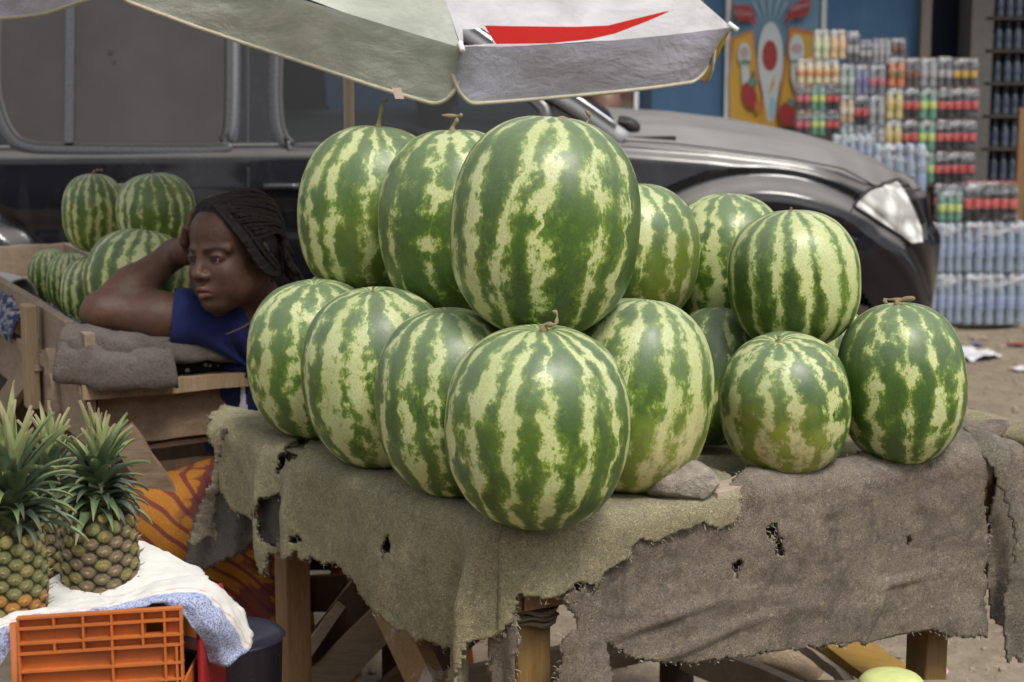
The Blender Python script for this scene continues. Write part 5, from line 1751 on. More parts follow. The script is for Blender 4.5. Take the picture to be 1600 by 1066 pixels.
# small plug of the tag on the hem
v, f = box_axes(at(622, 146, 3.39), (0.008, 0, 0), (0, 0.001, 0), (-0.003, 0, 0.010)); mk('cloth_tag', v, f, simple('pinkish tag', (0.55, 0.42, 0.36), 0.8, 0.1, 10, 0), umb)
v, f = tube([UC + Vector((0, 0, -0.05)), UC + Vector((0, 0, 1.2)), apex], 0.0125, 14)
mk('pole', v, f, pole_m, umb, True)
v, f = lathe([(0.0, 0), (0.024, 0), (0.026, 0.05), (0.014, 0.08), (0.0, 0.08)], 16, (UC.x, UC.y, 1.82)); mk('runner', v, f, white_m, umb, True)

# ------------------------------------------------------------------ shop behind
YW = 10.5
def X_at(u, Y): return at(u, 200, Y).x
blue_w = NT('blue painted wall')
g = blue_w.tc.outputs['Object']
n = blue_w.noise(g, 2.2, 6, 0.65); n2 = blue_w.noise(blue_w.mapping(g, (1, 1, 0.3)), 14, 5, 0.7)
c = blue_w.mix(blue_w.ramp(n, [(0.3, 0.0), (0.7, 1.0)]), (0.038, 0.090, 0.170), (0.062, 0.135, 0.235))
c = blue_w.mix(blue_w.math('MULTIPLY', blue_w.ramp(n2, [(0.55, 0.0), (0.8, 1.0)]), 0.4), c, (0.20, 0.24, 0.28))
blue_w.set(color=c, rough=0.7, spec=0.3, normal=blue_w.bump(n2, 0.3, 0.01)); blue_w = blue_w.m
conc = simple('dirty concrete', (0.10, 0.095, 0.088), 0.9, 0.3, 5, 0.5, bdist=0.01)
dark_blue = simple('dark blue door paint', (0.015, 0.028, 0.06), 0.6, 0.3, 4, 0.2)
shop = thing('shop_building', 'blue painted shop front behind the car, with a dark doorway and a grey pillar', 'shop', (X_at(1300, YW), YW, 0))
xw = X_at(1432, YW)
mk('wall', *box(((-7 + xw) / 2, YW + 0.1, 1.6), xw + 7, 0.2, 3.3), blue_w, shop)
mk('door', *box((X_at(1480, YW + 0.5), YW + 0.55, 1.5), 0.9, 0.06, 3.0), dark_blue, shop)
o = mk('door_post', *box((X_at(1440, YW - .05), YW - 0.02, 1.5), 0.055, 0.12, 3.1), simple('brown post', (0.15, 0.125, 0.10), 0.8, 0.2, 8, 0.3), shop)
o = mk('pillar', *box((X_at(1524, YW - 0.1), YW - 0.02, 1.5), 0.12, 0.3, 3.1), conc, shop)
mk('wall', *box((4.6, YW + 1.75, 1.6), 5.0, 0.2, 3.3), conc, shop)
mk('wall', *box((7.0, YW + 0.1, 1.6), 2.2, 0.2, 3.3), blue_w, shop)
mk('wall', *box((X_at(1505, YW + 1), YW + 0.9, 1.6), 0.12, 1.5, 3.3), conc, shop)
mk('floor_slab', *box((4.4, YW + 0.9, 0.03), 5.0, 1.9, 0.12), conc, shop)
mk('shade_roof', *box((1.5, YW + 0.55, 3.3), 14.5, 3.3, 0.10), simple('rusty sheet metal', (0.24, 0.17, 0.13), 0.6, 0.3, 3, 0.3), shop)  # unseen overhang added to keep the shop front in shade
for u in (1020,):
    mk('door_gap', *box((X_at(1010, YW), YW - 0.012, 1.5), 0.05, 0.02, 3.0), dark_blue, shop)
mk('white_strip', *box((X_at(993, YW), YW - 0.02, 1.5), 0.022, 0.035, 3.0), white_m, shop)
mk('white_strip', *box((X_at(1134, YW), YW - 0.02, 1.3), 0.028, 0.035, 2.4), simple('grey white batten', (0.45, 0.45, 0.45), 0.6, 0.1, 10, 0.1), shop)
mk('white_strip', *box((X_at(1281, YW), YW - 0.02, 1.3), 0.028, 0.035, 2.4), simple('grey white batten', (0.45, 0.45, 0.45), 0.6, 0.1, 10, 0.1), shop)

# printed fruit drink poster: flat, on the wall between the two battens
def flat_poly(pts, Y, mat, parent, name='print'):
    P = [at(u, v, Y) for u, v in pts]
    return mk(name, P, [list(range(len(P)))], mat, parent)
poster = thing('poster', 'large faded fruit drink poster with orange panels, red oval and strawberries', 'poster', (X_at(1208, YW), YW - 0.02, 0.3))
pm = {k: simple('print ' + k, tuple(q * 0.78 for q in c), 0.55, 0.12, 5, 0.0) for k, c in dict(sky=(0.13, 0.24, 0.34), white=(0.48, 0.52, 0.53), pale=(0.30, 0.42, 0.50), yellow=(0.52, 0.30, 0.035), orange=(0.45, 0.15, 0.035), red=(0.30, 0.03, 0.03), pink=(0.42, 0.30, 0.30),
      green=(0.11, 0.22, 0.16), lblue=(0.25, 0.45, 0.58), brown=(0.15, 0.12, 0.09)).items()}
yy = YW - 0.045
mk('sheet', *box((X_at(1208, yy + .02), yy + 0.012, 1.28), X_at(1275, yy) - X_at(1140, yy), 0.008, 1.30), pm['sky'], poster)
def ell(cx, cy, rx, ry, rot=0, n=24):
    c, s = math.cos(rot), math.sin(rot)
    return [(cx + rx * math.cos(a) * c - ry * math.sin(a) * s, cy + rx * math.cos(a) * s + ry * math.sin(a) * c) for a in [2 * PI * k / n for k in range(n)]]
lay = [0]
def pr(pts, m):
    lay[0] += 1
    flat_poly(pts, yy + 0.004 - 0.0011 * lay[0], pm[m], poster)
for k in range(9):
    a = -PI / 2 + (k - 4) * 0.22
    pr([(1203, 60), (1203 + 110 * math.cos(a - 0.03), 60 + 90 * math.sin(a - 0.03)), (1203 + 110 * math.cos(a + 0.03), 60 + 90 * math.sin(a + 0.03))] if False else
       [(1203 + 16 * math.cos(a), 62 + 20 * math.sin(a)), (1203 + 62 * math.cos(a - 0.035), 62 + 66 * math.sin(a - 0.035)), (1203 + 62 * math.cos(a + 0.035), 62 + 66 * math.sin(a + 0.035))], 'pale')
pr([(1141, 60), (1177, 46), (1182, 90), (1190, 150), (1193, 186), (1192, 200), (1141, 198)], 'orange')
pr([(1148, 62), (1174, 52), (1180, 90), (1187, 150), (1190, 196), (1141, 197), (1139, 120)], 'yellow')
pr([(1234, 42), (1274, 50), (1275, 200), (1212, 200), (1218, 150), (1226, 90)], 'orange')
pr([(1238, 50), (1270, 56), (1272, 200), (1214, 200), (1221, 150), (1230, 96)], 'yellow')
pr([(1192, 150), (1214, 150), (1213, 200), (1190, 200)], 'yellow')
pr(ell(1204, 92, 20, 58), 'white')
pr([(1186, 110), (1222, 110), (1214, 158), (1208, 190), (1200, 190), (1194, 158)], 'white')
pr(ell(1203, 87, 12, 24), 'red')
pr([(1199, 150), (1206, 128), (1211, 114), (1210, 134), (1204, 142)], 'yellow')
pr(ell(1207, 168, 5, 17), 'lblue')
pr(ell(1163, 86, 10, 20), 'white'); pr(ell(1163, 82, 7, 9), 'pink'); pr(ell(1164, 97, 8, 4), 'green')
pr([(1158, 106), (1170, 104), (1172, 130), (1160, 134)], 'white')
pr(ell(1171, 150, 11, 22, -0.25), 'red'); pr(ell(1176, 128, 8, 7), 'green'); pr(ell(1177, 116, 3, 6), 'brown'); pr(ell(1184, 168, 5, 10), 'orange')
pr(ell(1245, 78, 12, 24), 'white'); pr(ell(1245, 76, 9, 8), 'pink'); pr(ell(1244, 100, 9, 7), 'green')
pr([(1236, 100), (1254, 98), (1258, 140), (1242, 142), (1236, 120)], 'white')
pr(ell(1232, 178, 16, 19), 'red'); pr(ell(1237, 160, 8, 6, 0.4), 'green')
pr([(1144, 8), (1170, 8), (1178, 16), (1182, 40), (1172, 34), (1152, 33)], 'red')
pr([(1240, 6), (1266, -6), (1265, 18), (1255, 27), (1240, 28), (1227, 36), (1231, 18)], 'red')
def text(s, u, v, Y, hpx, mat, parent, rot=0.0, name='lettering', normal_rot=None, bold=0.0):
    cu = bpy.data.curves.new(name, 'FONT'); cu.body = s; cu.size = 1.0; cu.align_x = 'CENTER'; cu.align_y = 'CENTER'; cu.offset = bold
    tmp = bpy.data.objects.new('tmp', cu); COL.objects.link(tmp)
    dg = bpy.context.evaluated_depsgraph_get()
    me = bpy.data.meshes.new_from_object(tmp.evaluated_get(dg))
    bpy.data.objects.remove(tmp); bpy.data.curves.remove(cu)
    me.name = name
    me.materials.clear(); me.materials.append(mat)
    o = link(name, me)
    sc = hpx * Y / FPX * 1.35
    M_ = Matrix.Translation(at(u, v, Y)) @ Matrix.Rotation(rot, 4, 'Y') @ Matrix.Rotation(PI / 2, 4, 'X') @ Matrix.Scale(sc, 4)
    o.parent = parent
    o.matrix_basis = full_matrix(parent).inverted() @ M_
    return o
text('125ml', 1160, 21, yy - 0.055, 9, pm['pink'], poster, 0.05)
text('300ml', 1249, 11, yy - 0.055, 9, pm['pink'], poster, -0.35)
# dark red notice beside the white strip, behind the sitting man
nb = thing('notice_board', 'dark red and brown notice on the shop wall behind the bystander\'s head', 'notice board', (X_at(955, YW), YW - 0.03, 1.0))
mk('board', *box((X_at(950, YW), YW - 0.03, 1.25), 0.26, 0.02, 0.9), simple('maroon print', (0.10, 0.055, 0.045), 0.6, 0.4, 14, 0.0), nb)
mk('print', *box((X_at(972, YW), YW - 0.045, 1.20), 0.05, 0.004, 0.07), pm['red'], nb)
mk('print', *box((X_at(978, YW), YW - 0.045, 1.08), 0.07, 0.004, 0.09), pm['brown'], nb)

# ------------------------------------------------------------------ drinks
def liquid(name, col, rough=0.12, label=False):
    t = NT(name)
    g = t.tc.outputs['Object']
    n = t.noise(g, 30, 3, 0.6)
    t.set(color=t.mix(n, tuple(c * 0.75 for c in col), tuple(min(1, c * 1.2) for c in col)), rough=rough, spec=0.6, coat=0.5)
    return t.m
def labelm(name, col, mark, amt=0.40):
    t = NT(name)
    g = t.tc.outputs['Object']
    v = t.noise(t.mapping(g, (45, 45, 90)), 1.0, 2, 0.6, 0.8)
    m = t.ramp(v, [(1 - amt - 0.03, 0.0), (1 - amt + 0.03, 1.0)])
    t.set(color=t.mix(m, col, mark), rough=0.35, spec=0.5)
    return t.m
KIND = {
    'cola': ((0.018, 0.012, 0.012), (0.46, 0.010, 0.010), (0.66, 0.50, 0.48), (0.35, 0.01, 0.01)),
    'pinkcola': ((0.05, 0.03, 0.03), (0.46, 0.06, 0.09), (0.68, 0.50, 0.52), (0.45, 0.05, 0.06)),
    'lime': ((0.09, 0.24, 0.16), (0.42, 0.50, 0.12), (0.62, 0.66, 0.30), (0.03, 0.16, 0.07)),
    'mint': ((0.22, 0.28, 0.24), (0.38, 0.42, 0.38), (0.55, 0.58, 0.54), (0.25, 0.28, 0.22)),
    'juice': ((0.56, 0.48, 0.30), (0.50, 0.20, 0.06), (0.62, 0.52, 0.34), (0.60, 0.52, 0.38)),
    'pear': ((0.50, 0.50, 0.34), (0.48, 0.55, 0.34), (0.62, 0.62, 0.50), (0.56, 0.52, 0.40)),
    'peach': ((0.56, 0.40, 0.22), (0.58, 0.36, 0.20), (0.66, 0.56, 0.44), (0.60, 0.52, 0.38)),
    'orange': ((0.52, 0.16, 0.06), (0.20, 0.14, 0.05), (0.55, 0.22, 0.08), (0.55, 0.40, 0.32)),
    'lemon': ((0.50, 0.42, 0.18), (0.46, 0.35, 0.08), (0.62, 0.58, 0.42), (0.45, 0.30, 0.05)),
    'gold': ((0.42, 0.30, 0.18), (0.58, 0.52, 0.42), (0.36, 0.20, 0.08), (0.45, 0.34, 0.18)),
    'mono': ((0.08, 0.08, 0.09), (0.38, 0.36, 0.38), (0.10, 0.05, 0.06), (0.32, 0.28, 0.20)),
    'silver': ((0.24, 0.24, 0.26), (0.34, 0.33, 0.34), (0.12, 0.09, 0.10), (0.36, 0.28, 0.20)),
    'navy': ((0.16, 0.17, 0.30), (0.10, 0.10, 0.28), (0.48, 0.46, 0.52), (0.40, 0.10, 0.12)),
    'redwhite': ((0.14, 0.14, 0.17), (0.40, 0.07, 0.10), (0.60, 0.54, 0.56), (0.55, 0.52, 0.54)),
    'choc': ((0.06, 0.045, 0.04), (0.16, 0.06, 0.04), (0.26, 0.16, 0.10), (0.30, 0.20, 0.12)),
    'beer': ((0.035, 0.028, 0.025), (0.46, 0.30, 0.04), (0.28, 0.17, 0.04), (0.04, 0.03, 0.03)),
    'water': ((0.22, 0.28, 0.36), (0.26, 0.32, 0.46), (0.07, 0.11, 0.32), (0.45, 0.56, 0.70)),
    'shadewater': ((0.075, 0.10, 0.135), (0.07, 0.09, 0.14), (0.12, 0.14, 0.18), (0.16, 0.18, 0.20)),  # water copy with the shop's shade put into its colours
}
NAMES = {'cola': 'cola', 'pinkcola': 'cola', 'lime': 'lemonade', 'mint': 'pale green drink', 'juice': 'orange and cream juice', 'pear': 'pale green juice', 'peach': 'peach coloured juice', 'orange': 'orange soda', 'lemon': 'lemon soda',
         'gold': 'brown and white labelled drink', 'mono': 'grey labelled drink', 'silver': 'silvery drink', 'navy': 'blue labelled drink', 'redwhite': 'red and white labelled drink', 'choc': 'dark brown drink', 'beer': 'yellow labelled dark drink', 'water': 'water', 'shadewater': 'water'}
bcache = {}
def bottle_meshes(kind, segs=12):
    if kind in bcache: return bcache[kind]
    lq, lb, mk_, cp = KIND[kind]
    pf = [(0.38, 0.0), (0.465, 0.02), (0.475, 0.10), (0.44, 0.20), (0.44, 0.28), (0.475, 0.31), (0.475, 0.56), (0.45, 0.65), (0.33, 0.77), (0.19, 0.86), (0.165, 0.93)]
    v, f = lathe(pf, segs)
    m1 = mesh_data('bottle', v, f, liquid(kind + ' bottle', lq), True)
    v, f = lathe([(0.468, 0.31), (0.485, 0.315), (0.485, 0.555), (0.468, 0.56)], segs)
    m2 = mesh_data('label', v, f[:-2], labelm(kind + ' label', lb, mk_), True)
    v, f = lathe([(0.20, 0.915), (0.23, 0.92), (0.23, 0.995), (0.15, 1.0)], 10)
    m3 = mesh_data('cap', v, f, simple(kind + ' cap', cp, 0.4, 0.05, 10, 0), True)
    bcache[kind] = (m1, m2, m3)
    return bcache[kind]
film_m = NT('shrink film')
tr = film_m.n.new('ShaderNodeBsdfTransparent')
ms = film_m.n.new('ShaderNodeMixShader')
g = film_m.tc.outputs['Object']
fn_ = film_m.noise(film_m.mapping(g, (1, 1, 2.2)), 11, 5, 0.65, 0.8)
gz = film_m.sep(film_m.tc.outputs['Generated'])[2]  # film turns whiter towards the top, painting in its glare
film_m.con(film_m.math('ADD', film_m.math('ADD', 0.04, film_m.math('MULTIPLY', film_m.ramp(gz, [(0.66, 0.0), (0.80, 1.0)]), film_m.ramp(fn_, [(0.42, 0.04), (0.66, 0.42)]))), film_m.math('MULTIPLY', film_m.ramp(fn_, [(0.50, 0.0), (0.78, 1.0)]), 0.40)), ms.inputs[0])
film_m.set(color=(0.55, 0.57, 0.61), rough=0.15, spec=0.9, normal=film_m.bump(fn_, 0.7, 0.02))
film_m.l.new(tr.outputs[0], ms.inputs[1]); film_m.l.new(film_m.b.outputs[0], ms.inputs[2]); film_m.l.new(ms.outputs[0], film_m.out.inputs[0])
film_m = film_m.m
_rp = random.Random(5)
def pack(u0, v0, u1, v1, Y, kind, n, label, deep=2, film=True, group='shrink-wrapped packs of drinks stacked at the shop'):
    a, b = at(u0, v1, Y), at(u1, v1, Y)
    top = at(u0, v0, Y)
    W = b.x - a.x; h = top.z - a.z
    d = W / n
    root = thing('drink_pack', label, 'drink pack', ((a.x + b.x) / 2, Y + d * deep / 2, a.z), 0, group)
    m1, m2, m3 = bottle_meshes(kind)
    for j in range(deep):
        for i in range(n):
            o = link('bottle', m1, root, (-W / 2 + d * (i + 0.5) + _rp.uniform(-.001, .001), -d * deep / 2 + d * (j + 0.5), 0), (0, 0, _rp.uniform(0, 6)), (d * 0.98, d * 0.98, h * 0.985))
            link('label', m2, o); link('cap', m3, o)
    if film:
        # film hugs the bottles: straight sides, sloping shoulders
        hw, hd = W / 2 + 0.001, d * deep / 2 + 0.001
        V, F = [], []
        lv = [(0, 1.0), (0.35, 1.0), (0.66, 1.0), (0.84, 0.93), (0.97, 0.84)]
        per = []
        ns = 6 * n
        for k in range(ns): per.append((-1 + 2 * k / ns, -1))
        for k in range(8): per.append((1, -1 + 2 * k / 8))
        for k in range(ns): per.append((1 - 2 * k / ns, 1))
        for k in range(8): per.append((-1, 1 - 2 * k / 8))
        m = len(per)
        for (z, s) in lv:
            for k, (x, y) in enumerate(per):
                rip = 0.0
                if abs(y) == 1: rip = -0.05 * d * abs(math.cos(PI * n * (x + 1) / 2)) * (1 if z > 0.05 else 0)
                ss = 1 - (1 - s) * (d * 1.0 / max(hw, 1e-6)) * 1.2
                V.append((x * hw * ss, y * (hd * s) + (-rip if y < 0 else rip), z * h * 1.004))
        for r in range(len(lv) - 1):
            for k in range(m):
                F.append([r * m + k, r * m + (k + 1) % m, (r + 1) * m + (k + 1) % m, (r + 1) * m + k])
        F.append([(len(lv) - 1) * m + k for k in range(m)])
        mk('shrink_film', V, F, film_m, root, True, world_coords=False)
    return root
YD = 9.95
P_ = [
    (1245, 92, 1312, 131, 'juice', 5, 'row of cream and orange juice packs, left block, under the pale green pack'),
    (1243, 131, 1267, 172, 'pinkcola', 2, 'pinkish cola pack at the left end of the upper cola row, next to the poster'),
    (1267, 131, 1290, 172, 'lime', 2, 'green lemonade pack in the upper left row between two cola packs'),
    (1290, 131, 1312, 172, 'cola', 2, 'dark cola pack with red label in the upper left row'),
    (1243, 172, 1267, 212, 'pinkcola', 2, 'pinkish cola pack at the left end of the lower row just above the bonnet'),
    (1267, 172, 1290, 212, 'lime', 2, 'green lemonade pack in the lower left row just above the bonnet'),
    (1290, 172, 1312, 212, 'cola', 2, 'dark cola pack in the lower left row just above the bonnet'),
    (1271, 46, 1297, 92, 'pear', 2, 'topmost pale green juice pack at the left of the stack'),
    (1297, 46, 1323, 92, 'peach', 2, 'topmost peach coloured juice pack beside the pale green one'),
    (1323, 48, 1343, 99, 'mono', 2, 'grey and black pack right of the topmost peach coloured one'),
    (1343, 62, 1363, 100, 'mono', 2, 'small grey pack at the top of the second column'),
    (1363, 60, 1392, 100, 'silver', 3, 'silver pack at the top between the grey and the dark brown pack'),
    (1392, 60, 1416, 88, 'choc', 2, 'dark brown pack at the top, standing on the orange soda pack'),
    (1312, 99, 1336, 148, 'mint', 2, 'pale grey green pack under the topmost grey pack'),
    (1312, 148, 1335, 192, 'gold', 2, 'brown and white pack in the middle of the first tall column'),
    (1312, 192, 1335, 232, 'mint', 2, 'pale green pack low in the first tall column above the bonnet'),
    (1336, 100, 1357, 148, 'navy', 2, 'blue labelled pack in the second column'),
    (1357, 100, 1384, 148, 'redwhite', 2, 'red and white pack right of the blue labelled one'),
    (1335, 148, 1357, 196, 'cola', 2, 'cola pack in the second column under the blue labelled one'),
    (1357, 148, 1383, 196, 'silver', 2, 'silvery grey pack under the red and white one'),
    (1335, 196, 1357, 236, 'mono', 2, 'grey pack low in the second column behind the bonnet'),
    (1357, 196, 1383, 236, 'silver', 2, 'silvery pack low in the third column above the blue water'),
    (1387, 88, 1415, 136, 'orange', 2, 'orange soda pack standing out in the middle of the stack'),
    (1384, 136, 1412, 186, 'lemon', 2, 'lemon soda pack with yellow cap under the orange one'),
    (1382, 186, 1410, 236, 'lemon', 2, 'lower lemon soda pack, above the large water bottles'),
    (1415, 90, 1437, 136, 'choc', 2, 'brown pack right of the orange soda'),
    (1437, 90, 1465, 136, 'silver', 2, 'silver pack above the uppermost lemonade of the right block'),
    (1412, 136, 1436, 186, 'cola', 2, 'cola pack between lemon soda and lemonade, upper'),
    (1410, 186, 1434, 236, 'cola', 2, 'cola pack between lemon soda and lemonade, lower'),
    (1436, 136, 1465, 186, 'lime', 2, 'uppermost lemonade pack of the right block'),
    (1434, 186, 1462, 236, 'lime', 2, 'second lemonade pack of the right block'),
    (1436, 236, 1460, 286, 'lime', 2, 'third lemonade pack of the right block, lowest of its column'),
    (1465, 88, 1488, 136, 'mono', 2, 'grey wrapped pack on top of the right cola column'),
    (1488, 90, 1528, 136, 'beer', 3, 'dark pack with yellow labels at the top right of the stack'),
    (1465, 136, 1530, 186, 'cola', 5, 'wide cola pack, uppermost of the right column'),
    (1462, 186, 1526, 236, 'cola', 5, 'wide cola pack, second of the right column'),
    (1460, 236, 1523, 286, 'cola', 5, 'wide cola pack, third of the right column'),
    (1458, 286, 1521, 336, 'cola', 5, 'wide cola pack, lowest of the right column, behind the lemonade'),
]
for p in P_: pack(p[0], p[1], p[2], p[3], YD, p[4], p[5], p[6])
YB = 9.48
for p in [
    (1450, 427, 1504, 506, 'water', 4, 'blue labelled water pack on the ground, left, by the bumper'),
    (1504, 427, 1604, 508, 'water', 6, 'wide clear water pack on the ground at the right edge'),
    (1451, 347, 1504, 426, 'water', 4, 'blue labelled water pack, upper one by the bumper'),
    (1504, 346, 1604, 426, 'water', 6, 'wide clear water pack, upper one at the right edge under the cola'),
    (1466, 298, 1504, 346, 'lime', 3, 'lemonade pack standing on the water beside the cola'),
    (1506, 283, 1590, 345, 'cola', 6, 'big cola pack standing on the water packs at the right'),
]: pack(p[0], p[1], p[2], p[3], YB, p[4], p[5], p[6])
YM = 9.66
for p in [
    (1300, 210, 1364, 262, 'water', 5, 'blue capped water pack just above the bonnet'),
    (1362, 224, 1448, 330, 'water', 5, 'tall pack of large water bottles behind the headlamp'),
    (1372, 330, 1449, 420, 'water', 5, 'large water bottle pack half hidden behind the headlamp'),
    (1372, 420, 1449, 502, 'water', 5, 'large water bottle pack on the ground behind the bumper'),
]: pack(p[0], p[1], p[2], p[3], YM, p[4], p[5], p[6])
# stand that carries the stack
stand = thing('display_stand', 'rough dark stepped stand under the stacked drink packs', 'display stand', (X_at(1380, YD), YD, 0))
wd = simple('dark stained board', (0.05, 0.035, 0.025), 0.8, 0.3, 8, 0.3)
for (u0, u1, vb) in ((1243, 1312, 212), (1312, 1335, 232), (1335, 1383, 236), (1382, 1435, 236), (1436, 1458, 286), (1458, 1528, 336)):
    a, b = at(u0, vb, YD), at(u1, vb, YD)
    mk('shelf_board', *box(((a.x + b.x) / 2, YD + 0.12, a.z - 0.012), b.x - a.x - 0.002, 0.26, 0.02), wd, stand)
    mk('support', *box(((a.x + b.x) / 2, YD + 0.13, (a.z - 0.024) / 2 - 0.02), b.x - a.x - 0.012, 0.22, a.z + 0.01), wd, stand)
a, b = at(1300, 262, YM), at(1364, 262, YM)
mk('support', *box(((a.x + b.x) / 2, YM + 0.05, (a.z - 0.004) / 2 - 0.02), b.x - a.x, 0.10, a.z + 0.03), wd, stand)

# shelf rack in the dark shop at the right
rack = thing('shelf_rack', 'tall dark rack of bottled water inside the shop at the right edge', 'shelf rack', (3.1, 10.6, 0))
YR = 10.35
xa, xb = X_at(1533, YR), X_at(1533, YR) + 1.3
shelf_v = [284, 233, 182, 131, 80, 29, -22]
for k, v_ in enumerate(shelf_v):
    z = at(1560, v_, YR).z
    mk('shelf', *box(((xa + xb) / 2, YR + 0.18, z), xb - xa, 0.40, 0.014), wd, rack)
for k in range(3):
    x = xa + 0.01 + (xb - xa - 0.02) * k / 2
    mk('upright', *box((x, YR + 0.40, 1.0), 0.03, 0.03, 2.2), wd, rack)
mk('back_board', *box(((xa + xb) / 2, YR + 0.45, 1.1), xb - xa, 0.02, 2.3), dark_blue, rack)
for k, v_ in enumerate(shelf_v[:-1]):
    z = at(1560, v_, YR).z + 0.008
    h = 0.150
    m1, m2, m3 = bottle_meshes('shadewater')
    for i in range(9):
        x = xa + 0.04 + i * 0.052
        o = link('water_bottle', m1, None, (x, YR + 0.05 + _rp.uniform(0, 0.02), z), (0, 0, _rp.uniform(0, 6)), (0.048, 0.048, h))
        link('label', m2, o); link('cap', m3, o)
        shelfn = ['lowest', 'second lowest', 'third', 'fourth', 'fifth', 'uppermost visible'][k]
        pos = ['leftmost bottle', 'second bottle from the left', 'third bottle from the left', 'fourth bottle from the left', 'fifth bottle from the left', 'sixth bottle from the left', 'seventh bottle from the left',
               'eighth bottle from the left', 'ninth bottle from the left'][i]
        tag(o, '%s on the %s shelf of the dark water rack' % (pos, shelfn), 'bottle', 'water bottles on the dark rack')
        continue
        tag(o, 'small water bottle on the %s shelf of the dark rack' % ['lowest', 'second lowest', 'third', 'fourth', 'fifth', 'uppermost visible'][k], 'bottle', 'bottles on the %s shelf of the rack' % ['lowest', 'second lowest', 'third', 'fourth', 'fifth', 'uppermost visible'][k])
# brown upright at the far right by the cola
o = mk('wood_post', *box((at(1597, 310, 9.7).x, 9.75, 0.55), 0.05, 0.05, 1.14), wood_brown)
tag(o, 'brown wooden post at the right edge beside the big cola pack', 'post')

# ------------------------------------------------------------------ things under and around the table
stool = thing('plastic_stool', 'orange plastic stool standing behind the table, seen between its struts', 'stool', (at(625, 1000, 4.0).x, 4.0, 0))
sx, sy = at(622, 1000, 4.0).x, 4.02
so = plastic('orange stool plastic', (0.58, 0.14, 0.03))
v, f = lathe([(0.0, 0), (0.13, 0.0), (0.16, -0.012), (0.162, -0.05), (0.15, -0.055), (0.14, -0.02), (0.0, -0.02)], 28, (sx, sy, 0.50)); mk('seat', v, f, so, stool, True)
for q in range(4):
    a = PI / 4 + q * PI / 2
    d = Vector((math.cos(a), math.sin(a), 0)); s = Vector((-d.y, d.x, 0))
    V = []
    for z, r, w in ((0.47, 0.125, 0.055), (0.0, 0.20, 0.035)):
        for (i, j) in ((-1, -0.008), (1, -0.008), (1, 0.008), (-1, 0.008)):
            V.append(Vector((sx, sy, z)) + d * (r + j) + s * (w * i))
    mk('leg', V, [[0, 1, 5, 4], [1, 2, 6, 5], [2, 3, 7, 6], [3, 0, 4, 7], [0, 3, 2, 1], [4, 5, 6, 7]], so, stool)
# yellowish board lying askew under the table
v, f = plank(at(1290, 985, 4.05), at(1445, 1100, 3.5), 0.155, 0.018, (0.25, -0.5, 0.8), 91)
o = mk('yellow_board', v, f, wood('ochre board', (0.26, 0.145, 0.025), (0.38, 0.235, 0.05), 'X', 0.25)); tag(o, 'wide yellow-brown board slanting down under the right side of the table', 'board')
v, f = plank(at(1238, 990, 4.06), at(1360, 1100, 3.5), 0.030, 0.020, (0.25, -0.5, 0.8), 92, 0.004)
o = mk('torn_batten', v, f, wood_pale); tag(o, 'narrow splintered batten along the left edge of the yellow-brown board', 'board')
tan_st = simple('tan stone', (0.36, 0.28, 0.20), 0.9, 0.2, 30, 0.5, bdist=0.01)
p = onz(1225, 1025, 0.06)
stone((p.x, p.y, 0.06), (0.10, 0.08, 0.07), 21, tan_st, 'tan rounded stone on the ground left of the yellow-brown board')
bag_m = simple('dull grey plastic sheet', (0.25, 0.23, 0.21), 0.4, 0.2, 20, 0.3)
# pale green and yellow gourd at the bottom edge
q = at(1392, 1074, 3.02)
yg = melon_mat(77, 7, 0.55, 0.25, 0.5, 1.0, 0.2, (1, -0.4, -0.5))
V_, F_ = melon_mesh(300, 72, 40)
o = link('small_melon', mesh_data('small_melon', V_, F_, simple('pale green rind', (0.55, 0.60, 0.25), 0.35, 0.25, 3, 0.05)), None, q, None, (0.058, 0.052, 0.030))
for pl_ in o.data.polygons: pl_.use_smooth = True
o.data.materials[0] = NT('x').m if False else o.data.materials[0]
tag(o, 'pale green and yellow fruit just peeping over the bottom edge of the photo', 'fruit')
cr = mk('fruit_crate', *box((q.x, q.y, (q.z - 0.03) / 2), 0.26, 0.22, q.z - 0.02), wood_grey); bevel_mod(cr, 0.004)
tag(cr, 'upturned wooden box under the pale green fruit, below the picture edge', 'box')
# litter
pinkm = simple('pink wrapper', (0.60, 0.32, 0.46), 0.5, 0.1, 20, 0.2)
def litter(u, v, s, seed, mat, name, label, cat='litter', flat=0.35):
    p = onz(u, v, 0.0)
    z = float(ground_height(np.array([[p.x, p.y]]))[0])
    n = 14
    V = []
    for i in range(n):
        for j in range(n):
            V.append(((i / (n - 1) - 0.5) * s, (j / (n - 1) - 0.5) * s * 0.7, 0))
    V = np.array(V); 
    V[:, 2] = flat * s * (0.3 + 0.5 * fbm(V * (3 / s) + seed, seed, 4)); V[:, 2] = np.maximum(V[:, 2], 0.002)
    V[:, :2] += s * 0.15 * np.stack([fbm(V * (2 / s) + 5, seed, 3), fbm(V * (2 / s) + 15, seed, 3)], 1)
    o = link(name, mesh_data(name, V, grid_faces(n, n), mat, True), None, (p.x, p.y, z + 0.004), (0, 0, seed))
    return tag(o, label, cat)
litter(1455, 1044, 0.075, 3, pinkm, 'wrapper', 'crumpled pink wrapper on the dirt between the board and the right leg')
litter(1520, 562, 0.24, 4, simple('white plastic bag', (0.62, 0.62, 0.66), 0.4, 0.1, 12, 0.2), 'plastic_bag', 'white plastic bag on the dirt just right of the rightmost melon', 'bag', 0.25)
litter(1528, 543, 0.06, 5, simple('blue scrap', (0.06, 0.06, 0.30), 0.5, 0.1, 12, 0.2), 'wrapper', 'tiny blue scrap on the dirt beyond the white bag')
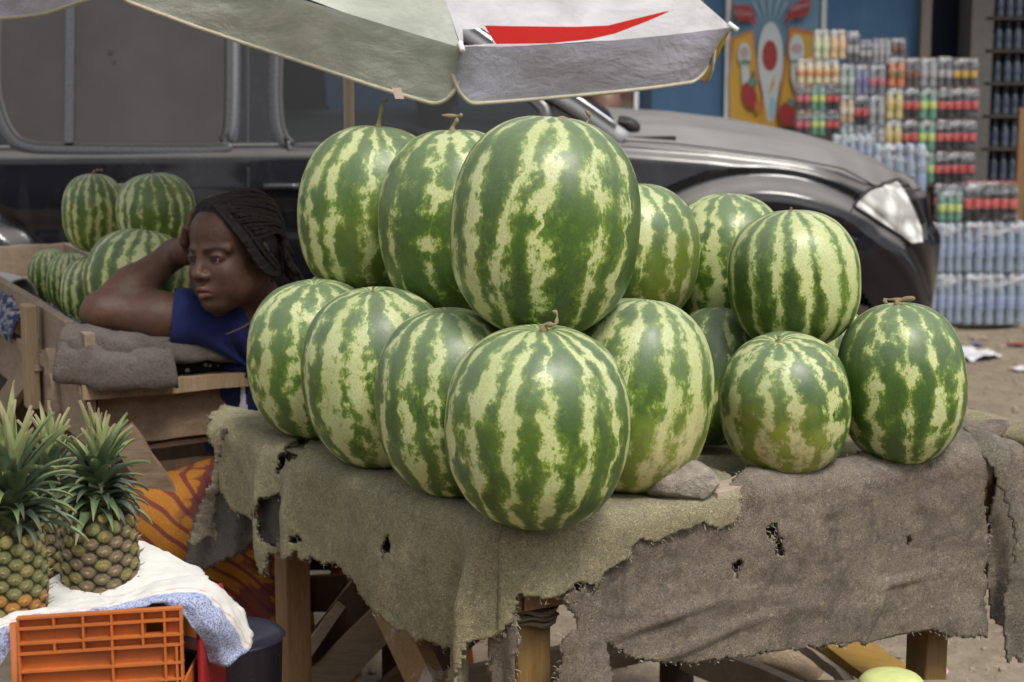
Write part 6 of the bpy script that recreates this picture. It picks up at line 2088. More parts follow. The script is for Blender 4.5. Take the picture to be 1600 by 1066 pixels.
litter(1592, 542, 0.10, 6, simple('red scrap', (0.25, 0.06, 0.05), 0.5, 0.1, 12, 0.2), 'wrapper', 'dull red scrap on the dirt near the right edge')
litter(1598, 580, 0.12, 7, simple('pale paper', (0.60, 0.57, 0.55), 0.7, 0.1, 12, 0.2), 'paper_scrap', 'flat pale paper on the dirt at the right edge')
# pebbles and clods, too many to count
def clods():
    rs = random.Random(3)
    bm = bmesh.new(); bmesh.ops.create_icosphere(bm, subdivisions=1, radius=1.0)
    bv = np.array([tuple(v.co) for v in bm.verts]); bf = np.array([[v.index for v in f.verts] for f in bm.faces]); bm.free()
    V, F, n = [], [], 0
    pts = []
    for _ in range(2600):
        if rs.random() < 0.6: x, y = rs.uniform(1.3, 3.6), rs.uniform(5.2, 9.4)
        else: x, y = rs.uniform(-0.6, 2.6), rs.uniform(3.4, 5.6)
        pts.append((x, y, (0.004 + 0.016 * rs.random() ** 4) * (1.4 if y > 8.5 else 1)))
    g_ = ground_height(np.array([[p[0], p[1]] for p in pts]))
    for (x, y, r), z in zip(pts, g_):
        k = bv * np.array([rs.uniform(0.7, 1.3), rs.uniform(0.7, 1.3), rs.uniform(0.4, 0.8)]) * (1 + 0.25 * np.array([[rs.uniform(-1, 1)] for _ in range(len(bv))]))
        V.append(k * r + np.array([x, y, z + r * 0.25])); F.append(bf + n); n += len(bv)
    o = link('pebbles', mesh_data('pebbles', np.concatenate(V), np.concatenate(F), simple('clod', (0.26, 0.21, 0.165), 0.95, 0.4, 3, 0.2)))
    o['kind'] = 'stuff'
    tag(o, 'pebbles and dry clods scattered over the dirt', 'pebbles')
clods()

# unseen sheds added behind the camera to darken the car's lower reflections
shed_m = simple('dark timber shed', (0.06, 0.05, 0.045), 0.9, 0.3, 2, 0.2)
roof_r = simple('red awning', (0.30, 0.04, 0.03), 0.8, 0.2, 2, 0.1)
for (x, w, h, lab) in ((-7.5, 7.0, 5.2, 'dark timber shed across the road to the left, mirrored in the car'), (0.2, 6.5, 4.0, 'added unseen low dark shed with a red awning, darkening reflections in the car door'),
                       (8.0, 7.5, 5.6, 'added unseen tall dark shed to the right, darkening reflections in the car wing')):
    b_ = thing('added_shed', lab, 'shed', (x, -7.5, 0))
    mk('wall', *box((x, -8.0, h / 2), w, 2.0, h), shed_m, b_)
    mk('roof', *box_axes((x, -7.4, h + 0.25), (w / 2 + 0.2, 0, 0), (0, 1.6, -0.25), (0, 0, 0.04)), roof_r if w == 6.5 else simple('rust roof', (0.16, 0.11, 0.09), 0.7, 0.3, 2, 0.2), b_)
# ------------------------------------------------------------------ figures: one smooth skin grown from a field
def _ell(P, c, r, R=None):
    q = P - np.asarray(c, dtype=np.float32)
    if R is not None: q = q @ np.asarray(R, dtype=np.float32)
    r = np.asarray(r, dtype=np.float32)
    k0 = np.sqrt(((q / r) ** 2).sum(1)) + 1e-9
    k1 = np.sqrt(((q / (r * r)) ** 2).sum(1)) + 1e-9
    return k0 * (k0 - 1) / k1
def _cap(P, a, b, ra, rb):
    a = np.asarray(a, dtype=np.float32); b = np.asarray(b, dtype=np.float32)
    d = b - a
    t = np.clip(((P - a) @ d) / (d @ d + 1e-12), 0, 1)
    return np.sqrt(((P - a - t[:, None] * d) ** 2).sum(1)) - (ra + (rb - ra) * t)
def _smin(a, b, k):
    h = np.clip(0.5 + 0.5 * (b - a) / k, 0, 1)
    return b + (a - b) * h - k * h * (1 - h)
def field(P, ops):
    P = P.astype(np.float32)
    d = np.full(len(P), 10.0, dtype=np.float32)
    for op in ops:
        kind, k = op[0], op[-1]
        if kind in ('cap', '-cap'): e = _cap(P, op[1], op[2], op[3], op[4])
        elif kind in ('ell', '-ell', '&ell'): e = _ell(P, op[1], op[2], op[3])
        elif kind in ('&half', ): e = ((P - np.asarray(op[1], dtype=np.float32)) @ np.asarray(op[2], dtype=np.float32))
        if kind[0] == '-': d = -_smin(-d, e, k)
        elif kind[0] == '&': d = -_smin(-d, -e, k)
        else: d = _smin(d, e, k)
    return d
def axis_of(lo, hi, fine_lo, fine_hi, hf, hc):
    xs = list(np.arange(fine_lo, fine_hi, hf))
    x, s = fine_hi, hf
    while x < hi: xs.append(x); s = min(hc, s * 1.25); x += s
    x, s = fine_lo, hf
    pre = []
    while x > lo: s = min(hc, s * 1.25); x -= s; pre.append(x)
    return np.array(sorted(pre) + xs)
def grow(ops, xs, ys, zs, extra=None):
    nx, ny, nz = len(xs), len(ys), len(zs)
    B = 8
    Fd = np.full((nx, ny, nz), 1.0, dtype=np.float32)
    bx, by, bz = range(0, nx, B), range(0, ny, B), range(0, nz, B)
    cen, rad, idx = [], [], []
    for i in bx:
        i2 = min(i + B, nx - 1)
        for j in by:
            j2 = min(j + B, ny - 1)
            for k in bz:
                k2 = min(k + B, nz - 1)
                cen.append(((xs[i] + xs[i2]) / 2, (ys[j] + ys[j2]) / 2, (zs[k] + zs[k2]) / 2))
                rad.append(0.5 * math.sqrt((xs[i2] - xs[i]) ** 2 + (ys[j2] - ys[j]) ** 2 + (zs[k2] - zs[k]) ** 2)); idx.append((i, j, k))
    cen = np.array(cen); rad = np.array(rad)
    dc = field(cen, ops)
    act = np.abs(dc) < rad * 1.35 + 0.02
    for (i, j, k), d in zip([idx[q] for q in np.nonzero(~act)[0]], dc[~act]):
        Fd[i:i + B, j:j + B, k:k + B] = 1.0 if d > 0 else -1.0
    act = [idx[q] for q in np.nonzero(act)[0]]
    X, Y, Z = xs.astype(np.float32), ys.astype(np.float32), zs.astype(np.float32)
    for c0 in range(0, len(act), 400):
        ch = act[c0:c0 + 400]
        PP, shp = [], []
        for (i, j, k) in ch:
            a, b, c = X[i:i + B], Y[j:j + B], Z[k:k + B]
            g = np.stack(np.meshgrid(a, b, c, indexing='ij'), -1)
            shp.append(g.shape[:3]); PP.append(g.reshape(-1, 3))
        d = field(np.concatenate(PP), ops)
        if extra is not None: d = d + extra(np.concatenate(PP))
        o = 0
        for (i, j, k), s in zip(ch, shp):
            n = s[0] * s[1] * s[2]
            Fd[i:i + B, j:j + B, k:k + B] = d[o:o + n].reshape(s); o += n
    # surface nets
    ins = Fd < 0
    cnt = np.zeros((nx - 1, ny - 1, nz - 1), dtype=np.int8)
    for a in (0, 1):
        for b in (0, 1):
            for c in (0, 1):
                cnt += ins[a:nx - 1 + a, b:ny - 1 + b, c:nz - 1 + c]
    ci, cj, ck = np.nonzero((cnt > 0) & (cnt < 8))
    n = len(ci)
    acc = np.zeros((n, 3)); num = np.zeros(n)
    cor = [(a, b, c) for a in (0, 1) for b in (0, 1) for c in (0, 1)]
    for p in cor:
        for ax in range(3):
            if p[ax]: continue
            q = list(p); q[ax] = 1
            f0 = Fd[ci + p[0], cj + p[1], ck + p[2]]; f1 = Fd[ci + q[0], cj + q[1], ck + q[2]]
            m = (f0 < 0) != (f1 < 0)
            t = np.where(m, f0 / np.where(m, f0 - f1, 1), 0)
            pos = np.zeros((n, 3))
            for a_, (arr, cc) in enumerate(((xs, ci), (ys, cj), (zs, ck))):
                v0 = arr[cc + p[a_]]; v1 = arr[cc + q[a_]]
                pos[:, a_] = v0 + (v1 - v0) * t
            acc[m] += pos[m]; num[m] += 1
    V = acc / num[:, None]
    im = np.full((nx - 1, ny - 1, nz - 1), -1, dtype=np.int64)
    im[ci, cj, ck] = np.arange(n)
    Fs = []
    for ax in range(3):
        sl0 = [slice(1, -1)] * 3; sl0[ax] = slice(0, -1)
        sl1 = [slice(1, -1)] * 3; sl1[ax] = slice(1, None)
        A, Bm = ins[tuple(sl0)], ins[tuple(sl1)]
        e = np.nonzero(A != Bm)
        off = [1, 1, 1]; off[ax] = 0
        g = [e[0] + off[0], e[1] + off[1], e[2] + off[2]]
        b_, c_ = [(1, 2), (2, 0), (0, 1)][ax]
        def cell(db, dc_):
            q = [g[0].copy(), g[1].copy(), g[2].copy()]
            q[b_] -= db; q[c_] -= dc_
            return im[q[0], q[1], q[2]]
        quad = np.stack([cell(0, 0), cell(1, 0), cell(1, 1), cell(0, 1)], 1)
        flip = A[e]
        quad[~flip] = quad[~flip][:, ::-1]
        Fs.append(quad[(quad >= 0).all(1)])
    return V, np.concatenate(Fs)
def smooth_mesh(V, F, it=2):
    E = np.concatenate([F[:, [0, 1]], F[:, [1, 2]], F[:, [2, 3]], F[:, [3, 0]]])
    for _ in range(it):
        S = np.zeros_like(V); N = np.zeros(len(V))
        np.add.at(S, E[:, 0], V[E[:, 1]]); np.add.at(N, E[:, 0], 1)
        np.add.at(S, E[:, 1], V[E[:, 0]]); np.add.at(N, E[:, 1], 1)
        V = V * 0.5 + 0.5 * S / np.maximum(N, 1)[:, None]
    return V

def T3(v): return (float(v[0]), float(v[1]), float(v[2]))
# ---------------- the woman
HC = at(365, 396, 3.86)                     # centre of the head at eye height
Fw = Vector((-0.610, -0.792, -0.030)).normalized()
Lw = Vector((0.79, -0.61, 0.08)).normalized()       # towards her own left cheek, which faces the camera
Lw = (Lw - Lw.dot(Fw) * Fw).normalized()
Uw = Fw.cross(Lw); Uw = Uw if Uw.z > 0 else -Uw
HS = 1.0
def H(f, l, u): return T3(HC + (Fw * f + Lw * l + Uw * u) * HS)
RH = np.array([[Fw.x, Lw.x, Uw.x], [Fw.y, Lw.y, Uw.y], [Fw.z, Lw.z, Uw.z]])
head = [
    ('ell', H(-0.012, 0, 0.030), (0.096, 0.075, 0.090), RH, 0.01),
    ('ell', H(0.036, 0, -0.036), (0.058, 0.060, 0.074), RH, 0.03),
    ('ell', H(0.036, 0, 0.045), (0.056, 0.062, 0.058), RH, 0.02),
    ('cap', H(-0.020, 0.050, -0.040), H(0.056, 0.018, -0.092), 0.024, 0.020, 0.025),
    ('cap', H(-0.020, -0.050, -0.040), H(0.056, -0.018, -0.092), 0.024, 0.020, 0.025),
    ('ell', H(0.072, 0, -0.094), (0.018, 0.022, 0.016), RH, 0.02),
    ('ell', H(0.060, 0.038, -0.032), (0.026, 0.024, 0.024), RH, 0.02),
    ('ell', H(0.060, -0.038, -0.032), (0.026, 0.024, 0.024), RH, 0.02),
    ('ell', H(0.052, 0.040, -0.060), (0.026, 0.022, 0.028), RH, 0.02),
    ('ell', H(0.052, -0.040, -0.060), (0.026, 0.022, 0.028), RH, 0.02),
    ('cap', H(0.088, 0.014, 0.017), H(0.066, 0.055, 0.016), 0.0085, 0.007, 0.012),
    ('cap', H(0.088, -0.014, 0.017), H(0.066, -0.055, 0.016), 0.0085, 0.007, 0.012),
    ('-ell', H(0.100, 0.034, 0.000), (0.016, 0.019, 0.0125), RH, 0.012),
    ('-ell', H(0.100, -0.034, 0.000), (0.016, 0.019, 0.0125), RH, 0.012),
    ('cap', H(0.088, 0, 0.006), H(0.106, 0, -0.028), 0.0075, 0.0105, 0.012),
    ('ell', H(0.106, 0, -0.033), (0.013, 0.0125, 0.0105), RH, 0.008),
    ('ell', H(0.096, 0.0145, -0.036), (0.0115, 0.0085, 0.0085), RH, 0.006),
    ('ell', H(0.096, -0.0145, -0.036), (0.0115, 0.0085, 0.0085), RH, 0.006),
    ('-ell', H(0.103, 0.0095, -0.0435), (0.006, 0.004, 0.004), RH, 0.003),
    ('-ell', H(0.103, -0.0095, -0.0435), (0.006, 0.004, 0.004), RH, 0.003),
    # lids
    ('ell', H(0.0755, 0.034, 0.0015), (0.0165, 0.0175, 0.0125), RH, 0.004),
    ('ell', H(0.0755, -0.034, 0.0015), (0.0165, 0.0175, 0.0125), RH, 0.004),
    ('-cap', H(0.094, 0.023, -0.0015), H(0.088, 0.046, -0.0005), 0.0047, 0.0034, 0.002),
    ('-cap', H(0.094, -0.023, -0.0015), H(0.088, -0.046, -0.0005), 0.0047, 0.0034, 0.002),
    # mouth
    ('ell', H(0.078, 0, -0.066), (0.022, 0.032, 0.020), RH, 0.015),
    ('cap', H(0.0865, 0.023, -0.067), H(0.1005, 0.004, -0.0615), 0.0040, 0.0066, 0.004),
    ('cap', H(0.0865, -0.023, -0.067), H(0.1005, -0.004, -0.0615), 0.0040, 0.0066, 0.004),
    ('cap', H(0.0865, 0.021, -0.0725), H(0.0985, 0.0, -0.0765), 0.0042, 0.0078, 0.004),
    ('cap', H(0.0865, -0.021, -0.0725), H(0.0985, 0.0, -0.0765), 0.0042, 0.0078, 0.004),
    ('-cap', H(0.091, 0.023, -0.0700), H(0.104, 0.0, -0.0690), 0.0014, 0.0020, 0.0025),
    ('-cap', H(0.091, -0.023, -0.0700), H(0.104, 0.0, -0.0690), 0.0014, 0.0020, 0.0025),
    ('-cap', H(0.094, -0.010, -0.0865), H(0.094, 0.010, -0.0865), 0.0040, 0.0040, 0.008),
    # frown between the brows
    ('-cap', H(0.0985, 0.006, 0.012), H(0.0965, 0.0065, 0.026), 0.0018, 0.0012, 0.003),
    ('-cap', H(0.0985, -0.006, 0.012), H(0.0965, -0.0065, 0.026), 0.0018, 0.0012, 0.003),
    # ear
    ('ell', H(-0.014, 0.0755, -0.006), (0.016, 0.007, 0.029), RH, 0.006),
    ('ell', H(-0.010, 0.080, 0.006), (0.013, 0.006, 0.017), RH, 0.004),
    ('-ell', H(-0.008, 0.087, -0.002), (0.008, 0.006, 0.014), RH, 0.004),
    ('ell', H(-0.014, -0.0755, -0.006), (0.016, 0.007, 0.029), RH, 0.006),
]
# torso, limbs (world points picked from the picture at their own distances)
NB = at(415, 497, 3.98)                      # base of neck
SR = at(352, 508, 3.90)                      # her right shoulder (left in the picture)
SLs = at(492, 500, 4.10)                     # her left shoulder
EL = at(158, 488, 3.86)                      # right elbow, on the stall rim
WR = at(272, 397, 3.985)                     # right wrist
CH = at(428, 590, 4.03)
HIP = Vector((CH.x + 0.02, CH.y + 0.03, 0.50))
KR = Vector(at(232, 838, 3.76)); KL = Vector(at(415, 900, 3.76)); 
KR.z, KL.z = 0.50, 0.50
HR, HL = HIP + Vector((-0.09, -0.06, -0.02)), HIP + Vector((0.09, 0.0, -0.02))
FR = Vector((KR.x - 0.02, KR.y + 0.06, 0.06)); FL_ = Vector((KL.x + 0.0, KL.y + 0.06, 0.06))
ELl = at(520, 640, 4.02); WRl = Vector((KL.x + 0.05, KL.y + 0.08, 0.62))
neck_dir = (Vector(H(-0.03, 0, -0.07)) - NB)
skin = list(head)
skin += [
    ('cap', H(-0.028, 0, -0.060), T3(NB), 0.050, 0.056, 0.03),
    ('ell', T3(NB + Vector((0.0, 0.0, -0.05))), (0.12, 0.09, 0.06), None, 0.05),
    ('ell', T3(CH), (0.150, 0.115, 0.190), None, 0.06),
    ('ell', T3(HIP + Vector((0, 0, 0.06))), (0.165, 0.14, 0.15), None, 0.08),
    ('cap', T3(NB + Vector((-0.03, -0.02, -0.06))), T3(SR), 0.062, 0.056, 0.04),
    ('cap', T3(NB + Vector((0.03, 0.02, -0.06))), T3(SLs), 0.062, 0.056, 0.04),
    ('cap', T3(SR), T3(SR.lerp(EL, 0.55)), 0.056, 0.052, 0.03),
    ('cap', T3(SR.lerp(EL, 0.55)), T3(EL + Vector((0.008, 0, 0.0))), 0.052, 0.041, 0.03),
    ('ell', T3(EL + Vector((-0.012, 0.0, -0.008))), (0.028, 0.030, 0.030), None, 0.015),
    ('cap', T3(EL), T3(EL.lerp(WR, 0.40)), 0.041, 0.044, 0.02),
    ('cap', T3(EL.lerp(WR, 0.40)), T3(WR), 0.044, 0.028, 0.02),
    ('cap', T3(SLs), T3(ELl), 0.055, 0.042, 0.03),
    ('cap', T3(ELl), T3(WRl), 0.042, 0.027, 0.02),
    ('ell', T3(WRl + (WRl - ELl).normalized() * 0.06), (0.04, 0.05, 0.025), None, 0.02),
    ('cap', T3(HR), T3(KR), 0.095, 0.062, 0.05), ('cap', T3(HL), T3(KL), 0.095, 0.062, 0.05),
    ('cap', T3(KR), T3(FR), 0.058, 0.036, 0.03), ('cap', T3(KL), T3(FL_), 0.058, 0.036, 0.03),
    ('cap', T3(FR + Vector((0, 0.02, -0.02))), T3(FR + Vector((-0.05, -0.14, -0.035))), 0.036, 0.024, 0.02),
    ('cap', T3(FL_ + Vector((0, 0.02, -0.02))), T3(FL_ + Vector((-0.03, -0.15, -0.035))), 0.036, 0.024, 0.02),
]
# the right hand lies on her temple: palm, four fingers running back into the hair, thumb up the forehead
palm = Vector(H(0.024, -0.100, 0.012)); kn = Vector(H(0.004, -0.094, 0.060))
skin += [('cap', T3(WR), T3(palm), 0.029, 0.033, 0.02), ('ell', T3(palm.lerp(kn, 0.35)), (0.034, 0.024, 0.040), RH, 0.015)]
for q, (dl, ln) in enumerate(((0.026, 0.9), (0.008, 1.0), (-0.010, 0.95), (-0.028, 0.75))):
    a = Vector(H(0.014 + dl * 0.75, -0.094, 0.040 + dl * 0.3))
    b = Vector(H(0.004 + dl * 0.95, -0.078, 0.078 + dl * 0.2 + 0.004 * ln))
    c = Vector(H(-0.006 + dl * 1.0, -0.052, 0.106 * (0.94 + 0.06 * ln)))
    d = Vector(H(-0.014 + dl * 1.0, -0.026 - 0.01 * (1 - ln), 0.122))
    skin += [('cap', T3(a), T3(b), 0.0100, 0.0092, 0.004), ('cap', T3(b), T3(c), 0.0092, 0.0085, 0.003), ('cap', T3(c), T3(d), 0.0085, 0.0072, 0.003)]
t1, t2, t3 = Vector(H(0.044, -0.086, 0.012)), Vector(H(0.070, -0.070, 0.034)), Vector(H(0.078, -0.052, 0.062))
skin += [('cap', T3(palm), T3(t1), 0.018, 0.0135, 0.010), ('cap', T3(t1), T3(t2), 0.0125, 0.0105, 0.004), ('cap', T3(t2), T3(t3), 0.0105, 0.0085, 0.003)]
hx, hy, hz = HC.x, HC.y, HC.z
xs = axis_of(EL.x - 0.12, 0.02, hx - 0.16, hx + 0.125, 0.0030, 0.010)
ys = axis_of(3.38, 4.32, hy - 0.135, hy + 0.14, 0.0030, 0.012)
zs = axis_of(-0.02, hz + 0.15, hz - 0.145, hz + 0.15, 0.0026, 0.012)
V, F = grow(skin, xs, ys, zs)
V = smooth_mesh(V, F, 1)
# skin and lip colour by place on the face
t = NT('dark brown skin')
g = t.tc.outputs['Object']
n = t.noise(g, 18, 5, 0.6); n2 = t.noise(g, 420, 3, 0.6)
n3 = t.noise(g, 70, 5, 0.7)
c = t.mix(n, (0.064, 0.029, 0.019), (0.125, 0.062, 0.040))
c = t.mix(t.math('MULTIPLY', t.ramp(n3, [(0.42, 1.0), (0.58, 0.0)]), 0.35), c, (0.045, 0.020, 0.014))
at_ = t.n.new('ShaderNodeAttribute'); at_.attribute_name = 'tone'
ac = t.sep(at_.outputs['Vector'])
c = t.mix(t.math('MULTIPLY', ac[0], 0.75), c, (0.145, 0.052, 0.045))       # lips
c = t.mix(t.math('MULTIPLY', ac[1], 0.80), c, (0.012, 0.008, 0.007))       # brows, lash line
c = t.mix(t.math('MULTIPLY', ac[2], 0.45), c, (0.21, 0.115, 0.080))        # palm, knuckles
t.set(color=c, rough=t.math('ADD', 0.46, t.math('MULTIPLY', n2, 0.16)), spec=0.40, normal=t.bump(t.math('ADD', n2, n3), 0.22, 0.002), sss=0.06)
t.b.inputs['Subsurface Radius'].default_value = (0.02, 0.008, 0.004)
skin_m = t.m
woman = thing('person', 'woman in a blue T-shirt leaning on the stall with her head resting on her hand', 'person', (HIP.x, HIP.y, 0))
Mw = np.array([woman.location.x, woman.location.y, 0.0])
bodyo = link('skin', mesh_data('skin', V - Mw, F, skin_m, True), woman)
def local_head(V):
    d = V - np.array([HC.x, HC.y, HC.z])
    return d @ RH
LH = local_head(V)
def tone_attr(o, LH, world):
    lips = np.clip(1.25 - np.sqrt(((LH[:, 1]) / 0.026) ** 2 + ((LH[:, 2] + 0.0695 - 0.002) / 0.0155) ** 2 ) ** 3, 0, 1) * (LH[:, 0] > 0.075)
    br = np.zeros(len(LH))
    for s in (1, -1):
        x = LH[:, 1] * s
        cz_ = 0.0165 + 0.10 * np.clip(x - 0.014, 0, 0.03) - 0.25 * np.clip(x - 0.042, 0, 1)
        br = np.maximum(br, np.clip(1.3 - (np.abs(LH[:, 2] - cz_) / 0.0042) ** 2, 0, 1) * (x > 0.012) * (x < 0.056) * (LH[:, 0] > 0.03))
        lash = np.clip(1.2 - (np.abs(LH[:, 2] - 0.0030) / 0.0022) ** 2, 0, 1) * (np.abs(x - 0.0345) < 0.0145) * (LH[:, 0] > 0.06)
        br = np.maximum(br, lash * 0.9)
    hand = (LH[:, 1] < -0.075) * (LH[:, 2] > -0.05) * 0.35
    me = o.data
    a = me.attributes.new('tone', 'FLOAT_VECTOR', 'POINT')
    a.data.foreach_set('vector', np.stack([lips, br, hand], 1).astype(np.float32).ravel())
tone_attr(bodyo, LH, V)
# eyes
t = NT('eye')
g = t.tc.outputs['Object']
x, y, z = t.sep(g)
r = t.math('SQRT', t.math('ADD', t.math('MULTIPLY', x, x), t.math('MULTIPLY', y, y)))
front = t.math('GREATER_THAN', z, 0.0)
c = t.ramp(r, [(0.0, (0.004, 0.003, 0.003)), (0.19, (0.004, 0.003, 0.003)), (0.22, (0.035, 0.016, 0.008)), (0.50, (0.02, 0.010, 0.006)), (0.56, (0.36, 0.31, 0.28)), (1.0, (0.28, 0.22, 0.20))])
t.set(color=t.mix(front, (0.35, 0.28, 0.26), c), rough=0.12, spec=0.6)
gaze = (Fw * 0.92 + Lw * 0.10 - Uw * 0.06).normalized()
for s in (1, -1):
    vv, ff = lathe([(math.sin(PI * k / 14) , -math.cos(PI * k / 14)) for k in range(1, 14)], 20)
    R = gaze.to_track_quat('Z', 'Y').to_matrix().to_4x4()
    e = link('eye', mesh_data('eye', vv, ff, t.m, True), woman)
    e.matrix_basis = full_matrix(woman).inverted() @ Matrix.Translation(Vector(H(0.0755, 0.034 * s, 0.0))) @ R @ Matrix.Scale(0.0142, 4)
# shirt
def inflate(P_, k): return k
sh = [
    ('ell', T3(NB + Vector((0.0, 0.0, -0.05))), (0.128, 0.098, 0.066), None, 0.05),
    ('ell', T3(CH), (0.162, 0.127, 0.200), None, 0.06),
    ('ell', T3(CH + Fw * 0.07 + Vector((0.0, 0, 0.02))), (0.10, 0.09, 0.085), None, 0.05),
    ('ell', T3(HIP + Vector((0, 0, 0.10))), (0.178, 0.152, 0.16), None, 0.08),
    ('cap', T3(NB + Vector((-0.03, -0.02, -0.06))), T3(SR), 0.069, 0.066, 0.04),
    ('cap', T3(NB + Vector((0.03, 0.02, -0.06))), T3(SLs), 0.069, 0.066, 0.04),
    ('cap', T3(SR), T3(SR.lerp(EL, 0.62)), 0.066, 0.071, 0.03),
    ('cap', T3(SLs), T3(SLs.lerp(ELl, 0.6)), 0.064, 0.066, 0.03),
]
# neckline and sleeve hems
arm = (EL - SR).normalized()
hem = SR.lerp(EL, 0.44)
class _:
    pass
def shirt_cut(P):
    return 0
sh.append(('-ell', T3(NB + Fw * 0.045 + Vector((0, 0, 0.045))), (0.088, 0.085, 0.085), None, 0.006))
def wr(P):
    d = 0.0045 * fbm(P * np.array([9, 9, 5.0]), 4, 3) + 0.0035 * np.sin(P[:, 0] * 60 + P[:, 2] * 45 + 3 * vnoise(P * 8, 3))
    # gathers that radiate from the armpit
    q = P - np.array(T3(SR + Vector((0.06, -0.03, -0.09))))
    r = np.sqrt((q ** 2).sum(1)); a = np.arctan2(q[:, 2], q[:, 0])
    d += 0.0075 * np.sin(a * 9 + 1) * np.exp(-(r / 0.16) ** 2)
    # cut the sleeve off at its hem
    s = (P - np.array(T3(hem))) @ np.array(T3(arm))
    cut = s
    near = (np.sqrt(((P - np.array(T3(hem))) ** 2).sum(1)) < 0.22)
    return d.astype(np.float32) , cut, near
class Shirt: pass
xs2 = np.arange(hem.x - 0.06, 0.06, 0.006); ys2 = np.arange(3.72, 4.30, 0.006); zs2 = np.arange(0.50, NB.z + 0.09, 0.006)
def shirt_extra(P):
    d, cut, near = wr(P)
    return d
V, F = grow(sh, xs2, ys2, zs2, shirt_extra)
V = smooth_mesh(V, F, 1)
s = (V - np.array(T3(hem))) @ np.array(T3(arm))
keep = s < 0.0
armL = (ELl - SLs).normalized(); hemL = SLs.lerp(ELl, 0.5)
sL = (V - np.array(T3(hemL))) @ np.array(T3(armL))
nearL = (V[:, 0] > hemL.x - 0.055) & (sL > 0) & (V[:, 0] > HIP.x + 0.13)
keep &= ~nearL
F = F[keep[F].all(1)]
t = NT('royal blue cotton')
g = t.tc.outputs['Object']
n = t.noise(g, 9, 5, 0.6); n2 = t.noise(g, 380, 2, 0.5)
t.set(color=t.mix(n, (0.010, 0.013, 0.062), (0.020, 0.027, 0.115)), rough=0.9, spec=0.12, sheen=0.08, normal=t.bump(t.math('ADD', n2, n), 0.25, 0.004))
shirt_m = t.m
so_ = link('shirt', mesh_data('shirt', V - Mw, F, shirt_m, True), woman)
md = so_.modifiers.new('t', 'SOLIDIFY'); md.thickness = 0.003; md.offset = -1
# white print on the chest
white_print = simple('white print', (0.60, 0.60, 0.66), 0.8, 0.05, 20, 0)
SBV = BVHTree.FromPolygons([Vector(v) for v in V.tolist()], F.tolist())
def shirt_print(poly, step=1.2):
    A = np.array(poly, float)
    us = np.arange(A[:, 0].min(), A[:, 0].max() + step, step); vs = np.arange(A[:, 1].min(), A[:, 1].max() + step, step)
    P, keep, Fq = [], {}, []
    for i, u in enumerate(us):
        for j, v in enumerate(vs):
            if inside_poly(np.array([[u, v]]), poly)[0]:
                d = ray(u, v).normalized(); h, nn, _a, _b = SBV.ray_cast(CO, d)
                if h is not None:
                    if nn.dot(d) > 0: nn = -nn
                    keep[(i, j)] = len(P); P.append(h + nn * 0.002)
    for (i, j) in keep:
        c = [(i, j), (i, j + 1), (i + 1, j + 1), (i + 1, j)]
        if all(k in keep for k in c): Fq.append([keep[k] for k in c])
    if Fq: mk('shirt_print', P, Fq, white_print, woman)
shirt_print([(370, 591), (384, 591), (386, 640), (388, 662), (371, 662), (372, 645), (376, 625), (375, 606), (371, 598)], 1.0)
shirt_print([(384, 632), (388, 632), (388, 641), (385, 641)], 0.8)
shirt_print([(392, 591), (420, 591), (421, 600), (396, 600)], 1.0)
# wrapper skirt over the lap
sk = [
    ('ell', T3(HIP + Vector((0, 0, 0.02))), (0.185, 0.165, 0.16), None, 0.05),
    ('cap', T3(HR), T3(KR), 0.118, 0.090, 0.06), ('cap', T3(HL), T3(KL), 0.118, 0.092, 0.06),
    ('cap', T3(KR + Vector((0.0, 0.01, 0))), T3(Vector((KR.x + 0.01, KR.y + 0.03, 0.16))), 0.088, 0.105, 0.05),
    ('cap', T3(KL + Vector((0.0, 0.01, 0))), T3(Vector((KL.x, KL.y + 0.03, 0.16))), 0.088, 0.105, 0.05),
    ('cap', T3((KR + KL) / 2 + Vector((0, 0.03, -0.03))), T3(Vector(((KR.x + KL.x) / 2, KR.y + 0.06, 0.18))), 0.085, 0.10, 0.07),
    ('cap', T3((HR + HL) / 2), T3((KR + KL) / 2), 0.10, 0.085, 0.07),
]
def sk_extra(P):
    return (0.006 * np.sin(P[:, 0] * 55 + P[:, 2] * 14 + 2 * vnoise(P * 6, 9)) * np.clip((0.5 - P[:, 2]) * 6, 0.25, 1) + 0.006 * fbm(P * 9, 3, 3)).astype(np.float32)
xs3 = np.arange(KR.x - 0.16, KL.x + 0.32, 0.008); ys3 = np.arange(3.42, 4.30, 0.008); zs3 = np.arange(0.10, 0.74, 0.008)
V, F = grow(sk, xs3, ys3, zs3, sk_extra)
V = smooth_mesh(V, F, 1)
t = NT('orange printed wrapper')
g = t.mapping(t.tc.outputs['Object'], (1, 1, 1), (0.62, 0.36, -0.60))
x, y, z = t.sep(g)
r = t.math('SQRT', t.math('ADD', t.math('MULTIPLY', x, x), t.math('ADD', t.math('MULTIPLY', z, z), t.math('MULTIPLY', y, y))))
a = t.math('ARCTAN2', z, t.math('ADD', x, t.math('MULTIPLY', y, 0.4)))
wv = t.math('MULTIPLY', t.noise(g, 5, 2, 0.5), 1.6)
st = t.math('FRACT', t.math('ADD', t.math('ADD', t.math('MULTIPLY', x, 20.0), t.math('MULTIPLY', z, 26.0)), wv))
stripe = t.ramp(t.math('ABSOLUTE', t.math('SUBTRACT', st, 0.5)), [(0.0, 1.0), (0.12, 1.0), (0.17, 0.0), (0.5, 0.0)])
dots = t.ramp(t.voro(g, 170), [(0.20, 1.0), (0.34, 0.0)])
c = t.mix(t.math('MULTIPLY', dots, 0.5), (0.30, 0.125, 0.022), (0.44, 0.23, 0.045))
c = t.mix(t.math('MULTIPLY', stripe, 0.9), c, (0.13, 0.030, 0.032))
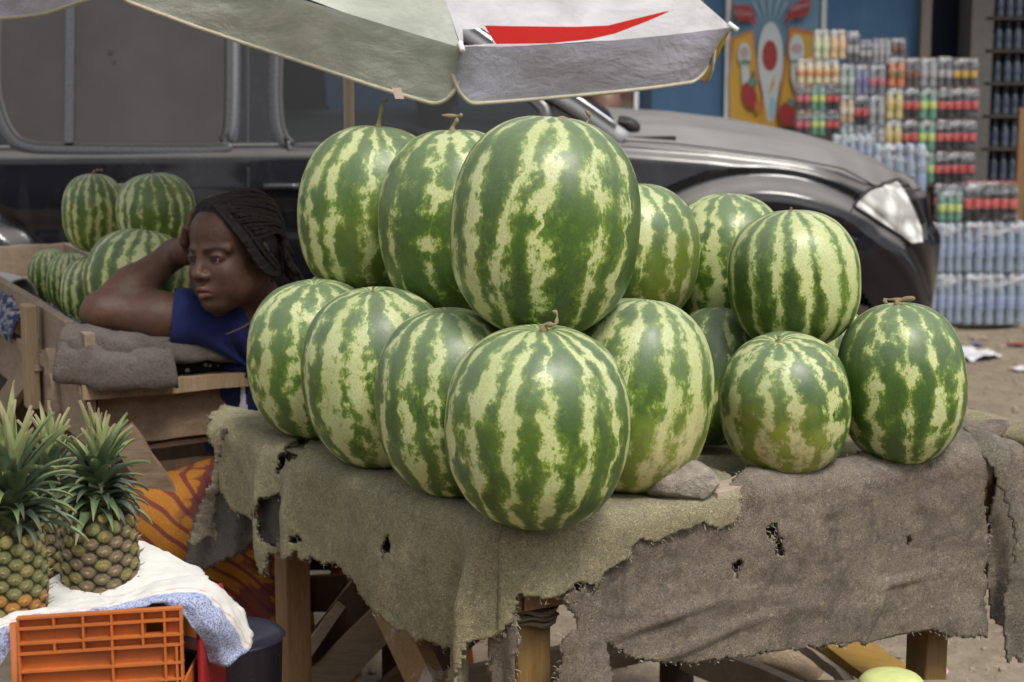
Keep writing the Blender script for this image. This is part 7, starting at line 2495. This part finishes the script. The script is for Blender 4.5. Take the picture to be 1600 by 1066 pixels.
scal = t.ramp(t.voro(g, 24, rnd=0.5), [(0.40, 0.0), (0.46, 1.0)])
band = t.ramp(t.noise(g, 4.5, 1, 0.5), [(0.40, 1.0), (0.43, 0.0)])
c = t.mix(t.math('MULTIPLY', t.math('MULTIPLY', scal, band), 0.85), c, (0.11, 0.028, 0.035))
t.set(color=c, rough=0.9, spec=0.1, normal=t.bump(t.noise(g, 300, 2, 0.5), 0.2, 0.002))
link('wrapper_skirt', mesh_data('wrapper_skirt', V - Mw, F, t.m, True), woman)

# hair: a close cap with many thin braids swept back over it
hair_m = NT('black braided hair')
g = hair_m.tc.outputs['Object']
hn = hair_m.noise(hair_m.mapping(g, (1, 1, 1)), 140, 4, 0.7)
hair_m.set(color=hair_m.mix(hair_m.ramp(hn, [(0.45, 0.0), (0.75, 1.0)]), (0.010, 0.008, 0.0075), (0.035, 0.026, 0.022)), rough=0.6, spec=0.35, normal=hair_m.bump(hn, 0.8, 0.004))
hair_m = hair_m.m
def on_skull(d, lift):
    """point over the skull in direction d (head frame)"""
    d = Vector(d).normalized()
    r = (0.100, 0.079, 0.095)
    k = 1 / math.sqrt((d.x / r[0]) ** 2 + (d.y / r[1]) ** 2 + (d.z / r[2]) ** 2)
    return Vector((-0.012, 0, 0.030)) + d * (k + lift)
hairline = [  # direction from skull centre, head frame (f, l, u): across the forehead and down the near temple
    (0.64, -0.80, 0.48), (0.84, -0.60, 0.64), (0.92, -0.40, 0.72), (0.96, -0.20, 0.76), (0.97, 0.0, 0.77), (0.94, 0.20, 0.75), (0.87, 0.40, 0.70), (0.72, 0.62, 0.62), (0.58, 0.82, 0.42), (0.46, 0.95, 0.18), (0.36, 1.0, -0.05)]
HLn = spline([Vector(q) for q in hairline], 8)
cap_ops = [('ell', H(-0.014, 0, 0.030), (0.1005, 0.0795, 0.0950), RH, 0.01), ('ell', H(-0.055, 0, -0.02), (0.055, 0.062, 0.065), RH, 0.03)]
xs4 = np.arange(hx - 0.12, hx + 0.14, 0.004); ys4 = np.arange(hy - 0.13, hy + 0.13, 0.004); zs4 = np.arange(hz - 0.10, hz + 0.14, 0.004)
Vc, Fc = grow(cap_ops, xs4, ys4, zs4)
L_ = local_head(Vc)
q = L_ - np.array([-0.012, 0, 0.030])
# keep behind the hairline
lim = 0.064 - 0.55 * np.clip(np.abs(q[:, 1]) - 0.018, 0, 1)
front_edge = np.where(q[:, 2] > 0.0, lim, 0.015)
kp = (q[:, 0] < front_edge) | (q[:, 2] > 0.062)
kp &= ~((L_[:, 2] < -0.035) & (L_[:, 0] > -0.04))
Fc = Fc[kp[Fc].all(1)]
link('hair_cap', mesh_data('hair_cap', Vc - Mw, Fc, hair_m, True), woman)
rs = random.Random(12)
nb_ = 46
bun = Vector((-0.084, 0.056, -0.040))
def braid(path, r, name='braid', twist=2.6, r_end=None):
    pts = spline(path, 9)
    Vb, Fb = [], []
    m = 7
    for i, p in enumerate(pts):
        tt = (pts[min(i + 1, len(pts) - 1)] - pts[max(i - 1, 0)]).normalized()
        X, Y_ = frame_of(tt)
        k = i / (len(pts) - 1)
        rr = (r + ((r_end or r) - r) * k) * (1 + 0.22 * math.sin(i * twist))
        sx = 0.18 * r * math.sin(i * twist * 0.5)
        for j in range(m):
            a_ = 2 * PI * j / m
            Vb.append(p + X * (math.cos(a_) * rr + sx) + Y_ * (math.sin(a_) * rr))
    for i in range(len(pts) - 1):
        for j in range(m): Fb.append([i * m + j, i * m + (j + 1) % m, (i + 1) * m + (j + 1) % m, (i + 1) * m + j])
    Fb.append(list(range(m))[::-1]); Fb.append([(len(pts) - 1) * m + j for j in range(m)])
    W = [Vector(H(*v)) for v in Vb]
    mk(name, W, Fb, hair_m, woman, True)
for k in range(nb_):
    a = (k + rs.uniform(-0.25, 0.25)) / (nb_ - 1)
    a = min(1, max(0, a))
    d0 = HLn[min(len(HLn) - 1, int(a * (len(HLn) - 1)))]
    wob = rs.uniform(-0.06, 0.06)
    # sweep: hairline -> over the crown on the near side -> nape
    crown = Vector((-0.15 - 0.25 * a, 0.25 + 0.75 * a + wob, 0.95 - 0.85 * a))
    back = Vector((-0.85, 0.45 + 0.25 * a + wob, 0.10 - 0.35 * a))
    path = [on_skull(d0, 0.001), on_skull(d0.lerp(crown, 0.35), 0.006 + 0.004 * rs.random()), on_skull(crown, 0.008 + 0.006 * rs.random()), on_skull(crown.lerp(back, 0.55), 0.008 + 0.006 * rs.random()),
            bun + Vector((rs.uniform(-0.015, 0.02), rs.uniform(-0.02, 0.03), rs.uniform(-0.02, 0.03)))]
    braid(path, 0.0042, r_end=0.0036, twist=2.2 + rs.random())
# a heavy lock falling from the forehead across the temple and over the ear
for k in range(12):
    o_ = k * 0.0036
    e = rs.uniform(-0.003, 0.003)
    path = [Vector((0.062 - o_ * 0.8, 0.018 + o_ * 0.5, 0.112 + e)), Vector((0.066 - o_, 0.052 + e, 0.082 + o_ * 0.2)), Vector((0.052 - o_, 0.078 + e, 0.040)), Vector((0.034 - o_ * 1.1, 0.088 + e, -0.002 + e)),
            Vector((0.010 - o_ * 1.0, 0.092 + e * 0.6, -0.036 + o_ * 0.3)), Vector((-0.030, 0.086 + e, -0.050 + o_ * 0.5)), Vector((-0.075, 0.062, -0.048 + o_ * 0.3)), bun + Vector((0, 0.01, e))]
    braid(path, 0.0044, r_end=0.0038)
# the gathered tail behind, with loose ends
for k in range(26):
    s1, s2, s3 = rs.uniform(-1, 1), rs.uniform(-1, 1), rs.uniform(-1, 1)
    path = [Vector((-0.070 + 0.01 * s1, 0.045 + 0.012 * s2, 0.03 + 0.03 * s3)), bun + Vector((0.012 * s1, 0.018 + 0.014 * s2, 0.016 * s3)), bun + Vector((-0.014 + 0.012 * s1, 0.024 + 0.014 * s3, -0.030 + 0.01 * s2)),
            bun + Vector((0.004 + 0.020 * s1, 0.014 + 0.014 * s3, -0.062 - 0.02 * s2))]
    braid(path, 0.0042, r_end=0.0022)
v_, f_ = tube([Vector(H(*p)) for p in spline([Vector((-0.06, 0.055, -0.055)), Vector((-0.02, 0.062, -0.11)), Vector((0.02, 0.045, -0.145)), Vector((0.045, 0.0, -0.165))], 6)], 0.0018, 6)
mk('neck_cord', v_, f_, simple('brown cord', (0.12, 0.07, 0.04), 0.7, 0.1, 20, 0), woman, True)
# what she sits on
sm_ = thing('wooden_bench', 'plain wooden bench the woman sits on, hidden behind the melon table', 'bench', (HIP.x, HIP.y, 0))
mk('seat', *box((HIP.x + 0.02, HIP.y + 0.06, 0.355), 0.52, 0.34, 0.03), wood_dark, sm_)
for (a_, b_) in ((-0.2, -0.1), (0.24, -0.1), (-0.2, 0.22), (0.24, 0.22)):
    mk('leg', *box((HIP.x + a_, HIP.y + b_, 0.16), 0.045, 0.045, 0.36), wood_dark, sm_)

# ---------------- bystander behind the car
BX = at(947, 165, 9.35)
tb = Vector((BX.x + 0.03, BX.y + 0.12, 0.0))
pz = BX.z
by = [
    ('ell', (BX.x, BX.y, pz), (0.078, 0.098, 0.112), None, 0.01), ('ell', (BX.x - 0.02, BX.y - 0.03, pz - 0.05), (0.058, 0.065, 0.07), None, 0.03),
    ('cap', (BX.x - 0.01, BX.y - 0.085, pz + 0.0), (BX.x - 0.015, BX.y - 0.108, pz - 0.035), 0.010, 0.014, 0.012),
    ('cap', (BX.x + 0.01, BX.y + 0.02, pz - 0.07), (BX.x + 0.02, BX.y + 0.08, pz - 0.17), 0.055, 0.06, 0.03),
    ('ell', (tb.x, tb.y, pz - 0.38), (0.19, 0.13, 0.24), None, 0.06), ('ell', (tb.x, tb.y, pz - 0.66), (0.17, 0.15, 0.14), None, 0.08),
    ('cap', (tb.x - 0.17, tb.y, pz - 0.24), (tb.x - 0.25, tb.y - 0.05, pz - 0.52), 0.06, 0.045, 0.04), ('cap', (tb.x + 0.17, tb.y, pz - 0.24), (tb.x + 0.25, tb.y - 0.05, pz - 0.52), 0.06, 0.045, 0.04),
    ('cap', (tb.x - 0.25, tb.y - 0.05, pz - 0.52), (tb.x - 0.12, tb.y - 0.30, pz - 0.62), 0.043, 0.030, 0.03), ('cap', (tb.x + 0.25, tb.y - 0.05, pz - 0.52), (tb.x + 0.12, tb.y - 0.30, pz - 0.62), 0.043, 0.030, 0.03),
    ('cap', (tb.x - 0.09, tb.y, pz - 0.70), (tb.x - 0.13, tb.y - 0.42, pz - 0.72), 0.09, 0.06, 0.05), ('cap', (tb.x + 0.09, tb.y, pz - 0.70), (tb.x + 0.13, tb.y - 0.42, pz - 0.72), 0.09, 0.06, 0.05),
    ('cap', (tb.x - 0.13, tb.y - 0.42, pz - 0.72), (tb.x - 0.13, tb.y - 0.36, 0.08), 0.058, 0.038, 0.03), ('cap', (tb.x + 0.13, tb.y - 0.42, pz - 0.72), (tb.x + 0.13, tb.y - 0.36, 0.08), 0.058, 0.038, 0.03),
    ('cap', (tb.x - 0.13, tb.y - 0.34, 0.05), (tb.x - 0.14, tb.y - 0.52, 0.035), 0.036, 0.026, 0.02), ('cap', (tb.x + 0.13, tb.y - 0.34, 0.05), (tb.x + 0.14, tb.y - 0.52, 0.035), 0.036, 0.026, 0.02),
]
for s in (-1, 1):
    for q in range(4):
        x0_ = tb.x + s * 0.12 + (q - 1.5) * 0.018
        by.append(('cap', (x0_, tb.y - 0.32, pz - 0.625), (x0_, tb.y - 0.40, pz - 0.665), 0.010, 0.008, 0.006))
man = thing('person', 'blurred bystander sitting behind the car, only the close-cropped head showing above the bonnet', 'person', tuple(tb))
V, F = grow(by, np.arange(tb.x - 0.36, tb.x + 0.36, 0.012), np.arange(tb.y - 0.62, tb.y + 0.22, 0.012), np.arange(0, pz + 0.16, 0.010))
V = smooth_mesh(V, F, 1)
link('skin', mesh_data('skin', V - np.array(tuple(tb)), F, simple('mid brown skin', (0.16, 0.09, 0.065), 0.5, 0.15, 20, 0.05), True), man)
shb = [('ell', (tb.x, tb.y, pz - 0.38), (0.205, 0.145, 0.25), None, 0.06), ('ell', (tb.x, tb.y, pz - 0.66), (0.185, 0.165, 0.15), None, 0.08),
       ('cap', (tb.x - 0.15, tb.y, pz - 0.22), (tb.x - 0.23, tb.y - 0.03, pz - 0.42), 0.078, 0.065, 0.04), ('cap', (tb.x + 0.15, tb.y, pz - 0.22), (tb.x + 0.23, tb.y - 0.03, pz - 0.42), 0.078, 0.065, 0.04),
       ('-ell', (tb.x - 0.01, tb.y - 0.04, pz - 0.12), (0.085, 0.09, 0.06), None, 0.01)]
V, F = grow(shb, np.arange(tb.x - 0.36, tb.x + 0.36, 0.012), np.arange(tb.y - 0.3, tb.y + 0.24, 0.012), np.arange(0.2, pz + 0.0, 0.012))
link('shirt', mesh_data('shirt', V - np.array(tuple(tb)), F, simple('grey cotton', (0.33, 0.33, 0.35), 0.9, 0.15, 10, 0.2), True), man)
trs = [('cap', (tb.x - 0.09, tb.y, pz - 0.71), (tb.x - 0.13, tb.y - 0.42, pz - 0.72), 0.105, 0.075, 0.05), ('cap', (tb.x + 0.09, tb.y, pz - 0.71), (tb.x + 0.13, tb.y - 0.42, pz - 0.72), 0.105, 0.075, 0.05),
       ('cap', (tb.x - 0.13, tb.y - 0.42, pz - 0.72), (tb.x - 0.13, tb.y - 0.36, 0.12), 0.072, 0.055, 0.03), ('cap', (tb.x + 0.13, tb.y - 0.42, pz - 0.72), (tb.x + 0.13, tb.y - 0.36, 0.12), 0.072, 0.055, 0.03)]
V, F = grow(trs, np.arange(tb.x - 0.36, tb.x + 0.36, 0.014), np.arange(tb.y - 0.62, tb.y + 0.24, 0.014), np.arange(0.06, pz - 0.5, 0.014))
link('trousers', mesh_data('trousers', V - np.array(tuple(tb)), F, simple('dark trousers', (0.03, 0.03, 0.035), 0.9, 0.15, 10, 0.2), True), man)
bs = thing('plastic_stool', 'low stool under the bystander behind the car', 'stool', tuple(tb))
mk('seat', *box((tb.x, tb.y + 0.02, pz - 0.83), 0.30, 0.28, 0.03), orange_m, bs)
for (a_, b_) in ((-0.12, -0.1), (0.12, -0.1), (-0.12, 0.13), (0.12, 0.13)):
    mk('leg', *box((tb.x + a_, tb.y + b_, (pz - 0.845) / 2 - 0.01), 0.03, 0.03, pz - 0.845), orange_m, bs)
# red cloth held above the head
